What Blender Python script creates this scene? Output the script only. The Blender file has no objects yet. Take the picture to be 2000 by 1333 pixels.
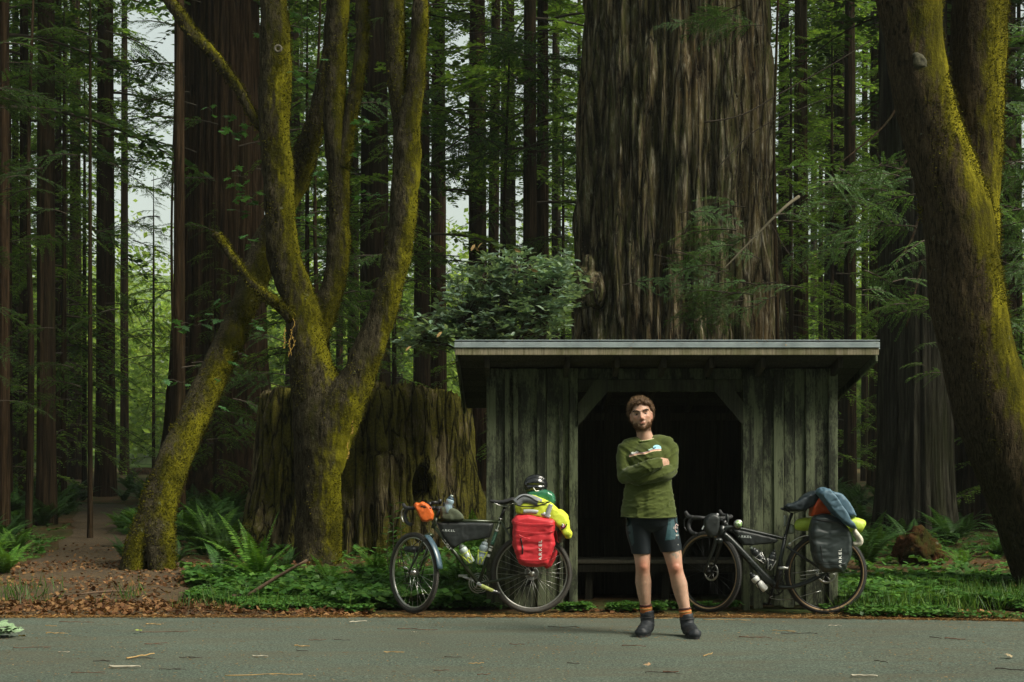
import bpy, bmesh, math, random
import numpy as np
from mathutils import Vector, Matrix
from mathutils.bvhtree import BVHTree

R = math.radians
RNG = np.random.default_rng(7)
random.seed(7)
SC = bpy.context.scene
COL = SC.collection

# ------------------------------------------------------------------ camera, sky, sun, exposure
FPX, CX, HY, CAMH = 2778.0, 1000.0, 897.0, 1.34
cam_d = bpy.data.cameras.new('camera'); cam = bpy.data.objects.new('camera', cam_d); COL.objects.link(cam)
cam.location = (0, 0, CAMH); cam.rotation_euler = (R(90), 0, 0)
cam_d.sensor_width = 36; cam_d.lens = 50; cam_d.shift_y = 0.115; cam_d.clip_end = 1500
SC.camera = cam
SUN_DIR = Vector((0.80, -0.46, 0.95)).normalized()
w = bpy.data.worlds.new('World'); SC.world = w; w.use_nodes = True
nt = w.node_tree; bgn = nt.nodes['Background']
sky = nt.nodes.new('ShaderNodeTexSky'); sky.sky_type = 'NISHITA'; sky.sun_disc = False
sky.sun_elevation = math.asin(SUN_DIR.z); sky.sun_rotation = math.atan2(SUN_DIR.x, SUN_DIR.y)
sky.dust_density = 3.5; sky.air_density = 1.2; sky.ozone_density = 1.0
hs = nt.nodes.new('ShaderNodeHueSaturation'); hs.inputs['Saturation'].default_value = 0.3
nt.links.new(sky.outputs[0], hs.inputs['Color']); tn = nt.nodes.new('ShaderNodeMix'); tn.data_type = 'RGBA'; tn.blend_type = 'MULTIPLY'; tn.inputs[0].default_value = 1.0; tn.inputs[7].default_value = (0.95, 1.0, 0.88, 1)
nt.links.new(hs.outputs[0], tn.inputs[6]); nt.links.new(tn.outputs[2], bgn.inputs[0]); bgn.inputs[1].default_value = 0.15
sd = bpy.data.lights.new('sun', 'SUN'); sun = bpy.data.objects.new('sun', sd); COL.objects.link(sun)
sd.energy = 4.3; sd.angle = R(26); sd.color = (1.0, 0.93, 0.80)
sun.rotation_euler = SUN_DIR.to_track_quat('Z', 'Y').to_euler()
SC.view_settings.view_transform = 'Standard'; SC.view_settings.look = 'None'
SC.view_settings.exposure = 0.43; SC.view_settings.gamma = 1.0; SC.view_settings.use_curve_mapping = False
SC.render.engine = 'CYCLES'
SC.cycles.max_bounces = 6; SC.cycles.diffuse_bounces = 3; SC.cycles.glossy_bounces = 2
SC.cycles.transmission_bounces = 4; SC.cycles.transparent_max_bounces = 6
SC.cycles.use_denoising = True; SC.cycles.caustics_reflective = False; SC.cycles.caustics_refractive = False

def P(px, py, D):
    "a point of the place, D metres down the view, that stands where the photograph's pixel lies"
    return Vector(((px - CX) * D / FPX, D, CAMH - (py - HY) * D / FPX))

# ------------------------------------------------------------------ numpy noise
_perm = np.random.default_rng(3).permutation(4096)
_val = np.random.default_rng(4).random(4096) * 2 - 1
def vnoise(p):
    p = np.asarray(p, float); i = np.floor(p).astype(np.int64); f = p - i; f = f * f * (3 - 2 * f)
    def h(a, b, c): return _val[_perm[(_perm[(_perm[a & 4095] + b) & 4095] + c) & 4095]]
    x, y, z = i[..., 0], i[..., 1], i[..., 2]; u, v, w_ = f[..., 0], f[..., 1], f[..., 2]
    def L(a, b, t): return a + (b - a) * t
    return L(L(L(h(x, y, z), h(x + 1, y, z), u), L(h(x, y + 1, z), h(x + 1, y + 1, z), u), v),
             L(L(h(x, y, z + 1), h(x + 1, y, z + 1), u), L(h(x, y + 1, z + 1), h(x + 1, y + 1, z + 1), u), v), w_)
def fbm(p, o=4, g=0.5):
    p = np.asarray(p, float); s = 0; a = 1; t = 0
    for k in range(o):
        s = s + a * vnoise(p * 2 ** k + 17.3 * k); t += a; a *= g
    return s / t

# ------------------------------------------------------------------ materials
def new_mat(name):
    m = bpy.data.materials.new(name); m.use_nodes = True; nt = m.node_tree
    return m, nt, nt.nodes['Principled BSDF']
def N(nt, t, **kw):
    n = nt.nodes.new(t)
    for k, v in kw.items():
        if k in n.inputs: n.inputs[k].default_value = v
        else: setattr(n, k, v)
    return n
def ramp(nt, fac, stops):
    r = nt.nodes.new('ShaderNodeValToRGB'); e = r.color_ramp.elements
    while len(e) < len(stops): e.new(0.5)
    for k, (p, c) in enumerate(stops):
        e[k].position = p; e[k].color = (c, c, c, 1) if isinstance(c, (int, float)) else (*c, 1)
    nt.links.new(fac, r.inputs[0]); return r.outputs[0]
def coords(nt, scale, kind='Object'):
    if kind == 'World': src = nt.nodes.new('ShaderNodeNewGeometry').outputs['Position']
    else: src = nt.nodes.new('ShaderNodeTexCoord').outputs[kind]
    mp = nt.nodes.new('ShaderNodeMapping'); mp.inputs['Scale'].default_value = scale
    nt.links.new(src, mp.inputs[0]); return mp.outputs[0]
def noise(nt, vec, scale, detail=4, rough=0.6, dist=0.0):
    n = nt.nodes.new('ShaderNodeTexNoise'); n.inputs['Scale'].default_value = scale; n.inputs['Detail'].default_value = detail
    n.inputs['Roughness'].default_value = rough; n.inputs['Distortion'].default_value = dist
    nt.links.new(vec, n.inputs['Vector']); return n.outputs['Fac']
def mixc(nt, fac, a, b, mode='MIX'):
    m = nt.nodes.new('ShaderNodeMix'); m.data_type = 'RGBA'; m.blend_type = mode
    for s, v in ((0, fac), (6, a), (7, b)):
        if isinstance(v, (int, float)): m.inputs[s].default_value = v
        elif isinstance(v, tuple): m.inputs[s].default_value = (*v, 1)
        else: nt.links.new(v, m.inputs[s])
    return m.outputs[2]
def math_(nt, op, a, b=0.0, clamp=False):
    m = nt.nodes.new('ShaderNodeMath'); m.operation = op; m.use_clamp = clamp
    for s, v in ((0, a), (1, b)):
        if isinstance(v, (int, float)): m.inputs[s].default_value = v
        else: nt.links.new(v, m.inputs[s])
    return m.outputs[0]
def bump(nt, bsdf, h, strength=0.5, dist=0.02):
    b = nt.nodes.new('ShaderNodeBump'); b.inputs['Strength'].default_value = strength; b.inputs['Distance'].default_value = dist
    nt.links.new(h, b.inputs['Height']); nt.links.new(b.outputs[0], bsdf.inputs['Normal'])

def simple(name, col, rough=0.6, metal=0.0, var=0.25, scale=40, bmp=0.15, spec=0.5, bd=0.003):
    m, nt, b = new_mat(name)
    v = coords(nt, (1, 1, 1)); n = noise(nt, v, scale, 4)
    lo = tuple(c * (1 - var) for c in col); hi = tuple(min(1, c * (1 + var)) for c in col)
    nt.links.new(ramp(nt, n, [(0.3, lo), (0.7, hi)]), b.inputs['Base Color'])
    b.inputs['Roughness'].default_value = rough; b.inputs['Metallic'].default_value = metal
    b.inputs['Specular IOR Level'].default_value = spec
    if bmp: bump(nt, b, n, bmp, bd)
    return m
def leafmat(name, c0, c1, c2, trans=0.35, rough=0.5, spec=0.35):
    "green that differs from leaf to leaf"
    m, nt, b = new_mat(name)
    g = nt.nodes.new('ShaderNodeNewGeometry')
    col = ramp(nt, g.outputs['Random Per Island'], [(0.0, c0), (0.55, c1), (1.0, c2)])
    big = noise(nt, coords(nt, (1, 1, 1), 'World'), 1.3, 2)
    col = mixc(nt, 1.0, col, ramp(nt, big, [(0.3, 0.55), (0.7, 1.25)]), 'MULTIPLY')
    nt.links.new(col, b.inputs['Base Color']); b.inputs['Roughness'].default_value = rough
    b.inputs['Specular IOR Level'].default_value = spec
    t = nt.nodes.new('ShaderNodeBsdfTranslucent'); nt.links.new(mixc(nt, 1.0, col, (1.25, 1.2, 0.6), 'MULTIPLY'), t.inputs[0])
    mx = nt.nodes.new('ShaderNodeMixShader'); mx.inputs[0].default_value = trans
    nt.links.new(b.outputs[0], mx.inputs[1]); nt.links.new(t.outputs[0], mx.inputs[2])
    nt.links.new(mx.outputs[0], nt.nodes['Material Output'].inputs[0]); return m

def bark_redwood(name, dark, mid, lite, moss=0.2, vs=1.0):
    m, nt, b = new_mat(name)
    v = coords(nt, (7 * vs, 7 * vs, 0.45 * vs), 'World')
    n1 = noise(nt, v, 2.0, 6, 0.65, 0.6); v2 = coords(nt, (1, 1, 0.25), 'World'); n2 = noise(nt, v2, 1.6, 4)
    fib = noise(nt, coords(nt, (60 * vs, 60 * vs, 3 * vs), 'World'), 1.0, 3)
    base = ramp(nt, n1, [(0.34, dark), (0.52, mid), (0.68, lite)])
    base = mixc(nt, ramp(nt, n2, [(0.52, 0.0), (0.68, moss * 2.2)]), base, (0.035, 0.042, 0.014))
    base = mixc(nt, 0.5, base, ramp(nt, fib, [(0.3, 0.35), (0.7, 1.0)]), 'MULTIPLY')
    nt.links.new(base, b.inputs['Base Color']); b.inputs['Roughness'].default_value = 0.95; b.inputs['Specular IOR Level'].default_value = 0.06
    h = math_(nt, 'ADD', math_(nt, 'MULTIPLY', n1, 1.0), math_(nt, 'MULTIPLY', fib, 0.35)); bump(nt, b, h, 0.9, 0.05)
    return m

def bark_plates(name):
    m, nt, b = new_mat(name)
    n1 = noise(nt, coords(nt, (5.5, 5.5, 0.7), 'World'), 2.0, 7, 0.7, 1.0); n3 = noise(nt, coords(nt, (9, 9, 1.5), 'World'), 1.5, 5, 0.75, 0.6)
    n2 = noise(nt, coords(nt, (1, 1, 0.5), 'World'), 1.1, 4); fib = noise(nt, coords(nt, (60, 60, 5), 'World'), 1.0, 4)
    base = ramp(nt, n1, [(0.37, (0.010, 0.007, 0.005)), (0.44, (0.12, 0.088, 0.050)), (0.54, (0.27, 0.215, 0.135)), (0.64, (0.60, 0.54, 0.41))])
    base = mixc(nt, ramp(nt, n3, [(0.43, 0.0), (0.58, 0.85)]), base, ramp(nt, n2, [(0.42, (0.11, 0.125, 0.035)), (0.66, (0.19, 0.125, 0.055))]))
    vo = nt.nodes.new('ShaderNodeTexVoronoi'); vo.feature = 'DISTANCE_TO_EDGE'; vo.inputs['Scale'].default_value = 1.0; vm = nt.nodes.new('ShaderNodeVectorMath'); vm.operation = 'ADD'; nz_ = nt.nodes.new('ShaderNodeTexNoise'); nz_.inputs['Scale'].default_value = 1.2; nz_.inputs['Detail'].default_value = 4; cc_ = coords(nt, (6.0, 6.0, 0.55), 'World'); nt.links.new(cc_, nz_.inputs['Vector']); nt.links.new(cc_, vm.inputs[0]); nt.links.new(nz_.outputs['Color'], vm.inputs[1]); nt.links.new(vm.outputs[0], vo.inputs['Vector'])
    crk = ramp(nt, vo.outputs['Distance'], [(0.0, 0.12), (0.10, 0.75), (0.25, 1.25)]); base = mixc(nt, 1.0, base, crk, 'MULTIPLY')
    sp = noise(nt, coords(nt, (1, 1, 0.6), 'World'), 26, 4, 0.8); base = mixc(nt, ramp(nt, sp, [(0.58, 0.0), (0.66, 0.7)]), base, (0.26, 0.26, 0.16))
    base = mixc(nt, 0.6, base, ramp(nt, fib, [(0.3, 0.3), (0.7, 1.15)]), 'MULTIPLY')
    nt.links.new(base, b.inputs['Base Color']); b.inputs['Roughness'].default_value = 0.95; b.inputs['Specular IOR Level'].default_value = 0.15
    bump(nt, b, math_(nt, 'ADD', math_(nt, 'MULTIPLY', n1, 1.0), math_(nt, 'ADD', math_(nt, 'MULTIPLY', crk, .6), math_(nt, 'MULTIPLY', fib, 0.3))), 1.0, 0.09)
    return m

def moss_bark(name, thresh=0.47, bark=((0.035, 0.027, 0.018), (0.09, 0.075, 0.05)), moss=((0.035, 0.04, 0.006), (0.14, 0.135, 0.012)), side=0.16):
    m, nt, b = new_mat(name)
    n1 = noise(nt, coords(nt, (1, 1, 0.55), 'World'), 3.2, 5, 0.62); fine = noise(nt, coords(nt, (1, 1, 1), 'World'), 38, 5, 0.7)
    crack = noise(nt, coords(nt, (26, 26, 4.5), 'World'), 1.6, 4, 0.6, 1.2)
    g = nt.nodes.new('ShaderNodeNewGeometry'); sx = nt.nodes.new('ShaderNodeSeparateXYZ'); nt.links.new(g.outputs['Normal'], sx.inputs[0])
    bias = math_(nt, 'MULTIPLY', sx.outputs[0], side)
    f = math_(nt, 'ADD', math_(nt, 'ADD', n1, bias), math_(nt, 'MULTIPLY', fine, 0.12))
    fac = ramp(nt, f, [(thresh - 0.05, 0.0), (thresh + 0.14, 1.0)])
    bk = ramp(nt, crack, [(0.36, bark[0]), (0.62, bark[1])])
    patch = math_(nt, 'ADD', noise(nt, coords(nt, (1, 1, .6), 'World'), 1.9, 4), math_(nt, 'MULTIPLY', sx.outputs[0], 0.22))  # moss colour brightened on right-facing bark: its sunlit side painted in
    ms = ramp(nt, math_(nt, 'ADD', math_(nt, 'MULTIPLY', fine, 0.35), math_(nt, 'MULTIPLY', patch, 0.75)), [(0.46, moss[0]), (0.62, tuple(a * .3 + c * .32 for a, c in zip(moss[0], moss[1]))), (0.77, moss[1])])
    col = mixc(nt, fac, bk, ms)
    lich = ramp(nt, noise(nt, coords(nt, (1, 1, 1), 'World'), 9, 4, 0.7), [(0.66, 0.0), (0.71, 0.55)])
    col = mixc(nt, lich, col, (0.17, 0.19, 0.13))
    nt.links.new(col, b.inputs['Base Color']); b.inputs['Roughness'].default_value = 0.95; b.inputs['Specular IOR Level'].default_value = 0.05
    h = math_(nt, 'ADD', math_(nt, 'MULTIPLY', crack, 0.8), math_(nt, 'MULTIPLY', fine, 0.9)); bump(nt, b, h, 0.9, 0.025)
    return m

# ------------------------------------------------------------------ object helpers
ORG = {}
def tag(o, label=None, cat=None, group=None, kind=None):
    if label: o['label'] = label
    if cat: o['category'] = cat
    if group: o['group'] = group
    if kind: o['kind'] = kind
    return o
def thing(name, label, cat, loc=(0, 0, 0), group=None):
    o = bpy.data.objects.new(name, None); COL.objects.link(o); o.empty_display_size = 0.2
    o.location = loc; ORG[o.name] = Vector(loc); return tag(o, label, cat, group)
def mesh_np(name, V, F, mats=None, mi=None, smooth=False):
    V = np.asarray(V, np.float32); me = bpy.data.meshes.new(name)
    if isinstance(F, list) and isinstance(F[0], np.ndarray): Fs = [np.asarray(f, np.int32) for f in F]
    else: Fs = [np.asarray(F, np.int32)]
    Fs = [f for f in Fs if len(f)]
    me.vertices.add(len(V)); me.vertices.foreach_set('co', V.ravel())
    loops = np.concatenate([f.ravel() for f in Fs]); tot = np.concatenate([np.full(len(f), f.shape[1], np.int32) for f in Fs])
    st = np.concatenate([[0], np.cumsum(tot)[:-1]]).astype(np.int32)
    me.loops.add(len(loops)); me.loops.foreach_set('vertex_index', loops)
    me.polygons.add(len(tot)); me.polygons.foreach_set('loop_start', st)
    try: me.polygons.foreach_set('loop_total', tot)
    except Exception: pass
    if mi is not None: me.polygons.foreach_set('material_index', np.asarray(mi, np.int32))
    if smooth: me.polygons.foreach_set('use_smooth', np.ones(len(tot), bool))
    for m in (mats or []): me.materials.append(m)
    me.update(calc_edges=True); return me
def link(name, me, parent=None, world=True):
    "link a mesh whose vertices are in world space as name under parent"
    o = bpy.data.objects.new(name, me); COL.objects.link(o)
    if parent is not None:
        org = ORG[parent.name]; ORG[o.name] = org; o.parent = parent
        if world and org.length > 0: me.transform(Matrix.Translation(-org))
    else: ORG[o.name] = Vector((0, 0, 0))
    return o
class MB:
    "collects shapes into one mesh"
    def __init__(s): s.v = []; s.f = []; s.m = []; s.cur = 0
    def add(s, vs, fs):
        o = len(s.v); s.v.extend([tuple(p) for p in vs]); s.f.extend([tuple(i + o for i in f) for f in fs]); s.m.extend([s.cur] * len(fs)); return s
    def box(s, c, d, rot=None, bev=0.0):
        x, y, z = (k / 2 for k in d); M = (rot or Matrix.Identity(3)); c = Vector(c)
        if bev <= 0:
            vs = [M @ Vector((i * x, j * y, k * z)) + c for i in (-1, 1) for j in (-1, 1) for k in (-1, 1)]
            return s.add(vs, [(0, 1, 3, 2), (4, 6, 7, 5), (0, 4, 5, 1), (2, 3, 7, 6), (0, 2, 6, 4), (1, 5, 7, 3)])
        bm = bmesh.new(); bmesh.ops.create_cube(bm, size=1)
        for v_ in bm.verts: v_.co = Vector((v_.co.x * d[0], v_.co.y * d[1], v_.co.z * d[2]))
        bmesh.ops.bevel(bm, geom=bm.edges[:], offset=bev, segments=1, affect='EDGES')
        bm.verts.index_update(); s.add([M @ v_.co + c for v_ in bm.verts], [[q.index for q in f.verts] for f in bm.faces]); bm.free(); return s
    def tube(s, pts, r, n=10, cap=True, flat=None, up=None, sub=0):
        pts = [Vector(p) for p in pts]
        rs = [r] * len(pts) if isinstance(r, (int, float)) else list(r)
        if sub: pts, rs = smooth_path(pts, rs, sub)
        V, F = tube_arrays(pts, rs, n, up=up, flat=flat)
        fs = [tuple(f) for f in F.tolist()]
        if cap:
            k = len(pts); fs.append(tuple(range(n - 1, -1, -1))); fs.append(tuple((k - 1) * n + i for i in range(n)))
        return s.add(V.tolist(), fs)
    def ell(s, c, r, rot=None, nu=16, nv=10):
        M = rot or Matrix.Identity(3); c = Vector(c); vs = []; fs = []
        for j in range(1, nv):
            th = math.pi * j / nv
            for i in range(nu):
                ph = 2 * math.pi * i / nu
                vs.append(M @ Vector((r[0] * math.sin(th) * math.cos(ph), r[1] * math.sin(th) * math.sin(ph), r[2] * math.cos(th))) + c)
        for j in range(nv - 2):
            for i in range(nu): fs.append((j * nu + i, (j + 1) * nu + i, (j + 1) * nu + (i + 1) % nu, j * nu + (i + 1) % nu))
        t = len(vs); vs.append(M @ Vector((0, 0, r[2])) + c); vs.append(M @ Vector((0, 0, -r[2])) + c); e = (nv - 2) * nu
        for i in range(nu): fs.append((t, i, (i + 1) % nu)); fs.append((t + 1, e + (i + 1) % nu, e + i))
        return s.add(vs, fs)
    def torus(s, c, Rr, r, axis=(0, 1, 0), n=48, k=10, a0=0, a1=360, rz=None):
        A = Vector(axis).normalized(); q = A.to_track_quat('Z', 'Y').to_matrix(); c = Vector(c); rz = rz or r
        full = abs(a1 - a0) >= 359.9; nn = n if full else n + 1; vs = []; fs = []
        for i in range(nn):
            a = R(a0 + (a1 - a0) * i / n)
            for j in range(k):
                b = 2 * math.pi * j / k; rr = Rr + r * math.cos(b)
                vs.append(q @ Vector((rr * math.cos(a), rr * math.sin(a), rz * math.sin(b))) + c)
        for i in range(n):
            i2 = (i + 1) % nn if full else i + 1
            for j in range(k): fs.append((i * k + j, i2 * k + j, i2 * k + (j + 1) % k, i * k + (j + 1) % k))
        return s.add(vs, fs)
    def prism(s, outline, y0, y1):
        "outline: world points at one depth; pushed from depth y0 to y1"
        n = len(outline); vs = [(p[0], y0, p[2]) for p in outline] + [(p[0], y1, p[2]) for p in outline]
        fs = [tuple(range(n)), tuple(range(2 * n - 1, n - 1, -1))] + [(i, (i + 1) % n + 0, (i + 1) % n + n, i + n)[::-1] for i in range(n)]
        return s.add(vs, fs)
    def mesh(s, name='mesh', mats=(), smooth=True):
        me = bpy.data.meshes.new(name); me.from_pydata(s.v, [], s.f)
        for m in mats: me.materials.append(m)
        me.polygons.foreach_set('material_index', s.m)
        if smooth: me.polygons.foreach_set('use_smooth', [True] * len(s.f))
        me.update(); return me
    def obj(s, name, mats, parent=None, smooth=True):
        if not isinstance(mats, (list, tuple)): mats = [mats]
        return link(name, s.mesh(name, mats, smooth), parent)
def smooth_path(pts, rs, sub):
    P3 = [Vector(p) for p in pts]; out = []; ro = []
    n = len(P3)
    for i in range(n - 1):
        p0 = P3[max(i - 1, 0)]; p1 = P3[i]; p2 = P3[i + 1]; p3 = P3[min(i + 2, n - 1)]
        for k in range(sub):
            t = k / sub
            out.append(0.5 * ((2 * p1) + (p2 - p0) * t + (2 * p0 - 5 * p1 + 4 * p2 - p3) * t * t + (3 * p1 - p0 - 3 * p2 + p3) * t ** 3))
            a, b = rs[i], rs[i + 1]
            ro.append(tuple(x + (y - x) * t for x, y in zip(a, b)) if isinstance(a, tuple) else a + (b - a) * t)
    out.append(P3[-1]); ro.append(rs[-1]); return out, ro
def tube_arrays(pts, rs, n, up=None, flat=None):
    pts = np.array([list(p) for p in pts], float); k = len(pts)
    T = np.gradient(pts, axis=0); T /= np.linalg.norm(T, axis=1, keepdims=True) + 1e-12
    u0 = np.array(up if up is not None else ((0, 1, 0) if abs(T[0][1]) < 0.9 else (1, 0, 0)), float)
    ra = np.array([r[0] if isinstance(r, tuple) else r for r in rs]); rb = np.array([r[1] if isinstance(r, tuple) else r for r in rs])
    Bv = np.zeros_like(pts); A = np.zeros_like(pts); b = u0
    for i in range(k):
        b = b - T[i] * b.dot(T[i]); b = b / (np.linalg.norm(b) + 1e-12); Bv[i] = b; A[i] = np.cross(b, T[i])
    th = np.linspace(0, 2 * np.pi, n, endpoint=False)
    V = pts[:, None, :] + A[:, None, :] * (ra[:, None] * np.cos(th))[..., None] + Bv[:, None, :] * (rb[:, None] * np.sin(th))[..., None]
    i = np.arange(k - 1)[:, None] * n; j = np.arange(n)[None, :]; j2 = (j + 1) % n
    F = np.stack([i + j, i + j2, i + n + j2, i + n + j], -1).reshape(-1, 4)
    return V.reshape(-1, 3), F
def remesh(mb, voxel, smooth=2, disp=None, name='mesh', mats=(), post=None):
    "fuse the shapes of mb into one skin"
    me = mb.mesh('tmp'); o = bpy.data.objects.new('tmp', me); COL.objects.link(o)
    md = o.modifiers.new('r', 'REMESH'); md.mode = 'VOXEL'; md.voxel_size = voxel
    if smooth:
        s = o.modifiers.new('s', 'SMOOTH'); s.iterations = smooth; s.factor = 0.5
    dg = bpy.context.evaluated_depsgraph_get(); ev = o.evaluated_get(dg); out = bpy.data.meshes.new_from_object(ev); out.name = name
    bpy.data.objects.remove(o); bpy.data.meshes.remove(me)
    n = len(out.vertices); co = np.zeros(n * 3, np.float32); out.vertices.foreach_get('co', co); co = co.reshape(-1, 3)
    nr = np.zeros(n * 3, np.float32); out.vertices.foreach_get('normal', nr); nr = nr.reshape(-1, 3)
    if disp is not None: co = co + nr * disp(co, nr)[:, None]
    if post is not None: co = post(co, nr)
    out.vertices.foreach_set('co', co.astype(np.float32).ravel())
    out.polygons.foreach_set('use_smooth', [True] * len(out.polygons)); out.materials.clear()
    for m in mats: out.materials.append(m)
    out.polygons.foreach_set('material_index', [0] * len(out.polygons)); out.update(); return out
def text_mesh(s, size, mat, shear=0.0, spacing=1.0, ext=0.0):
    cu = bpy.data.curves.new('txt', 'FONT'); cu.body = s; cu.size = size; cu.align_x = 'CENTER'; cu.align_y = 'CENTER'
    cu.shear = shear; cu.space_character = spacing; cu.extrude = ext; cu.offset = size * 0.012
    o = bpy.data.objects.new('txt', cu); COL.objects.link(o)
    dg = bpy.context.evaluated_depsgraph_get(); me = bpy.data.meshes.new_from_object(o.evaluated_get(dg))
    bpy.data.objects.remove(o); me.materials.clear(); me.materials.append(mat); return me
def decal(me, target_me, to_world, off=0.003, ydir=1.0):
    "lay a flat print (x,y of me) on the front of a surface: to_world maps (x,y)->(X,Z); target in world coordinates"
    bm = bmesh.new(); bm.from_mesh(target_me); tree = BVHTree.FromBMesh(bm); ymin = min(v.co.y for v in bm.verts); bm.free()
    for v in me.vertices:
        X, Z = to_world(v.co.x, v.co.y); hit = tree.ray_cast(Vector((X, ymin - 1, Z)), Vector((0, ydir, 0)))
        y = hit[0].y if hit[0] is not None else ymin
        v.co = Vector((X, y - off, Z))
    me.update(); return me
def copy_tree(o, parent=None):
    c = o.copy(); COL.objects.link(c)
    if parent is not None: c.parent = parent
    for ch in list(o.children): copy_tree(ch, c)
    return c

# ================================================================== materials of the place
M = {}
M['needle_far'] = leafmat('redwood needles painted sunlit', (0.07, 0.14, 0.028), (0.13, 0.24, 0.045), (0.22, 0.34, 0.07), 0.6, 0.55, 0.2)  # lighter copy of the needles, sunlight put into the colour
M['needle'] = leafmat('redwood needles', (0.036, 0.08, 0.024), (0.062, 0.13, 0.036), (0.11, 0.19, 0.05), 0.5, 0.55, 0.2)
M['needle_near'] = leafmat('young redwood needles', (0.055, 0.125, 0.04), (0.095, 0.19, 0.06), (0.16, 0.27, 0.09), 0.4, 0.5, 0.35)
M['maple_leaf'] = leafmat('maple leaves', (0.04, 0.12, 0.035), (0.06, 0.16, 0.05), (0.09, 0.20, 0.06), 0.4, 0.45, 0.35)
M['far_leaf'] = leafmat('far leaves painted sunlit', (0.11, 0.20, 0.022), (0.20, 0.31, 0.035), (0.31, 0.41, 0.06), 0.5, 0.6, 0.2)  # greens raised past real leaves to stand in for sunlight
M['laurel'] = leafmat('laurel leaves', (0.11, 0.19, 0.13), (0.18, 0.28, 0.19), (0.26, 0.36, 0.23), 0.35, 0.4, 0.9)
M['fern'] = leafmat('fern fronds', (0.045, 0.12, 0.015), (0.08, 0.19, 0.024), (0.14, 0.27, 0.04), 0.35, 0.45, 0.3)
M['fern_dark'] = leafmat('fern fronds painted shaded', (0.022, 0.065, 0.014), (0.04, 0.105, 0.024), (0.065, 0.14, 0.03), 0.3, 0.5, 0.3)  # darker copy of the fern green, shade put into the colour
M['clover'] = leafmat('sorrel leaves', (0.035, 0.10, 0.018), (0.06, 0.16, 0.028), (0.11, 0.22, 0.04), 0.3, 0.5, 0.3)
M['grass'] = leafmat('grass blades', (0.03, 0.09, 0.015), (0.06, 0.14, 0.02), (0.12, 0.19, 0.03), 0.3, 0.5, 0.3)
M['dead_leaf'] = leafmat('dead leaves', (0.07, 0.03, 0.013), (0.16, 0.075, 0.03), (0.30, 0.17, 0.07), 0.15, 0.75, 0.2)
M['needle_litter'] = leafmat('fallen needles', (0.16, 0.075, 0.025), (0.28, 0.15, 0.05), (0.42, 0.27, 0.10), 0.1, 0.8, 0.2)
M['wood_twig'] = simple('twig bark', (0.05, 0.038, 0.025), 0.9, 0, 0.4, 60)
M['bark_dark'] = bark_redwood('dark redwood bark', (0.011, 0.008, 0.005), (0.036, 0.024, 0.013), (0.075, 0.050, 0.027), 0.2)
M['bark_brown'] = bark_redwood('brown redwood bark', (0.013, 0.009, 0.005), (0.055, 0.034, 0.018), (0.11, 0.07, 0.038), 0.1)
M['bark_giant'] = bark_plates('giant redwood bark')
M['moss_a'] = moss_bark('mossy maple bark', 0.53, ((0.012, 0.010, 0.006), (0.075, 0.064, 0.038)), moss=((0.018, 0.019, 0.003), (0.15, 0.14, 0.008)), side=0.24)
M['moss_b'] = moss_bark('mossy maple bark ridged', 0.51, ((0.014, 0.011, 0.006), (0.070, 0.052, 0.028)), side=0.45, moss=((0.022, 0.022, 0.003), (0.20, 0.18, 0.011)))

def ground_h(x, y):
    x = np.asarray(x, float); y = np.asarray(y, float)
    e = 12.0 - 0.075 * np.clip(x - 1.5, 0, 60) ** 1.5 * 0.9
    s = np.clip((y - e + 0.12) / 0.3, 0, 1); h = -0.03 + 0.045 * s
    far = np.clip((y - 14) / 8, 0, 1)
    p = np.stack([x, y, 0 * x], -1)
    h = h + far * (0.10 * fbm(p * 0.25, 3) + 0.02) * np.clip((60 - y) / 20, 0, 1)
    t = np.clip((y - 25) / 50, 0, 1); h = h + 0.65 * t * t * (3 - 2 * t)
    h = h + np.clip(y - 150, 0, None) * 0.16 * (1 + 0.35 * fbm(p * 0.012 + 5, 3))
    return h
def gz(x, y): return float(ground_h(np.array([x]), np.array([y]))[0])
def road_edge(x): return 12.0 - 0.0675 * np.clip(np.asarray(x, float) - 1.5, 0, 60) ** 1.5

# ------------------------------------------------------------------ ground, road, path
def axis(a, b, c, n): return None
gx = np.sinh(np.linspace(-1, 1, 321) * 4.2) / np.sinh(4.2) * 420
gy = np.concatenate([np.linspace(-60, 10, 15)[:-1], np.linspace(10, 30, 90)[:-1], np.geomspace(30, 520, 110)])
X, Y = np.meshgrid(gx, gy); Z = ground_h(X, Y); nx, ny = len(gx), len(gy)
V = np.stack([X, Y, Z], -1).reshape(-1, 3); i = np.arange(ny - 1)[:, None] * nx; j = np.arange(nx - 1)[None, :]
F = np.stack([i + j, i + j + 1, i + nx + j + 1, i + nx + j], -1).reshape(-1, 4)
m, nt, b = new_mat('forest floor')
v = coords(nt, (1, 1, 1), 'World'); n1 = noise(nt, v, 0.9, 5, 0.65); n2 = noise(nt, v, 14, 6, 0.7)
duff = ramp(nt, n2, [(0.3, (0.03, 0.017, 0.009)), (0.5, (0.075, 0.042, 0.02)), (0.7, (0.15, 0.085, 0.04))])
green = ramp(nt, n2, [(0.3, (0.012, 0.022, 0.006)), (0.7, (0.04, 0.075, 0.018))])
sx = nt.nodes.new('ShaderNodeSeparateXYZ'); nt.links.new(v, sx.inputs[0])
farf = math_(nt, 'MULTIPLY', math_(nt, 'SUBTRACT', sx.outputs[1], 95.0), 0.05, True)
col = mixc(nt, ramp(nt, n1, [(0.42, 0.0), (0.6, 0.85)]), duff, green)
col = mixc(nt, farf, col, ramp(nt, noise(nt, v, 0.35, 6, 0.7), [(0.35, (0.03, 0.06, 0.015)), (0.65, (0.12, 0.18, 0.04))]))
nt.links.new(col, b.inputs['Base Color']); b.inputs['Roughness'].default_value = 0.95; b.inputs['Specular IOR Level'].default_value = 0.1
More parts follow.
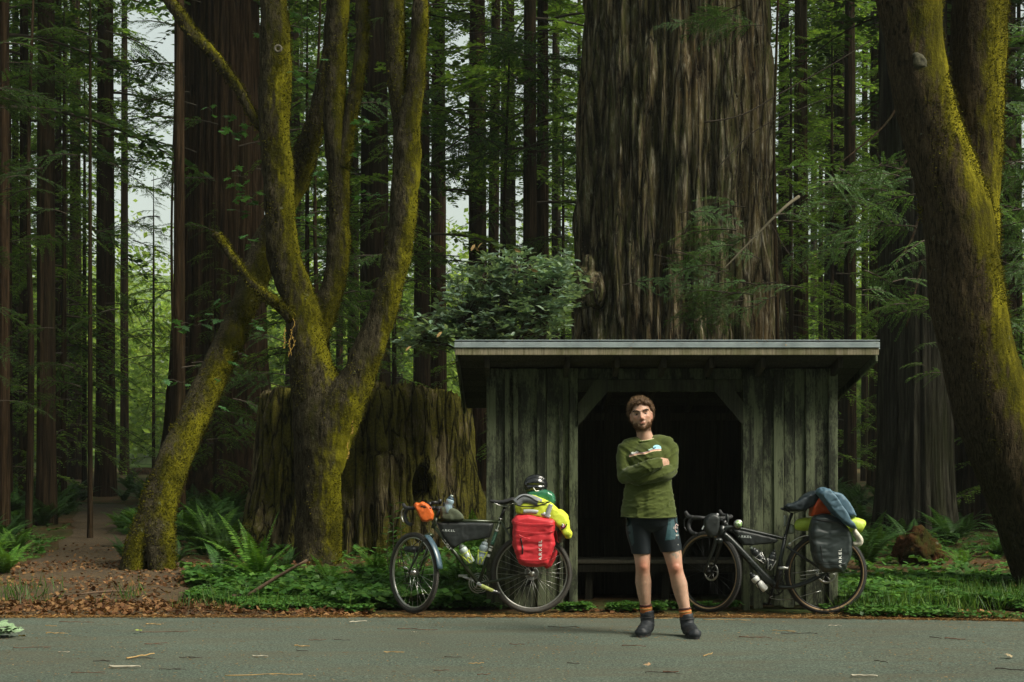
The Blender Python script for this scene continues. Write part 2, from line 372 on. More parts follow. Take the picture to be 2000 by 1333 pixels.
bump(nt, b, n2, 0.8, 0.03)
tag(link('ground', mesh_np('ground', V, F, [m], smooth=True)), kind='structure')

rx = np.linspace(-60, 60, 241); edge = road_edge(rx) + 0.05 * fbm(np.stack([rx * 2.3, rx * 0, rx * 0], -1), 4)
ry = np.linspace(0, 1, 30); RX = np.repeat(rx[None], 30, 0); RY = -7 + (edge[None] + 7) * ry[:, None]
crown_ = 0.0 + 0.006 * fbm(np.stack([RX * .3, RY * .3, RX * 0], -1), 3)
V = np.stack([RX, RY, crown_ + 0.002], -1).reshape(-1, 3); nx = 241
i = np.arange(29)[:, None] * nx; j = np.arange(nx - 1)[None]; F = np.stack([i + j, i + j + 1, i + nx + j + 1, i + nx + j], -1).reshape(-1, 4)
m, nt, b = new_mat('asphalt')
v = coords(nt, (1, 1, 1), 'World'); g1 = noise(nt, v, 62, 5, 0.85); g2 = noise(nt, v, 0.55, 4, 0.6); g3 = noise(nt, coords(nt, (0.5, 2.4, 1), 'World'), 1.6, 5)
col = ramp(nt, g1, [(0.36, (0.020, 0.028, 0.022)), (0.5, (0.062, 0.080, 0.061)), (0.64, (0.20, 0.235, 0.185))])
col = mixc(nt, 1.0, col, ramp(nt, g2, [(0.3, 0.82), (0.7, 1.12)]), 'MULTIPLY')
col = mixc(nt, ramp(nt, g3, [(0.42, 0.0), (0.66, 0.55)]), col, (0.088, 0.076, 0.048))
vo = nt.nodes.new('ShaderNodeTexVoronoi'); vo.inputs['Scale'].default_value = 110; nt.links.new(v, vo.inputs['Vector'])
grit = ramp(nt, vo.outputs['Distance'], [(0.0, 1.0), (0.16, 0.0)])
pick = ramp(nt, noise(nt, v, 55, 2), [(0.56, 0.0), (0.62, 0.55)])
col = mixc(nt, math_(nt, 'MULTIPLY', grit, pick), col, (0.33, 0.33, 0.27))
nt.links.new(col, b.inputs['Base Color']); b.inputs['Roughness'].default_value = 0.85; b.inputs['Specular IOR Level'].default_value = 0.3
bump(nt, b, g1, 0.6, 0.004)
tag(link('road', mesh_np('road', V, F, [m], smooth=True)), kind='structure')

pc = [(-4.4, 11.7, 2.8), (-4.2, 13.2, 1.9), (-4.5, 14.7, 1.15), (-5.2, 18.3, 0.95), (-6.5, 23, 0.75), (-8.5, 30, 0.7), (-11, 38, 0.6)]
ps, pr = smooth_path([(a, b_, 0) for a, b_, c in pc], [c for a, b_, c in pc], 10)
V = []; nw = 11
for p, wd in zip(ps, pr):
    for k in range(nw):
        t = -1 + 2 * k / (nw - 1); x = p.x + wd * t * (1 + 0.12 * float(vnoise(np.array([p.y * 1.3, t, 2.0])))); V.append((x, p.y, gz(x, p.y) + 0.004 + 0.012 * (1 - t * t) * 0 ))
n = len(ps); F = [(a * nw + k, a * nw + k + 1, (a + 1) * nw + k + 1, (a + 1) * nw + k) for a in range(n - 1) for k in range(nw - 1)]
V = np.array(V); V[:, 2] += 0.01
m, nt, b = new_mat('needle covered dirt'); v = coords(nt, (1, 1, 1), 'World')
n2 = noise(nt, coords(nt, (1, 2.5, 1), 'World'), 22, 6, 0.75); n1 = noise(nt, v, 1.5, 4)
col = ramp(nt, n2, [(0.3, (0.018, 0.011, 0.005)), (0.5, (0.055, 0.034, 0.013)), (0.72, (0.19, 0.115, 0.042))])
col = mixc(nt, 1.0, col, ramp(nt, n1, [(0.3, 0.7), (0.7, 1.1)]), 'MULTIPLY')
nt.links.new(col, b.inputs['Base Color']); b.inputs['Roughness'].default_value = 0.95; bump(nt, b, n2, 0.8, 0.015)
tag(link('path', mesh_np('path', V, F, [m], smooth=True)), kind='structure')

# ------------------------------------------------------------------ foliage builders (arrays of vertices and quads)
def rhombs(c, d, nrm, L, W, tipf=0.55):
    "leaf quads: base c, direction d, normal nrm, length L, half width W"
    s = np.cross(d, nrm); s /= np.linalg.norm(s, axis=-1, keepdims=True) + 1e-9
    L = np.broadcast_to(np.asarray(L, float), c.shape[:1])[:, None]; W = np.broadcast_to(np.asarray(W, float), c.shape[:1])[:, None]
    mid = c + d * L * tipf + nrm * L * 0.06
    V = np.stack([c, mid + s * W, c + d * L, mid - s * W], 1).reshape(-1, 3)
    return V, np.arange(len(V)).reshape(-1, 4)
def unit(v): return v / (np.linalg.norm(v, axis=-1, keepdims=True) + 1e-9)
def join(parts):
    Vs, Fs, Ms, o = [], [], [], 0
    for V, F, mi in parts:
        V = np.asarray(V, float).reshape(-1, 3); Vs.append(V); Fs.append(F + o); Ms.append(np.full(len(F), mi)); o += len(V)
    return np.concatenate(Vs), np.concatenate(Fs), np.concatenate(Ms)
def thin_tube(pts, r0, r1, n=4):
    V, F = tube_arrays(pts, list(np.linspace(r0, r1, len(pts))), n); return V, F
def conifer_branch(rng, L, droop, ntw, ll, lw, dens=1.0, lift=0.1):
    "redwood branch along +x: a drooping stem, side twigs and flat rows of leaflets"
    parts = []; t = np.linspace(0, 1, 9); wig = rng.normal(0, 0.02 * L, 2)
    def ax(t): return np.stack([L * t, wig[0] * np.sin(3 * t), lift * L * t - droop * L * t * t + wig[1] * np.sin(4 * t) * 0.5], -1)
    V, F = thin_tube(ax(t), 0.011 * L, 0.002 * L); parts.append((V, F, 1))
    C, D_, Nn, LL = [], [], [], []
    for k in range(ntw):
        tt = 0.15 + 0.85 * (k + rng.random()) / ntw; sgn = 1 if k % 2 else -1
        o = ax(np.array([tt]))[0]; a = sgn * R(rng.uniform(38, 68)); lt = L * rng.uniform(0.16, 0.36) * (1.12 - tt) * 1.25 + 0.04 * L
        d = np.array([math.cos(a), math.sin(a), -droop * 0.9 * tt + rng.normal(0, 0.12)]); d /= np.linalg.norm(d)
        n_ = max(3, int(lt / (ll * 0.42) * dens)); s = np.linspace(0.06, 1, n_)
        pos = o + d * (s * lt)[:, None]; pos[:, 2] -= 0.25 * lt * s * s
        if lt > 0.25: parts.append((*thin_tube(pos[::max(1, n_ // 4)], 0.003 * L, 0.001 * L, 3), 1))
        pl = np.cross(d, [0, 0, 1.0]); pl /= np.linalg.norm(pl)
        for q in (-1, 1):
            dd = unit(d * 0.75 + pl * q * 0.75 + rng.normal(0, 0.16, (n_, 3)))
            C.append(pos); D_.append(dd); LL.append(ll * (1.15 - 0.6 * s) * rng.uniform(0.75, 1.2, n_))
    C = np.concatenate(C); D_ = np.concatenate(D_); LL = np.concatenate(LL)
    nn = unit(np.array([0, 0, 1.0]) + rng.normal(0, 0.35, C.shape)); nn = unit(nn - D_ * (nn * D_).sum(1, keepdims=True))
    V, F = rhombs(C, D_, nn, LL, LL * lw); parts.append((V, F, 0))
    return join(parts)
def rotz(V, a):
    c, s = math.cos(a), math.sin(a); return V @ np.array([[c, s, 0], [-s, c, 0], [0, 0, 1]])
def crown_mesh(name, seed, z0, z1, nb, Lmax, ll=0.22, mats=None, sparse_low=0.5, gap=None):
    rng = np.random.default_rng(seed)
    base = [conifer_branch(rng, 1.0, rng.uniform(0.25, 0.5), 15, ll / 3.2, 0.26) for _ in range(5)]; parts = []
    for k in range(nb):
        t = (k + rng.random()) / nb; z = z0 + (z1 - z0) * t ** 0.9
        L = Lmax * (0.35 + 0.65 * rng.random()) * (1 - 0.75 * max(0, t - 0.35) / 0.65)
        V, F, Mi = base[rng.integers(5)]; V = V * L; a = rng.uniform(0, 2 * math.pi)
        tilt = rng.uniform(-0.2, 0.15); V = V.copy(); V[:, 2] += V[:, 0] * tilt
        V = rotz(V, a) + np.array([0, 0, z]); parts.append((V, F, Mi))
    Vs, Fs, Ms, o = [], [], [], 0
    for V, F, Mi in parts: Vs.append(V); Fs.append(F + o); Ms.append(Mi); o += len(V)
    return mesh_np(name, np.concatenate(Vs), np.concatenate(Fs), mats, np.concatenate(Ms))

# ------------------------------------------------------------------ trunks
def trunk_arrays(path, rad, nseg, sub, amp=0.05, freq=3.0, zf=0.35, flare=0.0, seed=0, fl_h=1.2, ridge=False, nridge=7):
    pts, rs = smooth_path(path, rad, sub); V, F = tube_arrays(pts, rs, nseg, up=(0, 1, 0))
    k = len(pts); V = V.reshape(k, nseg, 3); c = np.array([list(p) for p in pts])[:, None, :]; d = V - c
    r = np.linalg.norm(d, axis=-1, keepdims=True); u = d / r; zz = np.cumsum(np.concatenate([[0], np.linalg.norm(np.diff(c[:, 0], axis=0), axis=1)]))[:, None, None]
    q = np.concatenate([u[..., :2] * freq, np.broadcast_to(zz * zf, r.shape)], -1) + seed * 7.7
    n = fbm(q, 4)[..., None]
    if ridge:
        n2 = fbm(np.concatenate([u[..., :2] * freq * 3.2, np.broadcast_to(zz * zf * 1.3, r.shape)], -1) + seed, 3)[..., None]
        n = 0.6 * n - 0.9 * np.abs(n2) ** 0.7 + 0.35
    th = np.arctan2(u[..., 1], u[..., 0])[..., None]
    fl = flare * np.exp(-zz / fl_h) * (0.7 + 0.3 * np.cos(th * nridge + 3 * n + seed))
    V = c + u * r * (1 + amp * n + fl)
    return V.reshape(-1, 3), F, k
def trunk_obj(name, mats, parent, path, rad, nseg=40, sub=14, **kw):
    V, F, k = trunk_arrays(path, rad, nseg, sub, **kw); me = mesh_np(name, V, F, mats, smooth=True)
    # top cap
    return link(name, me, parent)

# prototypes of the far trees: unit radius at breast height, 40 m tall
def proto_trunk(seed, mat):
    V, F, k = trunk_arrays([(0, 0, -0.8), (0, 0, 1.0), (0.0, 0, 10), (0, 0, 25), (0, 0, 40)], [1.12, 1.0, 0.86, 0.6, 0.12], 40, 26, amp=0.30, freq=2.4, zf=0.05, flare=0.45, seed=seed, fl_h=1.3, ridge=True)
    return mesh_np('trunk', V, F, [mat], smooth=True)
PT = [proto_trunk(s, M['bark_dark'] if s % 3 else M['bark_brown']) for s in range(6)]
CM = [M['needle'], M['wood_twig']]
CR = [crown_mesh('crown', 11 + s, 8 + 2.5 * s, 41, 112, 4.3 - 0.3 * s, mats=CM, ll=0.24) for s in range(3)]
CR2 = [(c_, 1) for c_ in CR]
CLOW = [crown_mesh('crown', 31 + s, 2.0 + 1.5 * s, 41, 140, 3.6, mats=CM, ll=0.21) for s in range(3)]
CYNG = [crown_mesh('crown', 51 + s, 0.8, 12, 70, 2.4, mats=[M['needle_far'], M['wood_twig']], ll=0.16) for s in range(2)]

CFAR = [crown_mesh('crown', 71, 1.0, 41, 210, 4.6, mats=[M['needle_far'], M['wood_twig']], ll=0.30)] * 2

# ================================================================== background forest, tree by tree
def fin_world(o, x, y, z, s=(1, 1, 1), rz=0.0):
    o.location = (x, y, z); o.scale = s; o.rotation_euler = (0, 0, rz)
def far_tree(px, wpx, D, trunk=0, crown=None, label=None, group='redwoods standing in the shade behind the shelter', lean=0.0, name='redwood_tree', csc=1.0, H=1.0):
    x = (px - CX) * D / FPX; r = wpx * D / FPX / 2 / 0.97; z = gz(x, D)
    t = thing(name, label, 'tree', (x, D, z), group)
    a = bpy.data.objects.new('trunk', PT[trunk]); COL.objects.link(a); a.parent = t; a.scale = (r, r, H); a.rotation_euler = (0, lean, random.uniform(0, 6.28))
    if crown is not None:
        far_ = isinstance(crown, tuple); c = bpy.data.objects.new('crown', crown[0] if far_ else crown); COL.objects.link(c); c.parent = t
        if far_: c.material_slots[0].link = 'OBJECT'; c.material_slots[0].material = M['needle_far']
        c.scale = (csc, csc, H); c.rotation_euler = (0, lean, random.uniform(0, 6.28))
    return t
# (centre px, width px, distance, bark, crown, label)
L_ = [
 (8, 20, 27, 0, CR[0], 'dark trunk cut by the left edge of the picture'),
 (47, 17, 34, 1, CLOW[0], 'slim dark trunk at far left, left of the broader dark one by the path'),
 (90, 33, 28.5, 2, CR[1], 'straight dark redwood trunk just left of the dirt path end'),
 (114, 13, 44, 1, CR[0], 'thin trunk close behind the right side of the dark trunk left of the path'),
 (128, 10, 70, 2, CLOW[1], 'very thin far trunk beside the second trunk left of the bright gap'),
 (147, 24, 58, 4, CR[2], 'slender dark trunk between the path trunk and the broad gap trunk'),
 (206, 35, 42, 5, CR[1], 'broad black trunk left of the bright green gap'),
 (243, 15, 66, 1, CR[2], 'thin dark trunk standing in the bright gap on the left'),
 (350, 21, 25.5, 3, CR[2], 'slim brown trunk in front of the massive dark redwood'),
 (731, 58, 40, 4, CR[0], 'wide dark trunk seen between the maple stems above the stump'),
 (663, 13, 60, 2, CR[1], 'thin trunk in the narrow gap above the stump, left one'),
 (690, 22, 52, 1, CR[0], 'dark trunk in the narrow gap above the stump, right one'),
 (824, 32, 44, 5, CR[0], 'black trunk directly right of the mossy maple stem'),
 (856, 31, 48, 3, CR[2], 'reddish brown trunk left of the bright gap over the laurel'),
 (933, 36, 46, 3, CR[1], 'lighter brown trunk above the top of the laurel'),
 (992, 34, 62, 1, CR[2], 'dim grey trunk between the brown trunk and the paired trunks'),
 (1035, 28, 38, 4, CR[0], 'left one of two trunks standing close together behind the laurel'),
 (1060, 24, 40, 5, CR[1], 'right one of two trunks standing close together behind the laurel'),
 (1131, 9, 60, 1, CR[2], 'very thin trunk just left of the giant redwood'),
 (1084, 14, 66, 2, CR[0], 'thin trunk in the bright gap left of the giant redwood'),
 (1531, 24, 52, 1, CR[1], 'first dark trunk right of the giant redwood'),
 (1564, 29, 45, 3, CR[0], 'broad brown trunk second to the right of the giant redwood'),
 (1603, 9, 66, 2, CR[2], 'thin pole trunk between two broader trunks above the shelter roof'),
 (1639, 24, 50, 4, CR[1], 'dark trunk above the right end of the shelter roof'),
 (1669, 7, 70, 1, None, 'thinnest pole trunk above the right end of the roof'),
 (1689, 13, 56, 5, CR[2], 'narrow dark trunk left of the furrowed redwood'),
 (1702, 9, 60, 4, CR[0], 'narrow pole trunk touching the left side of the furrowed redwood'),
 (1660, 22, 42, 2, None, 'dim trunk behind the right corner of the shelter'),
 (1965, 40, 33, 1, CLOW[2], 'dark trunk behind the upper right of the leaning mossy maple'),
]
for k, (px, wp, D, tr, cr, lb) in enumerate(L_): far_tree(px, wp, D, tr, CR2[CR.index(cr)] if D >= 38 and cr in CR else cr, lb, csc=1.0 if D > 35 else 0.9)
far_tree(30, 14, 50, 2, CR[2], 'faint trunk at the left edge between two darker ones')
far_tree(958, 20, 50, 2, None, 'thin trunk leaning right behind the top of the laurel', lean=R(9))
far_tree(176, 9, 24, 1, None, 'bare sapling trunk beside the path end', H=0.3)

# random company: further trunks in the dark, alike
rg0 = 0
lab = 'dark redwood deep in the forest, one trunk among many alike'
cells = []
rg = random.Random(5)
def gap(px): return 212 < px < 335 or 862 < px < 922 or 1072 < px < 1128 or 1648 < px < 1700
n_in = 0
for D in np.linspace(42, 62, 4):
    for q in range(3):
        px = rg.uniform(-60, 2060)
        if gap(px) or (D < 48 and 540 < px < 900 and rg.random() < .5): continue
        x = (px - CX) * D / FPX
        if any((x - a) ** 2 + (D - b) ** 2 < 12 for a, b in cells): continue
        cells.append((x, D)); n_in += 1
        cr = rg.choice(CR2) if not (200 < px < 345) else CR[2]
        far_tree(px, rg.uniform(0.35, 1.1) * FPX / D, D + rg.uniform(-.5, .5), rg.randrange(6), cr, lab, 'dark redwoods deep in the forest')
for k in range(8):
    px = -60 + 2120 * ((k * 0.618034 + .07) % 1); D = 92 + 16 * ((k * 0.377) % 1)
    if 205 < px < 360 or 850 < px < 930: continue
    far_tree(px, rg.uniform(.4, .8) * FPX / D, D, rg.randrange(6), CFAR[k % 2], 'sunlit green redwood far back, seen ' + next(b_ for a_, b_ in ((150, 'at the left border'), (420, 'behind the massive dark redwood'), (560, 'left of the maple stems'), (700, 'between the maple stems'), (860, 'behind the black trunk by the right maple stem'), (1010, 'above the laurel'), (1140, 'left of the giant redwood'), (1500, 'behind the giant redwood'), (1620, 'right of the giant redwood'), (1720, 'above the right end of the roof'), (1850, 'behind the furrowed redwood'), (9999, 'at the right border')) if px < a_), 'sunlit redwoods at the far forest edge', csc=rg.uniform(.9, 1.3))
# trees just outside the view that shade the forest
for x, D in [(-14, 22), (-17, 27), (-12.5, 30), (-20, 34), (-24, 28), (-19, 42), (-30, 38), (13, 22), (15, 28), (19, 24), (17, 35), (22, 31), (25, 40), (27, 27), (31, 34), (14, 17), (20, 18), (-15, 17)]:
    far_tree(CX + x * FPX / D, rg.uniform(0.8, 1.4) * FPX / D, D, rg.randrange(6), rg.choice(CR), 'tall redwood beyond the edge of the picture', 'redwoods beyond the edges')
for k in range(26):
    sd_ = -1 if k % 2 else 1; D = 24 + 40 * ((k * .618) % 1); x = sd_ * (.42 * D + 3 + 22 * ((k * .377) % 1))
    far_tree(CX + x * FPX / D, rg.uniform(0.7, 1.3) * FPX / D, D, k % 6, CR[k % 3], 'tall redwood beyond the edge of the picture', 'redwoods beyond the edges')
for k in range(80):  # unseen trees behind the viewer, added to cut the low sky light
    x = -50 + 100 * ((k * 0.618) % 1) ; y = -13 - 28 * ((k * 0.377 + .1) % 1)
    D = 30; t = thing('redwood_tree', 'tall unseen redwood across the road behind the viewer', 'tree', (x, y, -0.03), 'unseen redwoods across the road')
    a = bpy.data.objects.new('trunk', PT[k % 6]); COL.objects.link(a); a.parent = t; r_ = rg.uniform(.3, .7); a.scale = (r_, r_, 1)
    c = bpy.data.objects.new('crown', CLOW[k % 3]); COL.objects.link(c); c.parent = t; c.scale = (1.5, 1.5, 1); c.rotation_euler = (0, 0, k * 1.3)
# young redwoods filling the middle storey
yl = ['beyond the far left edge of the picture, nearest the left border', 'left of the straight dark trunk by the path', 'in the bright gap at left, far back', 'in front of the massive dark redwood at left', 'seen between the maple stems, near one', 'seen between the right maple stems, farther one', 'behind the right stem of the mossy maple', 'above the laurel, between the brown trunk and the paired trunks', 'just left of the giant redwood', 'first one right of the giant redwood', 'above the right end of the shelter roof', 'between the furrowed redwood and the shelter, far back', 'behind the leaning maple at right', 'at the right edge below the second maple stem', 'at the right edge, behind the nearer young redwood', 'outside the left edge of the picture', 'left of the broad trunk beside the bright gap', 'far back between the wide dark trunk and the black trunk']
for px, D, s in [(20, 30, .8), (125, 33, 1.0), (300, 58, 1.0), (420, 33, .6), (600, 30, .9), (640, 44, 1.1), (770, 36, .95), (985, 45, 1.2), (1100, 48, 1.1), (1545, 40, 1.1), (1625, 44, 1.2), (1760, 45, 1.4), (1880, 30, 1.0), (1960, 26, .95), (1990, 34, 1.3), (-30, 36, 1.0), (165, 48, 1.2), (720, 55, 1.3)]:
    x = (px - CX) * D / FPX
    t = thing('young_redwood', 'young redwood ' + yl.pop(0), 'tree', (x, D, gz(x, D)), 'young redwoods among the trunks')
    a = bpy.data.objects.new('trunk', PT[1]); COL.objects.link(a); a.parent = t; a.scale = (0.07 * s, 0.07 * s, 0.31 * s)
    c = bpy.data.objects.new('crown', CYNG[rg.randrange(2)]); COL.objects.link(c); c.parent = t; c.scale = (s, s, s); c.rotation_euler = (0, 0, rg.uniform(0, 6))

# sunlit wood beyond the redwoods: a mass of leaves on both sides of the clearing
rng = np.random.default_rng(21); C, A = [], []
for k in range(860):
    y = rng.uniform(96, 150); x = rng.uniform(-1, 1) * (0.40 * y + 12) * (1 if k < 540 else 1.9); top = rng.uniform(4, 15) + (y - 98) * 0.14
    if rng.random() < 0.2: top *= 1.4
    nlf = 300; cc = np.array([x, y, 0.0]); rad = rng.uniform(1.6, 3.4); z = rng.random(nlf) ** 0.7 * top + 0.8
    a = rng.uniform(0, 2 * np.pi, nlf); rr = rad * np.sqrt(rng.random(nlf)) * (1.1 - 0.6 * (z / (top + 1)) ** 2)
    cl = fbm(np.stack([x + rr * np.cos(a), y + rr * np.sin(a), z], -1) * 0.8, 2) > -0.18
    C.append((cc + np.stack([rr * np.cos(a), rr * np.sin(a), z], -1))[cl])
C = np.concatenate(C); C[:, 2] += ground_h(C[:, 0], C[:, 1])
d = unit(rng.normal(0, 1, C.shape) * [1, 1, 0.5]); nn = unit(np.array([0.3, -0.3, 0.9]) + rng.normal(0, 0.6, C.shape)); d = unit(d - nn * (d * nn).sum(1, keepdims=True))
V, F = rhombs(C, d, nn, rng.uniform(0.3, 0.75, len(C)), rng.uniform(0.12, 0.26, len(C)))
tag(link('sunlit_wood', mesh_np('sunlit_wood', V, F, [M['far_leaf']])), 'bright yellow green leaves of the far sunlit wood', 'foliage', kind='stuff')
# hillside wood
C = np.stack([rng.uniform(-210, 210, 75000), 150 + 270 * rng.random(75000) ** 1.4, np.zeros(75000)], -1)
C = C[fbm(C * 0.06, 3) > -0.25]; C[:, 2] = ground_h(C[:, 0], C[:, 1]) + rng.random(len(C)) ** 1.5 * 9
nn = unit(np.array([0.2, -0.6, 0.8]) + rng.normal(0, 0.5, C.shape)); d = unit(np.cross(nn, rng.normal(0, 1, C.shape)))
V, F = rhombs(C, d, nn, rng.uniform(1.1, 2.6, len(C)), rng.uniform(0.45, 1.0, len(C)))
tag(link('hillside_wood', mesh_np('hillside_wood', V, F, [leafmat('hillside leaves', (0.05, 0.08, 0.03), (0.09, 0.13, 0.05), (0.14, 0.19, 0.08), 0.3)])), 'pale green wooded hillside far beyond the trunks', 'foliage', kind='stuff')

# ------------------------------------------------------------------ giant redwood behind the shelter
g = thing('giant_redwood', 'enormous furrowed redwood trunk rising behind the shelter roof', 'tree', tuple(P(1320, 0, 24.6).xy) + (gz(2.8, 24.6),))
gxc = P(1320, 0, 24.6).x
V, F, k = trunk_arrays([(gxc + .03, 24.6, -0.4), (gxc, 24.6, 1.5), (gxc, 24.6, 4), (gxc + .02, 24.6, 8), (gxc + .05, 24.6, 14), (gxc, 24.6, 40)], [2.35, 1.86, 1.66, 1.46, 1.38, 0.7], 380, 44, amp=0.16, freq=4.2, zf=0.10, flare=0.08, seed=2, ridge=True)
# deep plates of bark: long vertical slabs
c0 = np.array([gxc, 24.6, 0]); dd = V - c0; dd[:, 2] = 0; rr = np.linalg.norm(dd, axis=1, keepdims=True); u = dd / rr; th = np.arctan2(u[:, 1], u[:, 0])
q = np.stack([th * 9 + 0.35 * fbm(np.stack([th, V[:, 2] * .5, 0 * th], -1) * 3, 3), V[:, 2] * 0.42, 0 * th], -1); pl = fbm(q, 2)
q2 = np.stack([th * 26, V[:, 2] * 1.6, 0 * th + 4], -1)
q3 = np.stack([th * 15, V[:, 2] * 0.9, 0 * th + 9], -1)
V = V + u * (0.085 * np.tanh(pl * 6) + 0.05 * np.tanh(fbm(q3, 2) * 5) + 0.05 * fbm(q2, 3))[:, None]
link('trunk', mesh_np('trunk', V, F, [M['bark_giant']], smooth=True), g)
mb = MB(); bp = P(1150, 562, 23.3)
mb.ell(bp + Vector((-0.08, 0.1, 0)), (.2, .25, .36)); mb.ell(bp + Vector((.13, .08, -.05)), (.17, .25, .30)); mb.ell(bp + Vector((.0, .2, .38)), (.12, .25, .2))
me = remesh(mb, 0.03, 2, lambda c, n: 0.05 * fbm(c * 5, 4), 'burl', [M['bark_giant']]); link('burl', me, g)
cg = bpy.data.objects.new('crown', CR[2]); COL.objects.link(cg); cg.parent = g; cg.scale = (1.7, 1.7, 1.25); cg.location = (0, 0, 0)

# massive dark redwood on the left
g2 = thing('massive_redwood', 'massive very dark redwood behind the leaning mossy maple', 'tree', (P(428, 0, 36).x, 36, gz(-7.4, 36)))
gx2 = P(428, 0, 36).x
V, F, k = trunk_arrays([(gx2 - .05, 36, -0.5), (gx2, 36, 1.2), (gx2, 36, 4), (gx2 + .02, 36, 10), (gx2, 36, 40)], [1.75, 1.38, 1.16, 1.06, 0.4], 220, 36, amp=0.14, freq=3.8, zf=0.10, flare=0.25, seed=5, ridge=True, fl_h=1.6)
link('trunk', mesh_np('trunk', V, F, [M['bark_brown']], smooth=True), g2)
cg = bpy.data.objects.new('crown', CR[1]); COL.objects.link(cg); cg.parent = g2; cg.scale = (1.5, 1.5, 1.1)
# furrowed redwood on the right and its neighbour
for nm, px, D, r, sd_, lb in (('redwood_tree', 1785, 24.0, 0.57, 3, 'broad grey green furrowed redwood right of the shelter'), ('redwood_tree', 1888, 27.5, 0.62, 8, 'very dark redwood half hidden behind the leaning mossy maple at right')):
    x = P(px, 0, D).x; g3 = thing(nm, lb, 'tree', (x, D, gz(x, D)))
    V, F, k = trunk_arrays([(x, D, -0.4), (x, D, 1.0), (x, D, 4), (x - .03, D, 9), (x, D, 38)], [r * 1.18, r * 1.03, r, r * .92, r * .4], 180, 36, amp=0.22, freq=3.4, zf=0.12, flare=0.3, seed=sd_, ridge=True, fl_h=0.9)
    FUR = g3 if px < 1800 else FUR
    mt = bark_redwood('grey redwood bark', (0.012, 0.011, 0.008), (0.045, 0.042, 0.03), (0.10, 0.095, 0.07), 0.25) if px < 1800 else M['bark_dark']
    link('trunk', mesh_np('trunk', V, F, [mt], smooth=True), g3)
    cg = bpy.data.objects.new('crown', CR[0]); COL.objects.link(cg); cg.parent = g3; cg.scale = (1.1, 1.1, 1)

# ================================================================== redwood stump
rgs = random.Random(19)
SW = new_mat('weathered mossy stump wood'); m, nt, b = SW
v = coords(nt, (1, 1, 1), 'World'); st = noise(nt, coords(nt, (15, 15, 2.2), 'World'), 1.0, 7, 0.72, 0.9); big = noise(nt, coords(nt, (1, 1, 0.6), 'World'), 1.5, 4); fine = noise(nt, v, 30, 5, 0.7)
wood = ramp(nt, st, [(0.3, (0.03, 0.022, 0.012)), (0.47, (0.10, 0.078, 0.04)), (0.6, (0.20, 0.165, 0.09)), (0.72, (0.34, 0.29, 0.17))])
moss = ramp(nt, fine, [(0.3, (0.024, 0.024, 0.004)), (0.7, (0.12, 0.11, 0.014))])
f = ramp(nt, math_(nt, 'ADD', math_(nt, 'MULTIPLY', big, 0.75), math_(nt, 'MULTIPLY', fine, 0.3)), [(0.42, 0.0), (0.50, 0.95)])
vo = nt.nodes.new('ShaderNodeTexVoronoi'); vo.feature = 'DISTANCE_TO_EDGE'; vo.inputs['Scale'].default_value = 1.0; vm = nt.nodes.new('ShaderNodeVectorMath'); vm.operation = 'ADD'; nz_ = nt.nodes.new('ShaderNodeTexNoise'); nz_.inputs['Scale'].default_value = 1.5; nz_.inputs['Detail'].default_value = 5; cc_ = coords(nt, (7, 7, 0.8), 'World'); nt.links.new(cc_, nz_.inputs['Vector']); nt.links.new(cc_, vm.inputs[0]); nt.links.new(nz_.outputs['Color'], vm.inputs[1]); nt.links.new(vm.outputs[0], vo.inputs['Vector']); crk = ramp(nt, vo.outputs['Distance'], [(0.0, 0.1), (0.07, 0.8), (0.2, 1.15)])
nt.links.new(mixc(nt, 1.0, mixc(nt, f, wood, moss), crk, 'MULTIPLY'), b.inputs['Base Color']); b.inputs['Roughness'].default_value = 0.95; b.inputs['Specular IOR Level'].default_value = 0.12
bump(nt, b, math_(nt, 'ADD', math_(nt, 'ADD', st, crk), math_(nt, 'MULTIPLY', fine, 0.6)), 1.0, 0.05)
M['stump'] = m
sc_ = P(716, 0, 21.0)
t = thing('tree_stump', 'huge mossy redwood stump with a dark hollow behind the many stemmed maple', 'stump', (sc_.x, 21.0, gz(sc_.x, 21)))
nseg, nr = 420, 90; th = np.linspace(0, 2 * np.pi, nseg, endpoint=False); zz = np.linspace(-0.4, 1, nr)
TH, TT = np.meshgrid(th, zz); front = -np.pi / 2
topz = 2.34 + 0.07 * fbm(np.stack([np.cos(TH) * 6, np.sin(TH) * 6, 0 * TH], -1), 4) + 0.03 * np.sign(np.sin(TH * 57 + 5 * np.sin(TH * 11))) - 0.22 * np.clip((np.cos(TH) - 0.62) / 0.38, 0, 1) ** 2
Zs = np.where(TT < 0, TT, TT * topz)
r = 1.50 + 0.22 * np.clip(1 - Zs / 2.3, 0, 1.3) ** 1.8 + 0.16 * np.exp(-np.clip(Zs, 0, 9) / 0.30) * (0.6 + 0.4 * np.cos(TH * 7 + 1)) - 0.10 * np.clip((Zs - 2.0) / 0.4, 0, 1) ** 2
q = np.stack([np.cos(TH) * 5, np.sin(TH) * 5, Zs * 0.35], -1); r = r + 0.24 * fbm(q, 3) + 0.10 * (1 - 2 * np.abs(fbm(np.stack([np.cos(TH) * 9 + 3, np.sin(TH) * 9, Zs * 0.5], -1), 2))) + 0.08 * fbm(np.stack([np.cos(TH) * 22, np.sin(TH) * 22, Zs * 0.7], -1), 3)
r = r + 0.035 * fbm(np.stack([np.cos(TH) * 48, np.sin(TH) * 48, Zs * 4.0], -1), 4) - 0.05 * np.clip(fbm(np.stack([np.cos(TH) * 14 + 9, np.sin(TH) * 14, Zs * 1.6], -1), 3) - .25, 0, 1) * 4
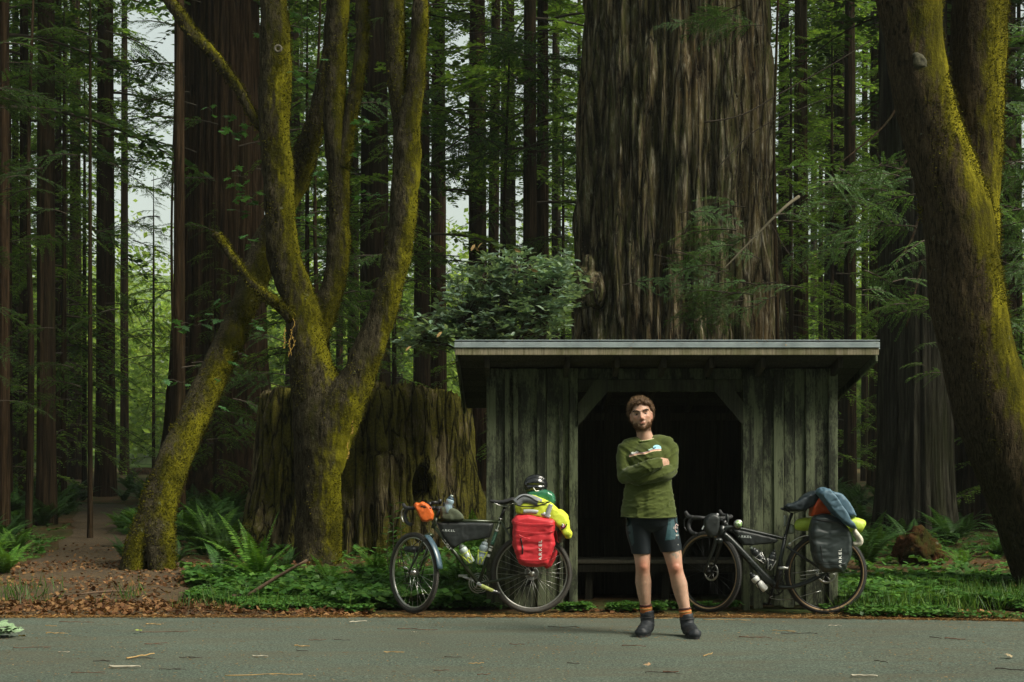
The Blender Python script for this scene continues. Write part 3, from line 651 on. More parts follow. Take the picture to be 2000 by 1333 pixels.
# buttress root on the left, cleft where it meets the body, and the hollow
r = r + 0.42 * np.exp(-((TH - (np.pi * 1.5 - 0.95)) / 0.16) ** 2) * np.clip(1 - Zs / 0.9, 0, 1) ** 1.4
r = r - 0.16 * np.exp(-((TH - (np.pi * 1.5 - 0.62)) / 0.05) ** 2) * np.clip(1 - Zs / 2.6, 0, 1)
hx, hz = np.pi * 1.5 + 0.57, 0.95
hol = np.exp(-(((TH - hx) / 0.075) ** 2 + ((Zs - hz) / 0.26) ** 2) ** 2); r = r - 0.42 * hol
r = r - 0.10 * np.exp(-(((TH - (hx - 0.36)) / 0.10) ** 2 + ((Zs - 1.42) / 0.035) ** 2))
Vs = np.stack([sc_.x + r * np.cos(TH), 21 + r * np.sin(TH), Zs], -1).reshape(-1, 3); i = np.arange(nr - 1)[:, None] * nseg; j = np.arange(nseg)[None]; j2 = (j + 1) % nseg
Fq = np.stack([i + j, i + j2, i + nseg + j2, i + nseg + j], -1).reshape(-1, 4)
top = Vs[-nseg:].copy(); ins = top.copy(); ins[:, :2] = np.array([sc_.x, 21]) + (ins[:, :2] - [sc_.x, 21]) * 0.86; ins[:, 2] -= 0.02; ins2 = ins.copy(); ins2[:, 2] -= 0.35; ins2[:, :2] = np.array([sc_.x, 21]) + (ins2[:, :2] - [sc_.x, 21]) * 0.9
n0 = len(Vs); allV = np.concatenate([Vs, ins, ins2, [[sc_.x, 21, 1.85]]]); jj = np.arange(nseg); jn = (jj + 1) % nseg
Fa = np.stack([n0 - nseg + jj, n0 - nseg + jn, n0 + jn, n0 + jj], -1); Fb = Fa + nseg; Fb[:, :2] = np.stack([n0 + jj, n0 + jn], -1); Fb[:, 2:] = np.stack([n0 + nseg + jn, n0 + nseg + jj], -1)
Fc = np.stack([n0 + nseg + jj, n0 + nseg + jn, np.full(nseg, n0 + 2 * nseg)], -1)
link('stump_body', mesh_np('stump_body', allV, [np.concatenate([Fq, Fa, Fb]), Fc], [M['stump']], smooth=True), t)
moss_spl = MB()
for k in range(260):
    a = rgs.uniform(0, 6.283); i_ = int(a / 6.2832 * nseg) % nseg; p = Vector(Vs[-nseg + i_]) + Vector((0, 0, -.05)); h_ = rgs.uniform(.03, .10); w_ = rgs.uniform(.008, .03); tx = Vector((-math.sin(a), math.cos(a), 0)); ox = Vector((math.cos(a), math.sin(a), 0)) * .01
    moss_spl.add([p - tx * w_ - ox, p + tx * w_ - ox, p + tx * w_ + ox, p - tx * w_ + ox, p + Vector((rgs.uniform(-.01, .01), 0, h_))], [(0, 1, 4), (1, 2, 4), (2, 3, 4), (3, 0, 4)])
o = moss_spl.obj('splinters', M['stump'], t, False); o['kind'] = 'stuff'
moss_later = True
mb = MB(); hp = P(845, 938, 19.75); mb.ell(hp, (.06, .1, .12)); mb.ell(hp + Vector((-.03, .03, -.12)), (.05, .08, .1))
link('knot', remesh(mb, 0.012, 2, lambda c, n: 0.02 * fbm(c * 20, 3), 'knot', [M['stump']]), t)

# ================================================================== mossy maples
def limb_chain(mb, pts, D0, n=14, sub=6):
    "pts: (px, py, width px[, D])"
    W = []; rr = []
    for p in pts:
        D = p[3] if len(p) > 3 else D0
        W.append(P(p[0], p[1], D)); rr.append(p[2] * D / FPX / 2)
    W2, r2 = smooth_path(W, rr, sub); mb.tube(W2, r2, n); mb.ell(W2[-1], (r2[-1],) * 3, nu=10, nv=6); return W2, r2
def bumpy(a=0.02, f=3.0, fine=0.007):
    def d(c, n): return a * fbm(c * [f, f, f * .6], 3) + fine * fbm(c * [28, 28, 9], 3) + fine * 1.6 * np.clip(fbm(c * [9, 9, 6], 3) + .1, 0, 1)
    return d
def moss_fuzz(me, count, seed, parent, L=0.035, thr=0.0, side=(0.7, -0.3, 0.5), name='moss'):
    rng = np.random.default_rng(seed); n = len(me.vertices)
    co = np.zeros(n * 3); me.vertices.foreach_get('co', co); co = co.reshape(-1, 3) + np.array(ORG[parent.name]); nr = np.zeros(n * 3); me.vertices.foreach_get('normal', nr); nr = nr.reshape(-1, 3)
    s = unit(np.array([side]))[0]; keep = (fbm(co * [2.2, 2.2, 1.3], 3) + 0.45 * (nr @ s)) > thr
    idx = np.nonzero(keep)[0]; idx = idx[rng.integers(0, len(idx), count)]
    c = co[idx] + rng.normal(0, 0.012, (count, 3)) - nr[idx] * 0.006; d = unit(nr[idx] * 0.75 + rng.normal(0, 0.45, (count, 3)) + [0, 0, -0.15]); q = unit(np.cross(d, rng.normal(0, 1, d.shape)))
    V, F = rhombs(c, d, q, rng.uniform(0.5, 1.3, count) * L, rng.uniform(0.5, 1.2, count) * L * 0.22)
    o = link(name, mesh_np(name, V, F, [M['moss_tuft']]), parent); o['kind'] = 'stuff'; return o
M['moss_tuft'] = leafmat('moss tufts', (0.03, 0.03, 0.004), (0.065, 0.062, 0.005), (0.12, 0.112, 0.007), 0.3, 0.9, 0.1)
def hexleaf(bend=0.12):
    V = [(0, 0, 0), (0.3, 0.2, bend * .6), (0.7, 0.17, bend * .5), (1, 0, -0.06), (0.7, -0.17, bend * .5), (0.3, -0.2, bend * .6), (0.5, 0, 0)]
    return V, [(0, 6, 1), (1, 6, 2), (2, 6, 3), (3, 6, 4), (4, 6, 5), (5, 6, 0)]
def maple_leaf_mesh(seed=0):
    rg = random.Random(seed); V = [(0.0, 0, 0.0)]
    # lobes of a broad maple leaf: (angle, radius)
    out = [(180, .05), (150, .30), (128, .42), (110, .27), (88, .50), (68, .72), (60, .50), (46, .42), (30, .66), (18, .62), (8, .82), (0, 1.0), (-8, .82), (-18, .62), (-30, .66), (-46, .42), (-60, .50), (-68, .72), (-88, .50), (-110, .27), (-128, .42), (-150, .30)]
    for a, r_ in out:
        r_ *= rg.uniform(.92, 1.08); V.append((0.12 + r_ * math.cos(R(a)) * .8, r_ * math.sin(R(a)) * .8, -0.22 * r_ * r_ + 0.06 * math.cos(R(a) * 5)))
    n = len(out); V[0] = (0.15, 0, 0); F = [(0, 1 + i, 1 + (i + 1) % n) for i in range(n)]
    V += [(-0.45, 0.006, 0.06), (-0.45, -0.006, 0.06), (0.1, 0.012, 0.0), (0.1, -0.012, 0.0)]; F.append((n + 1, n + 2, n + 4, n + 3))
    me = bpy.data.meshes.new('leaf'); me.from_pydata(V, [], F); me.materials.append(M['maple_leaf']); me.update(); return me
MLEAF = [maple_leaf_mesh(s) for s in range(3)]
def mleaf(parent, pos, size, seed):
    rg = random.Random(seed); o = bpy.data.objects.new('leaf', MLEAF[seed % 3]); COL.objects.link(o); o.parent = parent
    o.location = Vector(pos) - ORG[parent.name]; o.scale = (size,) * 3; o.rotation_euler = (rg.uniform(-.35, .35), rg.uniform(-.1, .55), rg.uniform(0, 6.28)); return o
def leafy(parent, clusters, D, seed, size=0.12):
    rg = random.Random(seed)
    for (px, py, n, sx, sy) in clusters:
        mb = MB(); c0 = P(px, py, D + rg.uniform(-.4, .4))
        for k in range(n):
            p = c0 + Vector((rg.gauss(0, sx) * D / FPX, rg.uniform(-.25, .25), rg.gauss(0, sy) * D / FPX))
            mleaf(parent, p, size * rg.uniform(.7, 1.2), rg.randrange(9999)); mb.tube([c0 + Vector((0, 0, -.02)), (c0 + p) / 2 + Vector((0, 0, .01)), p], [.003, .0025, .002], 4)
        mb.obj('twig', M['wood_twig'], parent)
def maple_crown(parent, centers, n, seed):
    rng = np.random.default_rng(seed); C = []
    for c, rad in centers:
        p = rng.normal(0, 1, (n, 3)) * np.array(rad) * 0.5; C.append(p + np.array(c))
    C = np.concatenate(C); C = C[fbm(C * 0.9, 3) > -0.1]; nn = unit(np.array([0, 0, 1.0]) + rng.normal(0, .45, C.shape)); d = unit(np.cross(nn, rng.normal(0, 1, C.shape)))
    C = C[C[:, 2] > 9.5]; nn = nn[:len(C)]; d = d[:len(C)]; s = rng.uniform(.12, .22, len(C)); V, F = rhombs(C, d, nn, s, s * .42)
    o = link('crown', mesh_np('crown', V, F, [M['maple_leaf']]), parent); o['kind'] = 'stuff'

D0 = 18.0
bx = P(622, 1100, D0); t = thing('maple_tree', 'many stemmed mossy maple with a broken branch standing before the stump', 'tree', (bx.x, D0, gz(bx.x, D0)))
mb = MB()
limb_chain(mb, [(626, 1125, 112), (621, 1085, 90), (624, 1000, 84), (624, 900, 92), (632, 840, 122), (630, 790, 118), (608, 720, 84), (597, 650, 72), (585, 590, 64), (556, 500, 60), (546, 400, 56), (538, 250, 58), (538, 120, 58), (535, 0, 52), (528, -140, 44), (505, -330, 30)], D0, 18)
limb_chain(mb, [(600, 690, 60), (628, 625, 52), (655, 540, 46), (664, 440, 46), (659, 330, 42), (655, 210, 44), (656, 90, 42), (662, 0, 40), (670, -160, 32), (650, -330, 20)], D0 + .15)
limb_chain(mb, [(624, 1080, 30), (624, 1000, 60), (632, 890, 92), (650, 825, 100), (678, 778, 82), (702, 735, 66), (734, 650, 58), (762, 560, 55), (784, 440, 56), (794, 330, 54), (797, 250, 50), (811, 170, 36), (816, 90, 32), (822, 0, 32), (835, -150, 26), (860, -330, 15)], D0 - .15)
for a_ in ((590, 1120), (655, 1125), (622, 1135)): mb.tube([P(622, 1060, 17.9), P((622 + a_[0]) / 2, 1095, 17.75), P(a_[0], a_[1] + 8, 17.5)], [.2, .13, .06], 12, sub=3)
me = remesh(mb, 0.022, 7, bumpy(0.05, 3.0, 0.014), 'trunk', [M['moss_a']]); trunk = link('trunk', me, t)
for nm, pts, dd in (('branch', [(668, 330, 26), (684, 235, 28), (697, 160, 27), (708, 80, 25), (706, 0, 24), (712, -150, 16)], .1),
                    ('branch', [(792, 260, 34), (780, 200, 40), (773, 120, 40), (768, 0, 40), (755, -150, 26)], -.1),
                    ('branch', [(527, 265, 20), (500, 238, 19), (462, 170, 19), (420, 112, 20), (382, 75, 22), (350, 28, 24), (322, -12, 22), (280, -90, 14)], 0),
                    ('branch', [(570, 625, 22), (545, 598, 20), (500, 562, 18), (466, 522, 17), (440, 484, 13), (428, 466, 17), (421, 462, 13)], -.2)):
    mb = MB(); limb_chain(mb, pts, D0 + dd, 12); me2 = remesh(mb, 0.014, 2, bumpy(0.02, 6, 0.008), 'branch', [M['moss_a']]); link('branch', me2, t)
    moss_fuzz(me2, 2500, 5, t, 0.035, -0.15)
moss_fuzz(me, 26000, 2, t, 0.030, 0.12)
mb = MB()
for px, py, rr_, dy in ((543, 96, 6, -.29),):
    c = P(px, py, D0 + dy); mb.torus(c, rr_ * D0 / FPX, rr_ * .4 * D0 / FPX, (0, 1, 0), 16, 6)
mb.obj('knot', simple('knot rind', (0.10, 0.09, 0.065), 0.9, 0, 0.4, 30), t)
mb = MB(); rg = random.Random(3); CATK = simple('dry yellow catkins', (0.42, 0.27, 0.05), 0.8, 0, 0.3, 60)
for px, py, L, wv in [(572, 622, 70, 5), (566, 655, 40, 2), (607, 870, 40, 3), (614, 898, 34, 3), (620, 892, 28, 3), (622, 905, 30, 3), (628, 888, 34, 2), (633, 868, 22, 1), (688, 820, 28, 2), (680, 860, 36, 2), (604, 880, 18, 1), (617, 912, 22, 3), (636, 895, 24, 2), (556, 640, 40, 1)]:
    pts = [P(px + wv * math.sin(k * 1.3) * .8 + rg.uniform(-1, 1), py + L * k / 9, D0 - .36) for k in range(10)]
    mb.tube(pts, 0.0025, 5)
    for p in pts[2:]:
        for _ in range(3): mb.ell(p + Vector((rg.uniform(-.012, .012), rg.uniform(-.01, 0), rg.uniform(-.016, .016))), (.0035, .003, .010), nu=6, nv=4)
    mb.obj('hanging_catkin', CATK, t); mb = MB()
leafy(t, [(415, 216, 3, 10, 6), (446, 230, 5, 9, 6), (470, 258, 6, 14, 6), (440, 258, 3, 12, 3), (478, 268, 3, 8, 5), (470, 342, 4, 12, 3), (465, 365, 4, 12, 6), (480, 388, 9, 16, 10), (470, 412, 3, 10, 4), (488, 470, 4, 9, 5), (498, 478, 3, 8, 4), (385, 634, 5, 14, 5), (415, 625, 4, 10, 4), (352, 630, 3, 8, 3), (352, 745, 3, 10, 4), (440, 590, 3, 9, 3), (490, 625, 3, 8, 4), (495, 640, 2, 8, 4), (490, 60, 3, 8, 4), (705, 246, 5, 12, 4), (722, 380, 5, 12, 4), (735, 376, 3, 8, 3), (590, 430, 4, 8, 8), (655, 120, 4, 10, 8), (590, 30, 6, 16, 18), (600, 100, 6, 14, 18), (575, 150, 4, 10, 8), (600, 160, 4, 10, 8), (688, 302, 2, 6, 4), (620, 340, 4, 9, 8), (668, 128, 3, 8, 6), (350, 640, 2, 8, 3), (430, 800, 2, 8, 4), (455, 712, 2, 6, 3)], 17.9, 4, 0.125)
maple_crown(t, [((bx.x - 1.5, 17, 13.5), (4, 4, 2.4)), ((bx.x + 1, 18, 14.5), (4, 4, 3)), ((bx.x + 3, 19, 14), (3, 3, 2.4))], 1600, 8)

D1 = 17.0
bx = P(285, 1115, D1); t = thing('maple_tree', 'leaning maple thick with moss beside the dirt path, crossing behind the many stemmed one', 'tree', (bx.x, D1 - .3, gz(bx.x, D1)))
mb = MB()
limb_chain(mb, [(246, 1140, 34, 16.6), (272, 1080, 58, 16.8), (300, 1010, 62, 17)], D1); limb_chain(mb, [(318, 1135, 46, 16.6), (312, 1075, 54, 16.7), (308, 1010, 58, 17)], D1)
limb_chain(mb, [(292, 1080, 60), (308, 1000, 70), (328, 930, 66, 17.2), (362, 850, 60, 17.6), (405, 760, 57, 18), (446, 670, 55, 18.4), (482, 585, 54, 18.8), (508, 515, 60, 19), (530, 455, 54, 19.1), (568, 375, 50, 19.2), (592, 318, 48, 19.1), (612, 255, 42, 19), (628, 190, 32, 19), (642, 110, 26, 19), (650, 0, 24, 19), (668, -160, 18, 19)], D1, 18)
me = remesh(mb, 0.02, 3, bumpy(0.03, 3.5, 0.012), 'trunk', [M['moss_a']]); link('trunk', me, t); moss_fuzz(me, 20000, 9, t, 0.031, 0.08)
leafy(t, [(345, 640, 2, 6, 3), (467, 690, 2, 5, 3), (425, 740, 2, 5, 3)], 16.6, 14, 0.1)
maple_crown(t, [((-1.5, 19.5, 14), (3, 3, 2))], 900, 18)

D2 = 14.0
t = thing('maple_tree', 'thick leaning mossy maple forking in two at the right edge of the picture', 'tree', (P(2085, 0, D2).x, D2, gz(5.4, D2)))
mb = MB()
limb_chain(mb, [(2125, 1210, 200), (2078, 1140, 165), (2042, 1060, 158), (2012, 980, 156), (1974, 890, 152), (1940, 800, 150), (1914, 700, 138), (1891, 600, 142), (1880, 520, 140), (1869, 420, 140), (1848, 345, 128), (1830, 290, 114), (1805, 200, 108), (1791, 130, 108), (1780, 60, 116), (1776, 0, 122), (1770, -150, 110), (1740, -350, 90)], D2, 22, 8)
limb_chain(mb, [(1905, 500, 90, 14.15), (1908, 400, 84, 14.25), (1908, 300, 98, 14.3), (1906, 180, 104, 14.3), (1910, 90, 106, 14.3), (1912, 0, 108, 14.3), (1925, -150, 100, 14.3), (1960, -350, 80, 14.3)], D2, 20, 8)
me = remesh(mb, 0.02, 3, lambda c, n: 0.035 * fbm(c * [3, 3, 2], 3) + 0.012 * fbm(c * [16, 16, 5], 3) + 0.006 * fbm(c * [55, 55, 7], 2), 'trunk', [M['moss_b']]); link('trunk', me, t); moss_fuzz(me, 40000, 12, t, 0.028, 0.18, side=(0.95, -0.1, 0.25))
mb = MB(); kc = P(1797, 119, D2 - .29)
mb.ell(kc + Vector((0, .02, 0)), (.062, .035, .075)); mb.ell(kc + Vector((.05, .03, -.03)), (.03, .03, .05)); mb.ell(kc + Vector((-.03, .03, .06)), (.04, .03, .03))
link('sawn_knot', remesh(mb, .009, 1, lambda c, n: .012 * fbm(c * 22, 3) - .012 * np.exp(-(np.linalg.norm((c - np.array(kc)) * [1, 0, 1], axis=1) / .022) ** 2), 'sawn_knot', [simple('sawn branch end', (0.045, 0.042, 0.020), 0.9, 0, 0.6, 30, 0.8, bd=0.01)]), t)
maple_crown(t, [((4.5, 15, 13), (3, 3, 1.8)), ((6.5, 16, 13), (3, 3, 1.8))], 1500, 28)

# ================================================================== shelter
def shed_wood(name, lo, mid, hi, alg, algf):
    m, nt, b = new_mat(name); oi = nt.nodes.new('ShaderNodeObjectInfo')
    g = nt.nodes.new('ShaderNodeNewGeometry'); cmb = nt.nodes.new('ShaderNodeVectorMath'); cmb.operation = 'ADD'
    rn = nt.nodes.new('ShaderNodeCombineXYZ'); nt.links.new(math_(nt, 'MULTIPLY', oi.outputs['Random'], 60.0), rn.inputs[2]); nt.links.new(g.outputs['Position'], cmb.inputs[0]); nt.links.new(rn.outputs[0], cmb.inputs[1])
    def mp(s):
        k = nt.nodes.new('ShaderNodeMapping'); k.inputs['Scale'].default_value = s; nt.links.new(cmb.outputs[0], k.inputs[0]); return k.outputs[0]
    gr = noise(nt, mp((70, 20, 2.2)), 1.0, 6, 0.7, 0.4); pat = noise(nt, mp((5, 2, 1.5)), 1.0, 5, 0.65); sp = noise(nt, mp((60, 40, 22)), 1.0, 3, 0.8)
    col = ramp(nt, gr, [(0.3, lo), (0.5, mid), (0.72, hi)])
    col = mixc(nt, 1.0, col, ramp(nt, oi.outputs['Random'], [(0, 0.65), (1, 1.25)]), 'MULTIPLY')
    f = ramp(nt, math_(nt, 'ADD', math_(nt, 'MULTIPLY', pat, 0.8), math_(nt, 'MULTIPLY', sp, 0.3)), [(0.50, 0.0), (0.60, algf)])
    col = mixc(nt, f, col, ramp(nt, gr, [(0.3, tuple(a * .5 for a in alg)), (0.7, alg)]))
    nt.links.new(col, b.inputs['Base Color']); b.inputs['Roughness'].default_value = 0.9; b.inputs['Specular IOR Level'].default_value = 0.2
    bump(nt, b, math_(nt, 'ADD', gr, math_(nt, 'MULTIPLY', sp, 0.3)), 0.7, 0.006); return m
M['shed'] = shed_wood('dark stained boards with algae', (0.009, 0.011, 0.007), (0.027, 0.031, 0.021), (0.062, 0.068, 0.046), (0.185, 0.215, 0.125), 0.75)
M['shed_shade'] = shed_wood('lintel wood with painted shade', (0.008, 0.009, 0.006), (0.024, 0.026, 0.017), (0.055, 0.058, 0.038), (0.10, 0.12, 0.06), 0.4)  # roof shade on header and braces put into the wood colour
M['shed_in'] = shed_wood('dark inside boards', (0.012, 0.012, 0.008), (0.036, 0.033, 0.022), (0.075, 0.068, 0.046), (0.03, 0.03, 0.02), 0.2)
M['fascia'] = shed_wood('pale weathered fascia', (0.10, 0.085, 0.05), (0.24, 0.21, 0.14), (0.36, 0.32, 0.22), (0.10, 0.11, 0.03), 0.5)
m, nt, b = new_mat('grey metal flashing'); v = coords(nt, (1, 1, 1), 'World'); n1 = noise(nt, v, 6, 5)
nt.links.new(ramp(nt, n1, [(0.3, (0.22, 0.27, 0.28)), (0.7, (0.36, 0.42, 0.43))]), b.inputs['Base Color']); b.inputs['Roughness'].default_value = 0.55; b.inputs['Metallic'].default_value = 0.35; M['flash'] = m
YW = 12.5; KW = YW / FPX
def WX(px): return (px - CX) * KW
def WZ(py): return CAMH - (py - HY) * KW
t = thing('shelter', 'small open fronted wooden shelter with a chamfered doorway and a lean to roof', 'shelter', (WX(1290), 13.2, 0)); SH = t
rg = random.Random(11)
RY0, RY1, RZ0, RZ1 = 12.10, 14.13, 2.225, 1.84; SL = (RZ0 - RZ1) / (RY1 - RY0)
def roofz(y): return RZ0 - (y - RY0) * SL
def board(x0, x1, z0, z1, y0, th, name='board', mt=None, j=0.004):
    mb = MB(); mb.box(((x0 + x1) / 2, y0 + th / 2 + rg.uniform(-j, j), (z0 + z1) / 2), (x1 - x0, th, z1 - z0), Matrix.Rotation(rg.uniform(-.002, .002), 3, 'Y'), bev=0.003)
    return mb.obj(name, mt or M['shed'], SH, smooth=False)
top = roofz(YW) - 0.015
for a, b_ in ((968, 991), (991.5, 1009), (1009.5, 1050), (1050.5, 1067), (1067.5, 1096), (1096.5, 1111)): board(WX(a) + .001, WX(b_) - .001, 0.03 + rg.uniform(-.01, .03), top, YW, 0.02)
for a, b_ in ((986, 995), (1003, 1012), (1049, 1066), (1092, 1099)): board(WX(a), WX(b_), 0.05, top - .01, YW - 0.020, 0.018, 'batten')
for a, b_ in ((1471, 1490), (1490.5, 1512), (1512.5, 1531), (1531.5, 1552), (1552.5, 1572), (1572.5, 1590), (1590.5, 1617)): board(WX(a) + .001, WX(b_) - .001, 0.03 + rg.uniform(-.01, .03), top, YW, 0.02)
for a, b_ in ((1463, 1472), (1511, 1529), (1573, 1590)): board(WX(a), WX(b_), 0.05, top - .01, YW - 0.020, 0.018, 'batten')
for a, b_ in ((950, 968), (1617, 1635)):
    board(WX(a), WX(b_), -0.03, top, YW - 0.03, 0.09, 'corner_post')
    mb = MB(); mb.box((WX((a + b_) / 2), 13.95, 0.9), (.09, .09, 1.9 - .05)); mb.obj('corner_post', M['shed_in'], SH, False)
for a, b_ in ((1111.5, 1128), (1450, 1463)): board(WX(a), WX(b_), -0.03, top, YW - 0.035, 0.10, 'door_post')
# header boards above the doorway, header and chamfer braces
xs = [1128.5, 1168, 1208, 1249, 1290, 1331, 1372, 1412, 1449.5]
for a, b_ in zip(xs[:-1], xs[1:]): board(WX(a) + .001, WX(b_) - .001, WZ(766), top, YW, 0.02)
board(WX(1128.5), WX(1449.5), WZ(765), WZ(742), YW - 0.026, 0.024, 'header', M['shed_shade'])
for poly in ([(1128.6, 833), (1187, 765.3), (1187, 742), (1164, 742), (1128.6, 790)], [(1449.4, 831), (1394, 765.3), (1394, 742), (1418, 742), (1449.4, 786)]):
    mb = MB(); mb.prism([(WX(a), 0, WZ(b_)) for a, b_ in poly], YW - 0.052, YW - 0.028); mb.obj('corner_brace', M['shed_shade'], SH, False)
# inside: back wall, side walls, studs, rails, bench
x0, x1 = WX(955), WX(1630); nb = 17
for k in range(nb):
    a = x0 + (x1 - x0) * k / nb; board(a - .006, a + (x1 - x0) / nb + .006, 0.0, roofz(13.95) - .01, 13.95 + (k % 2) * .021, 0.02, mt=M['shed_in'], j=0)
for xx in (x0 - 0.01, x1 + .0):
    for k in range(7):
        y = YW + .11 + k * 0.196; mb = MB(); mb.box((xx, y + .095, (roofz(y + .19)) / 2), (0.02, .19, roofz(y + .19) - .03), bev=.003); mb.obj('board', M['shed_in'], SH, False)
for px in (1190, 1337, 1410): mb = MB(); X_ = (px - CX) * 13.9 / FPX; mb.box((X_, 13.91, .9), (.09, .07, 1.78)); mb.obj('stud', M['shed_in'], SH, False)
for z in (0.72, 1.75): mb = MB(); mb.box(((x0 + x1) / 2, 13.88, z), (x1 - x0 - .02, .045, .07)); mb.obj('rail', M['shed_in'], SH, False)
for k in range(3): mb = MB(); mb.box(((x0 + x1) / 2, 13.38 + k * .15, .375), (x1 - x0 - .05, .14, .035), bev=.004); mb.obj('bench_plank', simple('worn bench wood', (0.12, 0.11, 0.08), 0.8), SH, False)
mb = MB(); mb.box(((x0 + x1) / 2, 13.34, .32), (x1 - x0 - .05, .03, .08)); mb.obj('bench_rail', M['shed_in'], SH, False)
for px in (1150, 1300, 1440): mb = MB(); mb.box(((px - CX) * 13.4 / FPX, 13.42, .16), (.07, .07, .33)); mb.obj('bench_leg', M['shed_in'], SH, False)
# roof
xa, xb = (889 - CX) * RY0 / FPX, (1716 - CX) * RY0 / FPX; ang = math.atan(SL); Rm = Matrix.Rotation(-ang, 3, 'X'); LR = math.hypot(RY1 - RY0, RZ0 - RZ1)
nb = 9
for k in range(nb):
    y = RY0 + .02 + (RY1 - RY0 - .02) * (k + .5) / nb; mb = MB(); mb.box(((xa + xb) / 2, y, roofz(y) + .012), (xb - xa - .06, LR / nb - .006, .02), Rm, bev=.002); mb.obj('roof_board', M['shed_in'], SH, False)
for px in (952, 1105, 1200, 1290, 1380, 1478, 1625):
    x = WX(px); mb = MB(); mb.box((x, (RY0 + RY1) / 2 + .02, (RZ0 + RZ1) / 2 - .05), (.04, LR - .1, .09), Rm); mb.obj('rafter', M['shed_in'], SH, False)
mb = MB(); mb.box(((xa + xb) / 2, RY0 - .0, 2.222 + .031), (xb - xa, .025, .062), bev=.003); mb.obj('fascia_board', M['fascia'], SH, False)
for x in (xa + .012, xb - .012):
    mb = MB(); mb.box((x, (RY0 + RY1) / 2 + .015, (RZ0 + RZ1) / 2 + .0), (.022, LR - .02, .11), Rm, bev=.003); mb.obj('barge_board', M['shed'], SH, False)
mb = MB(); yy = (RY0 + RY1) / 2
for k in range(60):
    x = xa - .01 + (xb - xa + .02) * (k + .5) / 60; mb.box((x, yy, (RZ0 + RZ1) / 2 + .052 + (0.012 if k % 3 == 0 else 0)), ((xb - xa + .02) / 60, LR + .02, .01), Rm)
mb.obj('roof_sheet', M['flash'], SH, False)
mb = MB(); mb.box(((xa + xb) / 2, RY0 - .018, 2.308), (xb - xa + .012, .012, .046), bev=.002); mb.box(((xa + xb) / 2, RY0 + .06, 2.332), (xb - xa + .012, .17, .005), Rm); mb.obj('flashing', M['flash'], SH, False)
rn_ = np.random.default_rng(5); n_ = 900; x_ = rn_.uniform(xa, xb, n_); y_ = RY0 + rn_.random(n_) ** 2 * 1.2; zz_ = RZ0 - (y_ - RY0) * SL + .075; a_ = rn_.uniform(0, 6.28, n_)
V, F = rhombs(np.stack([x_, y_, zz_ + rn_.uniform(.02, .04, n_)], -1), np.stack([np.cos(a_), np.sin(a_), rn_.normal(0, .25, n_)], -1), np.tile([[0, 0, 1.0]], (n_, 1)), rn_.uniform(.03, .08, n_), .004); o = link('roof_litter', mesh_np('roof_litter', V, F, [M['needle_litter']]), SH); o['kind'] = 'stuff'

# ================================================================== laurel behind the shelter
D3 = 18.5
t = thing('laurel_tree', 'leafy dark green laurel spreading behind the left end of the shelter roof', 'shrub', (P(960, 0, D3).x, D3, gz(-.3, D3)))
rng = np.random.default_rng(40); rgl = random.Random(40)
blobs = [(1010, 520, 75, 30), (1075, 560, 60, 45), (940, 560, 60, 40), (990, 600, 90, 45), (900, 620, 60, 35), (1060, 620, 55, 35), (850, 640, 50, 28), (820, 665, 45, 25), (905, 660, 60, 25), (1100, 520, 25, 25), (960, 650, 60, 25), (1110, 585, 20, 15)]
pts = []
for bx_, by_, rx_, ry_ in blobs:
    n = int(rx_ * ry_ * 0.047)
    a = rng.uniform(0, 2 * np.pi, n); q = np.sqrt(rng.random(n)) * np.where(rng.random(n) < .3, rng.uniform(1.1, 1.6, n), rng.uniform(.8, 1.1, n))
    for aa, qq in zip(a, q): pts.append(P(bx_ + rx_ * qq * math.cos(aa), by_ + ry_ * qq * math.sin(aa), D3 + rgl.uniform(-.6, .6)))
# stems and twigs towards the leaf clusters
root = Vector((P(985, 0, D3).x, D3, gz(-.2, D3) - .1)); base = P(985, 735, D3); stems = []; mb = MB(); mb.tube([root, root.lerp(base, .5) + Vector((.05, 0, 0)), base], [.08, .07, .055], 10, sub=4); mb.obj('trunk', M['wood_twig'], t)
for k, (bx_, by_, rx_, ry_) in enumerate(blobs[:9]):
    e = P(bx_, by_, D3 + rgl.uniform(-.3, .3)); m1 = base.lerp(e, .5) + Vector((rgl.uniform(-.1, .1), rgl.uniform(-.1, .1), .12))
    mb = MB(); mb.tube([base, m1, e], [.028, .02, .008], 8, sub=5); mb.obj('stem', M['wood_twig'], t)
    stems.append((m1, e))
V6, F6 = hexleaf()
lm = bpy.data.meshes.new('leaf'); lm.from_pydata(V6, [], F6); lm.materials.append(M['laurel']); lm.update()
order = sorted(range(len(pts)), key=lambda i: pts[i].y); big = set(order[:300])
Vb = np.array(V6); allV, allF = [], []; tw = MB()
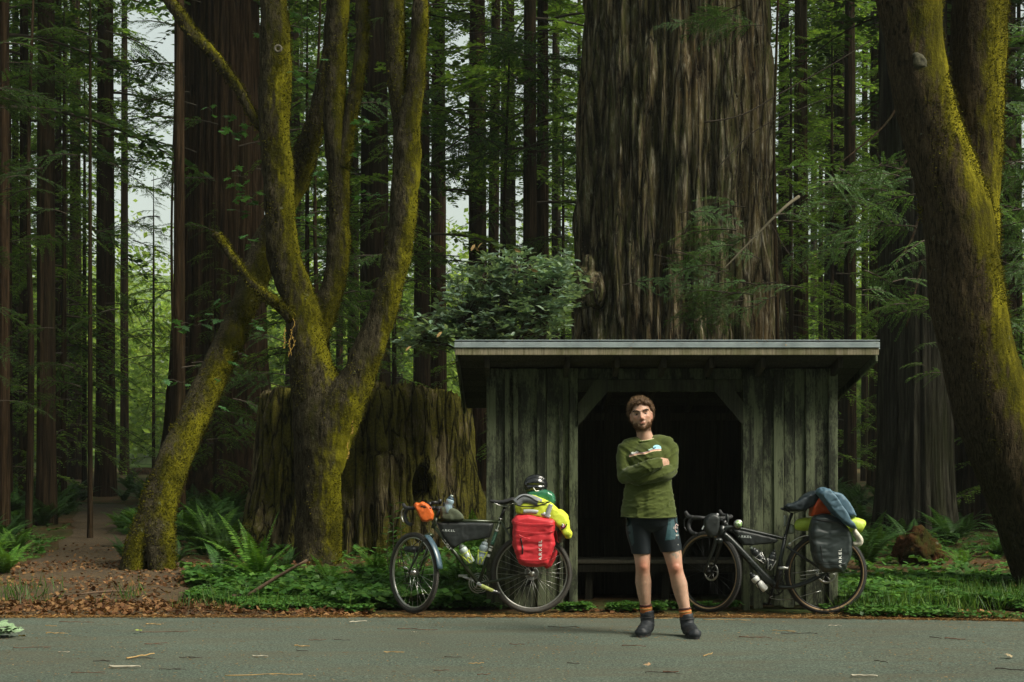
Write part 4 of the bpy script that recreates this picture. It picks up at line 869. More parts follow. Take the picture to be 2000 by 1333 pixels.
for i, p in enumerate(pts):
    # whorl of 3 to 5 leaves round a twig tip
    nl = rgl.choice((3, 4, 5, 6)); a0 = rgl.uniform(0, 6.28); tilt = rgl.uniform(-.3, .5)
    if i % 2 == 0: e = min(stems, key=lambda s_: (s_[1] - p).length); tw.tube([e[0].lerp(e[1], .8), (e[1] + p) / 2 + Vector((0, 0, .03)), p], [.006, .004, .002], 3, cap=False)
    for k in range(nl):
        a = a0 + k * 6.28 / nl + rgl.uniform(-.3, .3); rot = Matrix.Rotation(a, 4, 'Z') @ Matrix.Rotation(tilt * math.cos(a - a0) - .25 + rgl.uniform(-.4, .4), 4, 'Y') @ Matrix.Rotation(rgl.uniform(-.7, .7), 4, 'X'); s_ = rgl.uniform(.08, .145)
        if i in big and k == 0:
            o = bpy.data.objects.new('leaf', lm); COL.objects.link(o); o.parent = t; o.matrix_local = Matrix.Translation(p - ORG[t.name]) @ rot @ Matrix.Diagonal((s_, s_, s_, 1))
        else:
            R3 = np.array(rot.to_3x3()); allF.append(np.array(F6) + 7 * len(allV)); allV.append((Vb * s_) @ R3.T + np.array(p))
o = link('foliage', mesh_np('foliage', np.concatenate(allV), np.concatenate(allF), [M['laurel']]), t); o['kind'] = 'stuff'
o = tw.obj('twigs', M['wood_twig'], t); o['kind'] = 'stuff'
mb = MB(); dl = simple('yellowed laurel leaf', (0.45, 0.30, 0.12), .7)
for px, py in [(933, 487), (928, 478), (936, 492), (1037, 527), (1004, 487), (853, 660), (792, 687)]:
    p = P(px, py, D3 - .7); Rm_ = Matrix.Rotation(rgl.uniform(0, 6), 3, 'Y') @ Matrix.Rotation(rgl.uniform(-1, 1) + 1.3, 3, 'X')
    mb = MB(); mb.add([Rm_ @ (Vector(v_) * .1) + p for v_ in V6], F6); mb.obj('dead_leaf', dl, t)['label'] = 'yellowed dead leaf'

# ================================================================== near redwood sprays
NB = []
for s_ in range(4):
    rg_ = np.random.default_rng(60 + s_); V, F, Mi = conifer_branch(rg_, 1.0, rg_.uniform(0.3, 0.6), 17, 0.042, 0.19, 1.25, 0.15)
    NB.append(mesh_np('branch', V, F, [M['needle_near'], M['wood_twig']], Mi))
def place_branch(parent, p, L, az, tilt, k, roll=0):
    o = bpy.data.objects.new('branch', NB[k % 4]); COL.objects.link(o); o.parent = parent
    o.location = p - ORG[parent.name]; o.rotation_euler = (Matrix.Rotation(az, 3, 'Z') @ Matrix.Rotation(-tilt, 3, 'Y') @ Matrix.Rotation(roll, 3, 'X')).to_euler(); o.scale = (L, L, L); return o
def spray_tree(label, px, D, trunk_w, items, name='young_redwood', grp=None, host=None):
    if host is not None:
        rg_ = random.Random(5)
        for k, (bx_, by_, L, dirx) in enumerate(items):
            tip = P(bx_, by_, D + rg_.uniform(-1.2, .4)); az = math.pi * (dirx < 0) + rg_.uniform(-.7, .7); st_ = tip - Vector((math.cos(az), math.sin(az), 0)) * L * .6
            place_branch(host, st_, L, az, rg_.uniform(-.3, .3), k, rg_.uniform(-.8, .8))
        return host
    x = P(px, 0, D).x; t = thing(name, label, 'tree', (x, D, gz(x, D)), grp); rg_ = random.Random(int(px))
    mb = MB(); mb.tube([(x, D, gz(x, D) - .2), (x + .05, D, 3), (x, D, 6), (x + .1, D, 9.5)], [trunk_w, trunk_w * .8, trunk_w * .5, .02], 10, sub=6); mb.obj('trunk', M['bark_dark'], t)
    for k, (bx_, by_, L, dirx) in enumerate(items):
        tip = P(bx_, by_, D + rg_.uniform(-1.2, .2)); az = 0 if dirx > 0 else math.pi; az += rg_.uniform(-.7, .7)
        st_ = tip - Vector((math.cos(az), math.sin(az), 0)) * L * .6
        place_branch(t, st_, L, az, rg_.uniform(-.35, .35), k + int(px), rg_.uniform(-.9, .9))
    return t
it = []
rg = random.Random(77)
for (cx, cy, sx, sy, n, L) in [(1660, 320, 70, 25, 9, .95), (1700, 370, 70, 25, 8, .9), (1625, 420, 60, 40, 8, .8), (1680, 440, 60, 30, 8, .8), (1740, 480, 40, 40, 7, .75), (1600, 350, 40, 20, 4, .7), (1770, 600, 50, 30, 8, .7), (1740, 580, 40, 20, 4, .6), (1790, 700, 40, 40, 5, .5), (1650, 380, 70, 50, 7, .8)]:
    for k in range(n): it.append((cx + rg.gauss(0, sx * .7), cy + rg.gauss(0, sy * .7), L * rg.uniform(.8, 1.3), -1 if rg.random() < .7 else 1))
it = [q for k, q in enumerate(it) if k % 4]
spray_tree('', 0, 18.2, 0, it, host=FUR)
for a_, m_, b_ in (((1790, 120), (1740, 230), (1640, 320)), ((1800, 260), (1760, 330), (1660, 440)), ((1795, 420), (1780, 470), (1745, 520)), ((1800, 520), (1790, 560), (1770, 640))):
    mb = MB(); mb.tube([P(*a_, 23.7), P(*m_, 21), P(*b_, 18.4)], [.03, .018, .007], 7, sub=6); mb.obj('bough', M['bark_dark'], FUR)
it = []
for (cx, cy, sx, sy, n, L) in [(1960, 340, 50, 30, 9, .9), (1975, 420, 50, 40, 9, .9), (1970, 520, 40, 40, 9, .8), (1985, 620, 30, 40, 7, .8), (1970, 250, 50, 40, 6, .9), (1985, 130, 40, 60, 7, .9)]:
    for k in range(n): it.append((cx + rg.gauss(0, sx), cy + rg.gauss(0, sy), L * rg.uniform(.8, 1.3), -1 if rg.random() < .6 else 1))
spray_tree('young redwood filling the right edge behind the leaning maple', 2010, 18.5, .07, it)
it = []
for (cx, cy, sx, sy, n, L) in [(1385, 420, 35, 20, 5, .8), (1370, 480, 60, 25, 7, .9), (1340, 510, 60, 20, 6, .9), (1400, 560, 60, 25, 8, .9), (1350, 590, 60, 25, 7, .9), (1380, 600, 50, 25, 5, .7), (1400, 450, 40, 30, 5, .6), (1400, 20, 50, 25, 9, .8), (1370, 45, 40, 15, 5, .6)]:
    for k in range(n): it.append((cx + rg.gauss(0, sx * .7), cy + rg.gauss(0, sy * .7), L * rg.uniform(.7, 1.2), -1 if rg.random() < .7 else 1))
tt_ = spray_tree('slender young redwood with sprays hanging before the giant trunk', 1512, 21.5, .04, it)
mb = MB(); mb.tube([P(1408, 532, 20), P(1470, 468, 20), P(1530, 408, 20), P(1560, 385, 20.3)], [.007, .014, .02, .026], 6, sub=5); mb.obj('bare_branch', simple('pale bare branch', (0.16, 0.14, 0.09), .9), tt_)
for pl, w_ in [([(1375, 240), (1450, 225), (1530, 180), (1620, 130), (1700, 80)], .012), ([(1400, 330), (1470, 260), (1560, 215), (1650, 180)], .009), ([(1480, 410), (1497, 350), (1500, 270), (1540, 245)], .006), ([(1505, 435), (1530, 480), (1560, 520), (1580, 535)], .006), ([(1590, 420), (1620, 390), (1670, 380)], .006)]:
    mb = MB(); mb.tube([P(a, b_, 20.2) for a, b_ in pl], [w_ * (1 - .5 * k / len(pl)) for k in range(len(pl))], 5, sub=5); mb.obj('bare_twig', M['wood_twig'], tt_)
it = []
for (cx, cy, sx, sy, n, L) in [(60, 200, 60, 60, 8, 1.0), (90, 130, 60, 50, 6, .9), (30, 330, 40, 60, 5, .9), (130, 60, 70, 40, 6, 1.), (60, 480, 60, 80, 6, .9), (30, 620, 50, 70, 6, .8), (80, 760, 60, 60, 5, .8)]:
    for k in range(n): it.append((cx + rg.gauss(0, sx * .7), cy + rg.gauss(0, sy * .7), L * rg.uniform(.8, 1.3), 1 if rg.random() < .6 else -1))
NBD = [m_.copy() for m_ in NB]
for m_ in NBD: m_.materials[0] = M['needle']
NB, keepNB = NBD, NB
it0 = it
it = []
for (cx, cy, sx, sy, n, L) in [(290, 90, 40, 60, 7, 1.1), (300, 220, 35, 50, 6, 1.1), (300, 330, 30, 50, 6, 1.0), (290, 450, 35, 50, 6, 1.0), (275, 560, 30, 50, 5, .9), (300, 680, 30, 40, 4, .8)]:
    for k in range(n): it.append((cx + rg.gauss(0, sx * .7), cy + rg.gauss(0, sy * .7), L * 1.15 * rg.uniform(.8, 1.3), -1 if rg.random() < .7 else 1))
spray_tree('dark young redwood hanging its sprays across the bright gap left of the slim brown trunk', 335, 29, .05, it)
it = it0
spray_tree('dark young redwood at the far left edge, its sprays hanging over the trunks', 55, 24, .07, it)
it = []
for (cx, cy, sx, sy, n, L) in [(640, 500, 60, 80, 9, .9), (660, 650, 50, 60, 7, .8), (600, 300, 60, 80, 7, .9), (760, 640, 50, 50, 6, .8), (640, 140, 60, 70, 7, 1.0), (480, 700, 40, 70, 7, .9), (500, 820, 30, 50, 5, .8), (720, 560, 40, 40, 5, .8)]:
    for k in range(n): it.append((cx + rg.gauss(0, sx * .7), cy + rg.gauss(0, sy * .7), L * 1.2 * rg.uniform(.8, 1.3), 1 if rg.random() < .5 else -1))
spray_tree('dark young redwood whose sprays fill the gaps between the maple stems', 615, 25, .06, it)
it = []
for (cx, cy, sx, sy, n, L) in [(880, 240, 60, 60, 7, 1.1), (960, 280, 70, 60, 8, 1.1), (1010, 430, 50, 50, 5, .9), (1100, 300, 40, 90, 8, 1.0), (1000, 120, 60, 60, 7, 1.0), (1100, 120, 50, 60, 6, 1.0), (870, 520, 40, 50, 5, .9)]:
    for k in range(n): it.append((cx + rg.gauss(0, sx * .7), cy + rg.gauss(0, sy * .7), L * 1.4 * rg.uniform(.8, 1.3), 1 if rg.random() < .5 else -1))
spray_tree('young redwood with mid green sprays above the laurel', 985, 29, .07, it)
NB = keepNB

# ================================================================== sword ferns
def frond(rng, L, az, up, curl, n=34, W=0.13, mi=0):
    t = np.linspace(0, 1, n); el = up - curl * t; ds = L / n
    hx = np.concatenate([[0], np.cumsum(np.cos(el[:-1]) * ds)]); hz = np.concatenate([[0], np.cumsum(np.sin(el[:-1]) * ds)])
    ca, sa = math.cos(az), math.sin(az); c = np.stack([hx * ca, hx * sa, hz], -1); T = unit(np.gradient(c, axis=0)); S = np.array([-sa, ca, 0.0])
    Vs, F = tube_arrays(c[::3], list(np.linspace(.005, .0015, len(c[::3]))), 3); parts = [(Vs, F, 0)]
    w = W * np.clip(np.sin(np.pi * (0.12 + 0.88 * t) ** 0.8), 0.05, 1) * (L / .8)
    for q in (-1, 1):
        d = unit(S * q * 1.0 + T * 0.28 + np.array([0, 0, -0.12]) + rng.normal(0, .05, c.shape)); up_ = np.cross(T, S * 1.0); nn = unit(up_ * (1 if up_[len(up_) // 2][2] > 0 else -1)); nn = unit(nn - d * (nn * d).sum(1, keepdims=True))
        V, Fq = rhombs(c[2:], d[2:], nn[2:], w[2:], np.full(n - 2, ds * .48), 0.35); parts.append((V, Fq, 0))
    return join(parts)
def fern_proto(seed, nf, L):
    rng = np.random.default_rng(seed); out = []
    for k in range(nf):
        out.append(frond(rng, L * rng.uniform(.7, 1.1), k * 2.399 + rng.uniform(-.3, .3), R(rng.uniform(52, 84)), R(rng.uniform(45, 105))))
    return out
fern_one = []
for s_ in range(4):
    fr = fern_proto(100 + s_, 13, .75); Vs, Fs, o_ = [], [], 0
    for V, F, mi in fr: Vs.append(V); Fs.append(F + o_); o_ += len(V)
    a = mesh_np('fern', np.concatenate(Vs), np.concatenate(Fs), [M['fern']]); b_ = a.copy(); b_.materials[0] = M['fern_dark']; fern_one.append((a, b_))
def near_fern(label, px, py, L, seed, nf=13, mat='fern', ups=None):
    D = 1.34 * FPX / (py - HY); x = P(px, 0, D).x; t = thing('sword_fern', label, 'fern', (x, D, gz(x, D)), 'sword ferns along the verge'); rng = np.random.default_rng(seed)
    for k in range(nf):
        az = k * 2.399 + rng.uniform(-.3, .3); up = R(rng.uniform(55, 85)); cu = R(rng.uniform(30, 85)); LL = L * rng.uniform(.75, 1.1)
        if ups and k < len(ups): az, up, cu, LL = ups[k]
        V, F, mi = frond(rng, LL, az, up, cu, int(26 + 14 * LL)); o = bpy.data.objects.new('frond', mesh_np('frond', V, F, [M[mat]])); COL.objects.link(o); o.parent = t
near_fern('large bright sword fern with tall upright fronds left of the maple trunk', 505, 1148, .62, 5, 18, ups=[(R(165), R(70), R(25), .95), (R(178), R(62), R(55), .95), (R(20), R(84), R(20), .85), (R(150), R(78), R(20), .75), (R(190), R(50), R(70), .8), (R(5), R(66), R(45), .6), (R(260), R(80), R(40), .7)])
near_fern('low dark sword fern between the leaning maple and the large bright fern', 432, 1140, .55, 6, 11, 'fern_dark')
near_fern('sword fern with broad arching fronds below the maple trunk', 640, 1150, .42, 7, 9)
near_fern('sword fern at the foot of the stump beside the front wheel', 735, 1140, .5, 8, 11)
near_fern('sword fern showing through the frame of the green bicycle', 905, 1165, .5, 9, 12)
near_fern('sword fern at the left edge of the picture beside the path', 8, 1128, .62, 10, 13, 'fern')
near_fern('sword fern just right of the dirt path', 205 + 45, 1105, .6, 11, 12, 'fern_dark')
near_fern('tall sword fern behind the black pannier', 1690, 1120, .85, 12, 13, 'fern_dark')
near_fern('small sword fern in front of the dark redwood on the right', 1880, 1120, .42, 13, 9)
near_fern('sword fern left of the shelter corner by the saddle', 925, 1090, .75, 14, 10, 'fern')
rg = random.Random(9); nfern = 0
def far_fern(px, py, s_, dark=True, lab=None):
    if lab is None:
        lab = ('shade-toned' if dark else 'bright') + (' small' if s_ < .9 else ' large' if s_ > 1.15 else '') + ' sword fern ' + next(b_ for a_, b_ in ((20, 'at the left border'), (110, 'left of the path'), (230, 'behind the end of the path'), (330, 'right of the path, left of the leaning maple'), (430, 'between the leaning maple and the massive redwood'), (520, 'left of the stump'), (700, 'before the stump'), (1620, 'beside the stump'), (1700, 'just right of the shelter'), (1780, 'before the furrowed redwood'), (1880, 'right of the furrowed redwood'), (1960, 'under the leaning maple at right'), (9999, 'at the right border')) if px < a_) + (', far back' if py < 985 else ', midway back' if py < 1045 else ', near the verge')
    D = 1.34 * FPX / (py - HY)
    for _ in range(3): D = (1.34 - gz((px - CX) * D / FPX, D)) * FPX / (py - HY)
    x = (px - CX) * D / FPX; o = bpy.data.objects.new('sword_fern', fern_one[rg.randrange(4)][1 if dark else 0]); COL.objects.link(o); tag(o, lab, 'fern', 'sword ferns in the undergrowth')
    o.location = (x, D, gz(x, D) - .02); o.scale = (s_,) * 3; o.rotation_euler = (0, 0, rg.uniform(0, 6.28))
def on_path(px, py):
    if py < 955 or py > 1230: return False
    k = (py - 1060) / 150; c = 150 + 30 * k if py > 1030 else 190 + (1060 - py) * .4; h = 95 + 220 * max(0, k) if py > 1060 else 95 - (1060 - py) * .45
    return abs(px - c) < h
for k in range(330):
    py = rg.choice([rg.uniform(935, 1000), rg.uniform(950, 1075), rg.uniform(985, 1090)]); px = rg.uniform(-40, 620) if rg.random() < .72 else rg.uniform(1560, 2040)
    if on_path(px, py) or (460 < px < 960 and py > 985): continue
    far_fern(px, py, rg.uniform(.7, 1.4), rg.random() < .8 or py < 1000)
fl = ['below the massive dark redwood', 'left of that fern below the massive redwood', 'at the right foot of the leaning maple', 'behind the large bright fern', 'directly behind the black pannier', 'right of the tall fern by the black pannier', 'behind the rotten red stump', 'under the leaning maple at right', 'against the right corner of the shelter', 'at the right border of the picture', 'left of the bushy plant by the bars', 'under the bars of the green bicycle', 'between maple trunk and stump foot', 'left of the maple trunk base', 'behind the down tube of the green bicycle', 'behind the seat tube of the green bicycle', 'left of the path near the left border', 'cut by the left border of the picture', 'low beside the rear wheel of the black bicycle', 'in the leaves right of the black bicycle']
for px, py, s_ in [(440, 1092, .8), (395, 1085, .7), (345, 1100, .6), (470, 1075, .8), (1655, 1090, .9), (1720, 1075, .8), (1770, 1080, .6), (1950, 1090, .7), (1600, 1080, .8), (1985, 1075, .8), (770, 1128, .6), (815, 1118, .5), (700, 1128, .5), (560, 1115, .5), (870, 1130, .6), (940, 1120, .6), (30, 1085, .9), (-20, 1100, .9), (1650, 1145, .5), (1700, 1150, .4)]:
    far_fern(px, py, s_, rg.random() < .4, 'sword fern ' + fl.pop(0))

# ================================================================== ground cover, litter (nobody could count it)
rng = np.random.default_rng(70)
def scatter(n, x0, x1, y0, y1, mask=None):
    x = rng.uniform(x0, x1, n); y = rng.uniform(y0, y1, n); k = y > road_edge(x) + 0.04
    p = np.stack([x, y, 0 * x], -1)
    if mask is not None: k &= mask(p)
    k &= ~((x > -.23) & (x < 2.86) & (y > 12.46) & (y < 14)); k &= ~((x > -1.2) & (x < .1) & (y < 12.42)); k &= ~((x > 1.3) & (x < 2.1) & (y < 12.42))
    return p[k]
def pathmask(p):
    px_ = p[:, 0]; y = p[:, 1]; c = np.interp(y, [11.7, 13.2, 14.7, 18.3, 23, 30, 38], [-4.4, -4.2, -4.5, -5.2, -6.5, -8.5, -11]); w_ = np.interp(y, [11.7, 13.2, 14.7, 18.3, 23, 30], [2.9, 1.7, 1.15, .95, .75, .7]); return np.abs(px_ - c) > w_
def sprigs(p, h, s, nl=3, jit=.5):
    n = len(p); base = p.copy(); base[:, 2] = ground_h(p[:, 0], p[:, 1]); hh = rng.uniform(.4, 1, n) * h; top_ = base + np.stack([rng.normal(0, .012, n), rng.normal(0, .012, n), hh], -1); C, Dd, Nn, S = [], [], [], []
    a0 = rng.uniform(0, 6.28, n); sz = rng.uniform(.7, 1.3, n) * s
    for k in range(nl):
        a = a0 + k * 2 * np.pi / nl; d = unit(np.stack([np.cos(a), np.sin(a), rng.normal(-.1, .25, n)], -1)); nn = unit(np.array([0, 0, 1.0]) + rng.normal(0, .3, (n, 3))); nn = unit(nn - d * (nn * d).sum(1, keepdims=True)); C.append(top_); Dd.append(d); Nn.append(nn); S.append(sz)
    C = np.concatenate(C); Dd = np.concatenate(Dd); Nn = np.concatenate(Nn); S = np.concatenate(S); return rhombs(C, Dd, Nn, S, S * .48, .68)
def fm(sc, th): return lambda p: fbm(p * sc + 9, 3) > th
A = [scatter(16000, 2.86, 6.5, 11.6, 13.9, lambda p: fbm(p * 1.5 + 3, 3) > -.28), scatter(5200, 1.2, 3.0, 12.18, 12.45, lambda p: fbm(p * 2.2 + 3, 3) > .02), scatter(2500, -.3, 1.2, 12.25, 12.45, lambda p: fbm(p * 3 + 3, 3) > .1),
     scatter(22000, -3.1, 0.0, 12.15, 15.5, lambda p: (fbm(p * 1.1 + 1, 3) > -.3) & (p[:, 0] > -2.0 - (p[:, 1] - 12.15) * .9)), scatter(16000, -5, -1.2, 13.1, 16, lambda p: pathmask(p) & (fbm(p * 1.1 + 1, 3) > -.1)), scatter(6000, -8, -4, 12.6, 17, lambda p: pathmask(p) & (fbm(p * 1.4 + 1, 3) > -.05)), scatter(12000, -9, 8, 15, 24, lambda p: pathmask(p) & (fbm(p * .6 + 1, 3) > .0)), scatter(3500, -2.4, -.9, 12.3, 13.3, fm(1.6, .0))]
V, F = sprigs(np.concatenate(A), .075, .036)
tag(link('ground_cover', mesh_np('ground_cover', V, F, [M['clover']])), 'low green sorrel leaves covering the verge', 'ground cover', kind='stuff')
B = np.concatenate([scatter(2600, -3.2, -.2, 12.3, 15.5, fm(.9, .02)), scatter(2200, 2.9, 6.5, 12.4, 15, fm(.9, .05)), scatter(3200, -10, 8, 15, 26, lambda p: pathmask(p) & (fbm(p * .7, 3) > .02)), scatter(900, -5, -2, 13.4, 15.5, lambda p: pathmask(p))])
V, F = sprigs(B, .15, .075, 5)
tag(link('leafy_undergrowth', mesh_np('leafy_undergrowth', V, F, [M['clover']])), 'taller leafy green plants scattered through the verge', 'undergrowth', kind='stuff')
# grass
p = np.concatenate([scatter(3200, 3.2, 6, 12.1, 14.2, fm(1.3, .08)), scatter(900, 2.8, 4, 12.1, 12.6), scatter(1500, -3, .0, 12.2, 14, fm(1.3, .1)), scatter(700, -5.2, -3.5, 12.8, 14, fm(2, .1))]); p[:, 2] = ground_h(p[:, 0], p[:, 1])
d = unit(np.stack([rng.normal(0, .35, len(p)), rng.normal(0, .35, len(p)), np.ones(len(p))], -1)); nn = unit(np.cross(d, rng.normal(0, 1, d.shape))); V, F = rhombs(p, d, nn, rng.uniform(.06, .26, len(p)), .004, .4)
tag(link('grass', mesh_np('grass', V, F, [M['grass']])), 'thin grass blades along the road verge', 'grass', kind='stuff')
# dead leaves and needles
def litter(p, s0, s1, wf, lift=.01, flat=.35, tip=.5):
    p = p.copy(); p[:, 2] = np.where(p[:, 1] > road_edge(p[:, 0]) + .03, ground_h(p[:, 0], p[:, 1]), .004) + rng.uniform(.002, lift, len(p)); a = rng.uniform(0, 6.28, len(p)); d = unit(np.stack([np.cos(a), np.sin(a), rng.normal(0, flat, len(p))], -1)); nn = unit(np.array([0, 0, 1.0]) + rng.normal(0, flat, p.shape)); nn = unit(nn - d * (nn * d).sum(1, keepdims=True)); s = rng.uniform(s0, s1, len(p)); return rhombs(p, d, nn, s, s * wf, tip)
p = np.concatenate([scatter(15000, -8, -1.2, 11.9, 13.1, lambda p: fbm(p * 1.2, 3) > -.35), scatter(9000, -7.5, -2, 12.8, 18, fm(1, -.1)), scatter(9000, 2.9, 7, 11.5, 14.5, lambda p: fbm(p * 1.6, 3) > -.05), scatter(5000, -9, 9, 14, 22), scatter(200, .6, 2.1, 12.2, 12.5)])
V, F = litter(p, .018, .07, .36, .025, .45); tag(link('dead_leaves', mesh_np('dead_leaves', V, F, [M['dead_leaf']])), 'brown dead leaves littering the verge and the path mouth', 'leaf litter', kind='stuff')
x = rng.uniform(-6, 6, 16000); y = road_edge(x) + np.abs(rng.normal(0, 1, 16000)) * .10 - .05 + .03 * fbm(np.stack([x * 3, x * 0, x * 0], -1), 3); p = np.stack([x, y, 0 * x], -1)
p2 = scatter(9000, -8, -1.5, 12, 13.2); p3 = scatter(14000, -8, -3, 12.5, 22, lambda p: ~pathmask(p)); V, F = litter(np.concatenate([p, p2, p3]), .02, .075, .06, .012, .12)
tag(link('needle_litter', mesh_np('needle_litter', V, F, [M['needle_litter']])), 'straw coloured needles drifted along the edge of the asphalt', 'needle litter', kind='stuff')
x = rng.uniform(-5.5, 5.5, 6500); y = 6.5 + 5.5 * rng.random(6500) ** .7; dens = fbm(np.stack([x * .8, y * 1.5, 0 * x], -1), 3) + .25 * (y - 9) / 3
k = dens > -.05; V, F = litter(np.stack([x, y, 0 * x], -1)[k], .008, .035, .14, .004, .06); V[:, 2] += .006
tag(link('road_flecks', mesh_np('road_flecks', V, F, [M['needle_litter']])), 'tiny scattered needles and leaf crumbs on the asphalt', 'litter', kind='stuff')

# twigs one by one on the road: (px, py, length px, slope, kind)
tc = {'d': simple('dark wet twig', (0.035, 0.022, 0.015), .8), 'r': simple('red brown twig', (0.12, 0.055, 0.03), .8), 'p': simple('pale bare stick', (0.42, 0.38, 0.29), .8), 'y': simple('straw coloured twig', (0.40, 0.26, 0.10), .8)}
desc = {'d': 'dark thin twig', 'r': 'reddish brown twig', 'p': 'pale bare stick', 'y': 'straw coloured twig'}
TW = [(243, 1308, 62, 0, 'p', 3, 'thick pale stick lying on the asphalt at lower left'), (275, 1286, 34, -.35, 'y', 2, 'straw coloured twig crossing a dark one at lower left'), (272, 1290, 54, 0, 'd', 1, None), (172, 1318, 66, 0, 'r', 1, None), (200, 1295, 36, 0, 'd', 1, None), (107, 1241, 37, .02, 'y', 1.4, None), (62, 1269, 70, -.03, 'r', 1, None), (125, 1277, 24, .03, 'p', 1, None), (305, 1261, 40, -.08, 'r', 1, None), (320, 1238, 90, -.03, 'r', 1, None), (372, 1289, 46, .03, 'd', 1, None), (332, 1312, 44, 0, 'd', 1, None), (508, 1286, 32, .02, 'p', 1.6, 'short pale stick alone on the asphalt left of the middle'), (590, 1266, 30, .02, 'y', 1.6, None), (700, 1218, 32, -.12, 'p', 1.6, 'pale stick near the road edge left of the bicycle'), (515, 1323, 150, -.02, 'y', 1.2, 'long thin curved twig at the bottom edge left of the middle'), (815, 1233, 80, .04, 'r', 1.2, None), (668, 1254, 32, .02, 'd', 1, None), (620, 1254, 34, 0, 'r', 1, None), (100, 1226, 24, 0, 'y', 1, None), (150, 1219, 70, 0, 'r', 1, None), (300, 1223, 30, .02, 'y', 1.4, None), (480, 1210, 60, 0, 'r', 1, None), (590, 1275, 24, 0, 'd', 1, None), (270, 1213, 36, .02, 'd', 1, None), (770, 1278, 40, 0, 'y', 1, None), (862, 1314, 30, .02, 'r', 1, None), (885, 1288, 34, .03, 'd', 1, None), (1238, 1265, 46, .05, 'r', 1.2, None), (1383, 1283, 24, -.3, 'y', 1.4, 'short straw coloured twig slanting on the asphalt right of the man'), (1475, 1249, 60, .06, 'r', 1.3, None), (1530, 1236, 40, .1, 'y', 1, None), (1630, 1226, 26, .02, 'p', 1.2, None), (1688, 1326, 50, .02, 'p', 2.6, 'thick pale stick at the bottom edge right of the middle'), (1865, 1252, 36, .06, 'r', 1.6, None), (1828, 1250, 20, .15, 'd', 1.2, None), (1975, 1313, 54, .08, 'd', 1.4, 'dark curved twig at the lower right corner'), (1290, 1318, 60, .02, 'd', 1, None), (1310, 1317, 30, .04, 'r', 1.6, None), (1720, 1296, 18, .3, 'd', 1, None), (1560, 1241, 70, 0, 'd', 1, None), (1290, 1212, 50, -.02, 'y', 1, None), (1420, 1214, 90, .02, 'y', 1, None), (945, 1322, 26, 0, 'r', 1, None), (1100, 1228, 60, .02, 'd', 1, None), (1010, 1262, 30, .04, 'r', 1, None), (930, 1300, 30, -.1, 'y', 1, None), (1120, 1300, 24, .1, 'd', 1, None)]
for k, (px, py, L, sl, kd, th_, lb) in enumerate(TW):
    D = 1.34 * FPX / (py - HY); n_ = 6; a = P(px, py, D); Lm = L * D / FPX; rg_ = random.Random(k)
    ends = [Vector((a.x + Lm * (q / n_ - .5), a.y - sl * Lm * (q / n_ - .5) * 6 + rg_.uniform(-.015, .015), 0.008 + .0022 * th_ + rg_.uniform(0, .006))) for q in range(n_ + 1)]
    mb = MB(); mb.tube([e - a for e in ends], [.0028 * th_ * (1 - .4 * q / n_) for q in range(n_ + 1)], 6, sub=2)
    if th_ < 1.5 and L > 35: q = rg_.randrange(2, 5); mb.tube([ends[q] - a, ends[q] - a + Vector((.04, -.03, .006)), ends[q] - a + Vector((.09, -.05, 0))], [.002, .0015, .001], 4)
    o = mb.obj('twig', tc[kd]); o.location = a
    tag(o, lb or (desc[kd] + (' lying on the asphalt ' + ('far left' if px < 160 else 'at lower left' if px < 400 else 'below the maples' if px < 620 else 'left of the green bicycle' if px < 780 else 'below the green bicycle' if px < 1000 else 'left of the man' if px < 1200 else 'in front of the man' if px < 1345 else 'in front of the black bicycle' if px < 1700 else 'at right') + (' near the verge' if py < 1240 else ' midway across' if py < 1285 else ' near the bottom edge'))), 'twig', 'twigs fallen on the road')
# leaves lying on the road
def ground_leaf(px, py, s_, col, label, n=1):
    D = 1.34 * FPX / (py - HY); a = P(px, py, D); t = thing('fallen_leaf', label, 'leaf', (a.x, a.y, .012), 'leaves fallen on the road'); mt = simple('leaf ' + label[:8], col, .6, 0, .3, 30); rg_ = random.Random(int(px))
    for k in range(n):
        me_ = MLEAF[k % 3].copy(); me_.materials[0] = mt; o = bpy.data.objects.new('leaf_blade', me_); COL.objects.link(o); o.parent = t; o.scale = (s_,) * 3; o.location = (rg_.uniform(-.09, .09) * (n > 1), rg_.uniform(-.08, .08) * (n > 1), .02 + .015 * k); o.rotation_euler = (rg_.uniform(-.3, .3), rg_.uniform(-.5, .1), rg_.uniform(0, 6))
ground_leaf(16, 1246, .17, (0.20, 0.30, 0.16), 'cluster of pale green maple leaves at the left edge of the road', 5)
ground_leaf(40, 1251, .06, (0.45, 0.30, 0.04), 'small yellow leaf beside the pale green leaf cluster')
ground_leaf(272, 1240, .06, (0.28, 0.34, 0.05), 'small yellow green leaf alone on the asphalt at left')
ground_leaf(1970, 1288, .07, (0.36, 0.28, 0.16), 'curled tan leaf near the right edge of the road')
ground_leaf(1270, 1307, .05, (0.40, 0.25, 0.13), 'small pale brown leaf in front of the man')
ground_leaf(812, 1243, .05, (0.5, 0.46, 0.34), 'cream coloured leaf scrap in front of the front wheel')
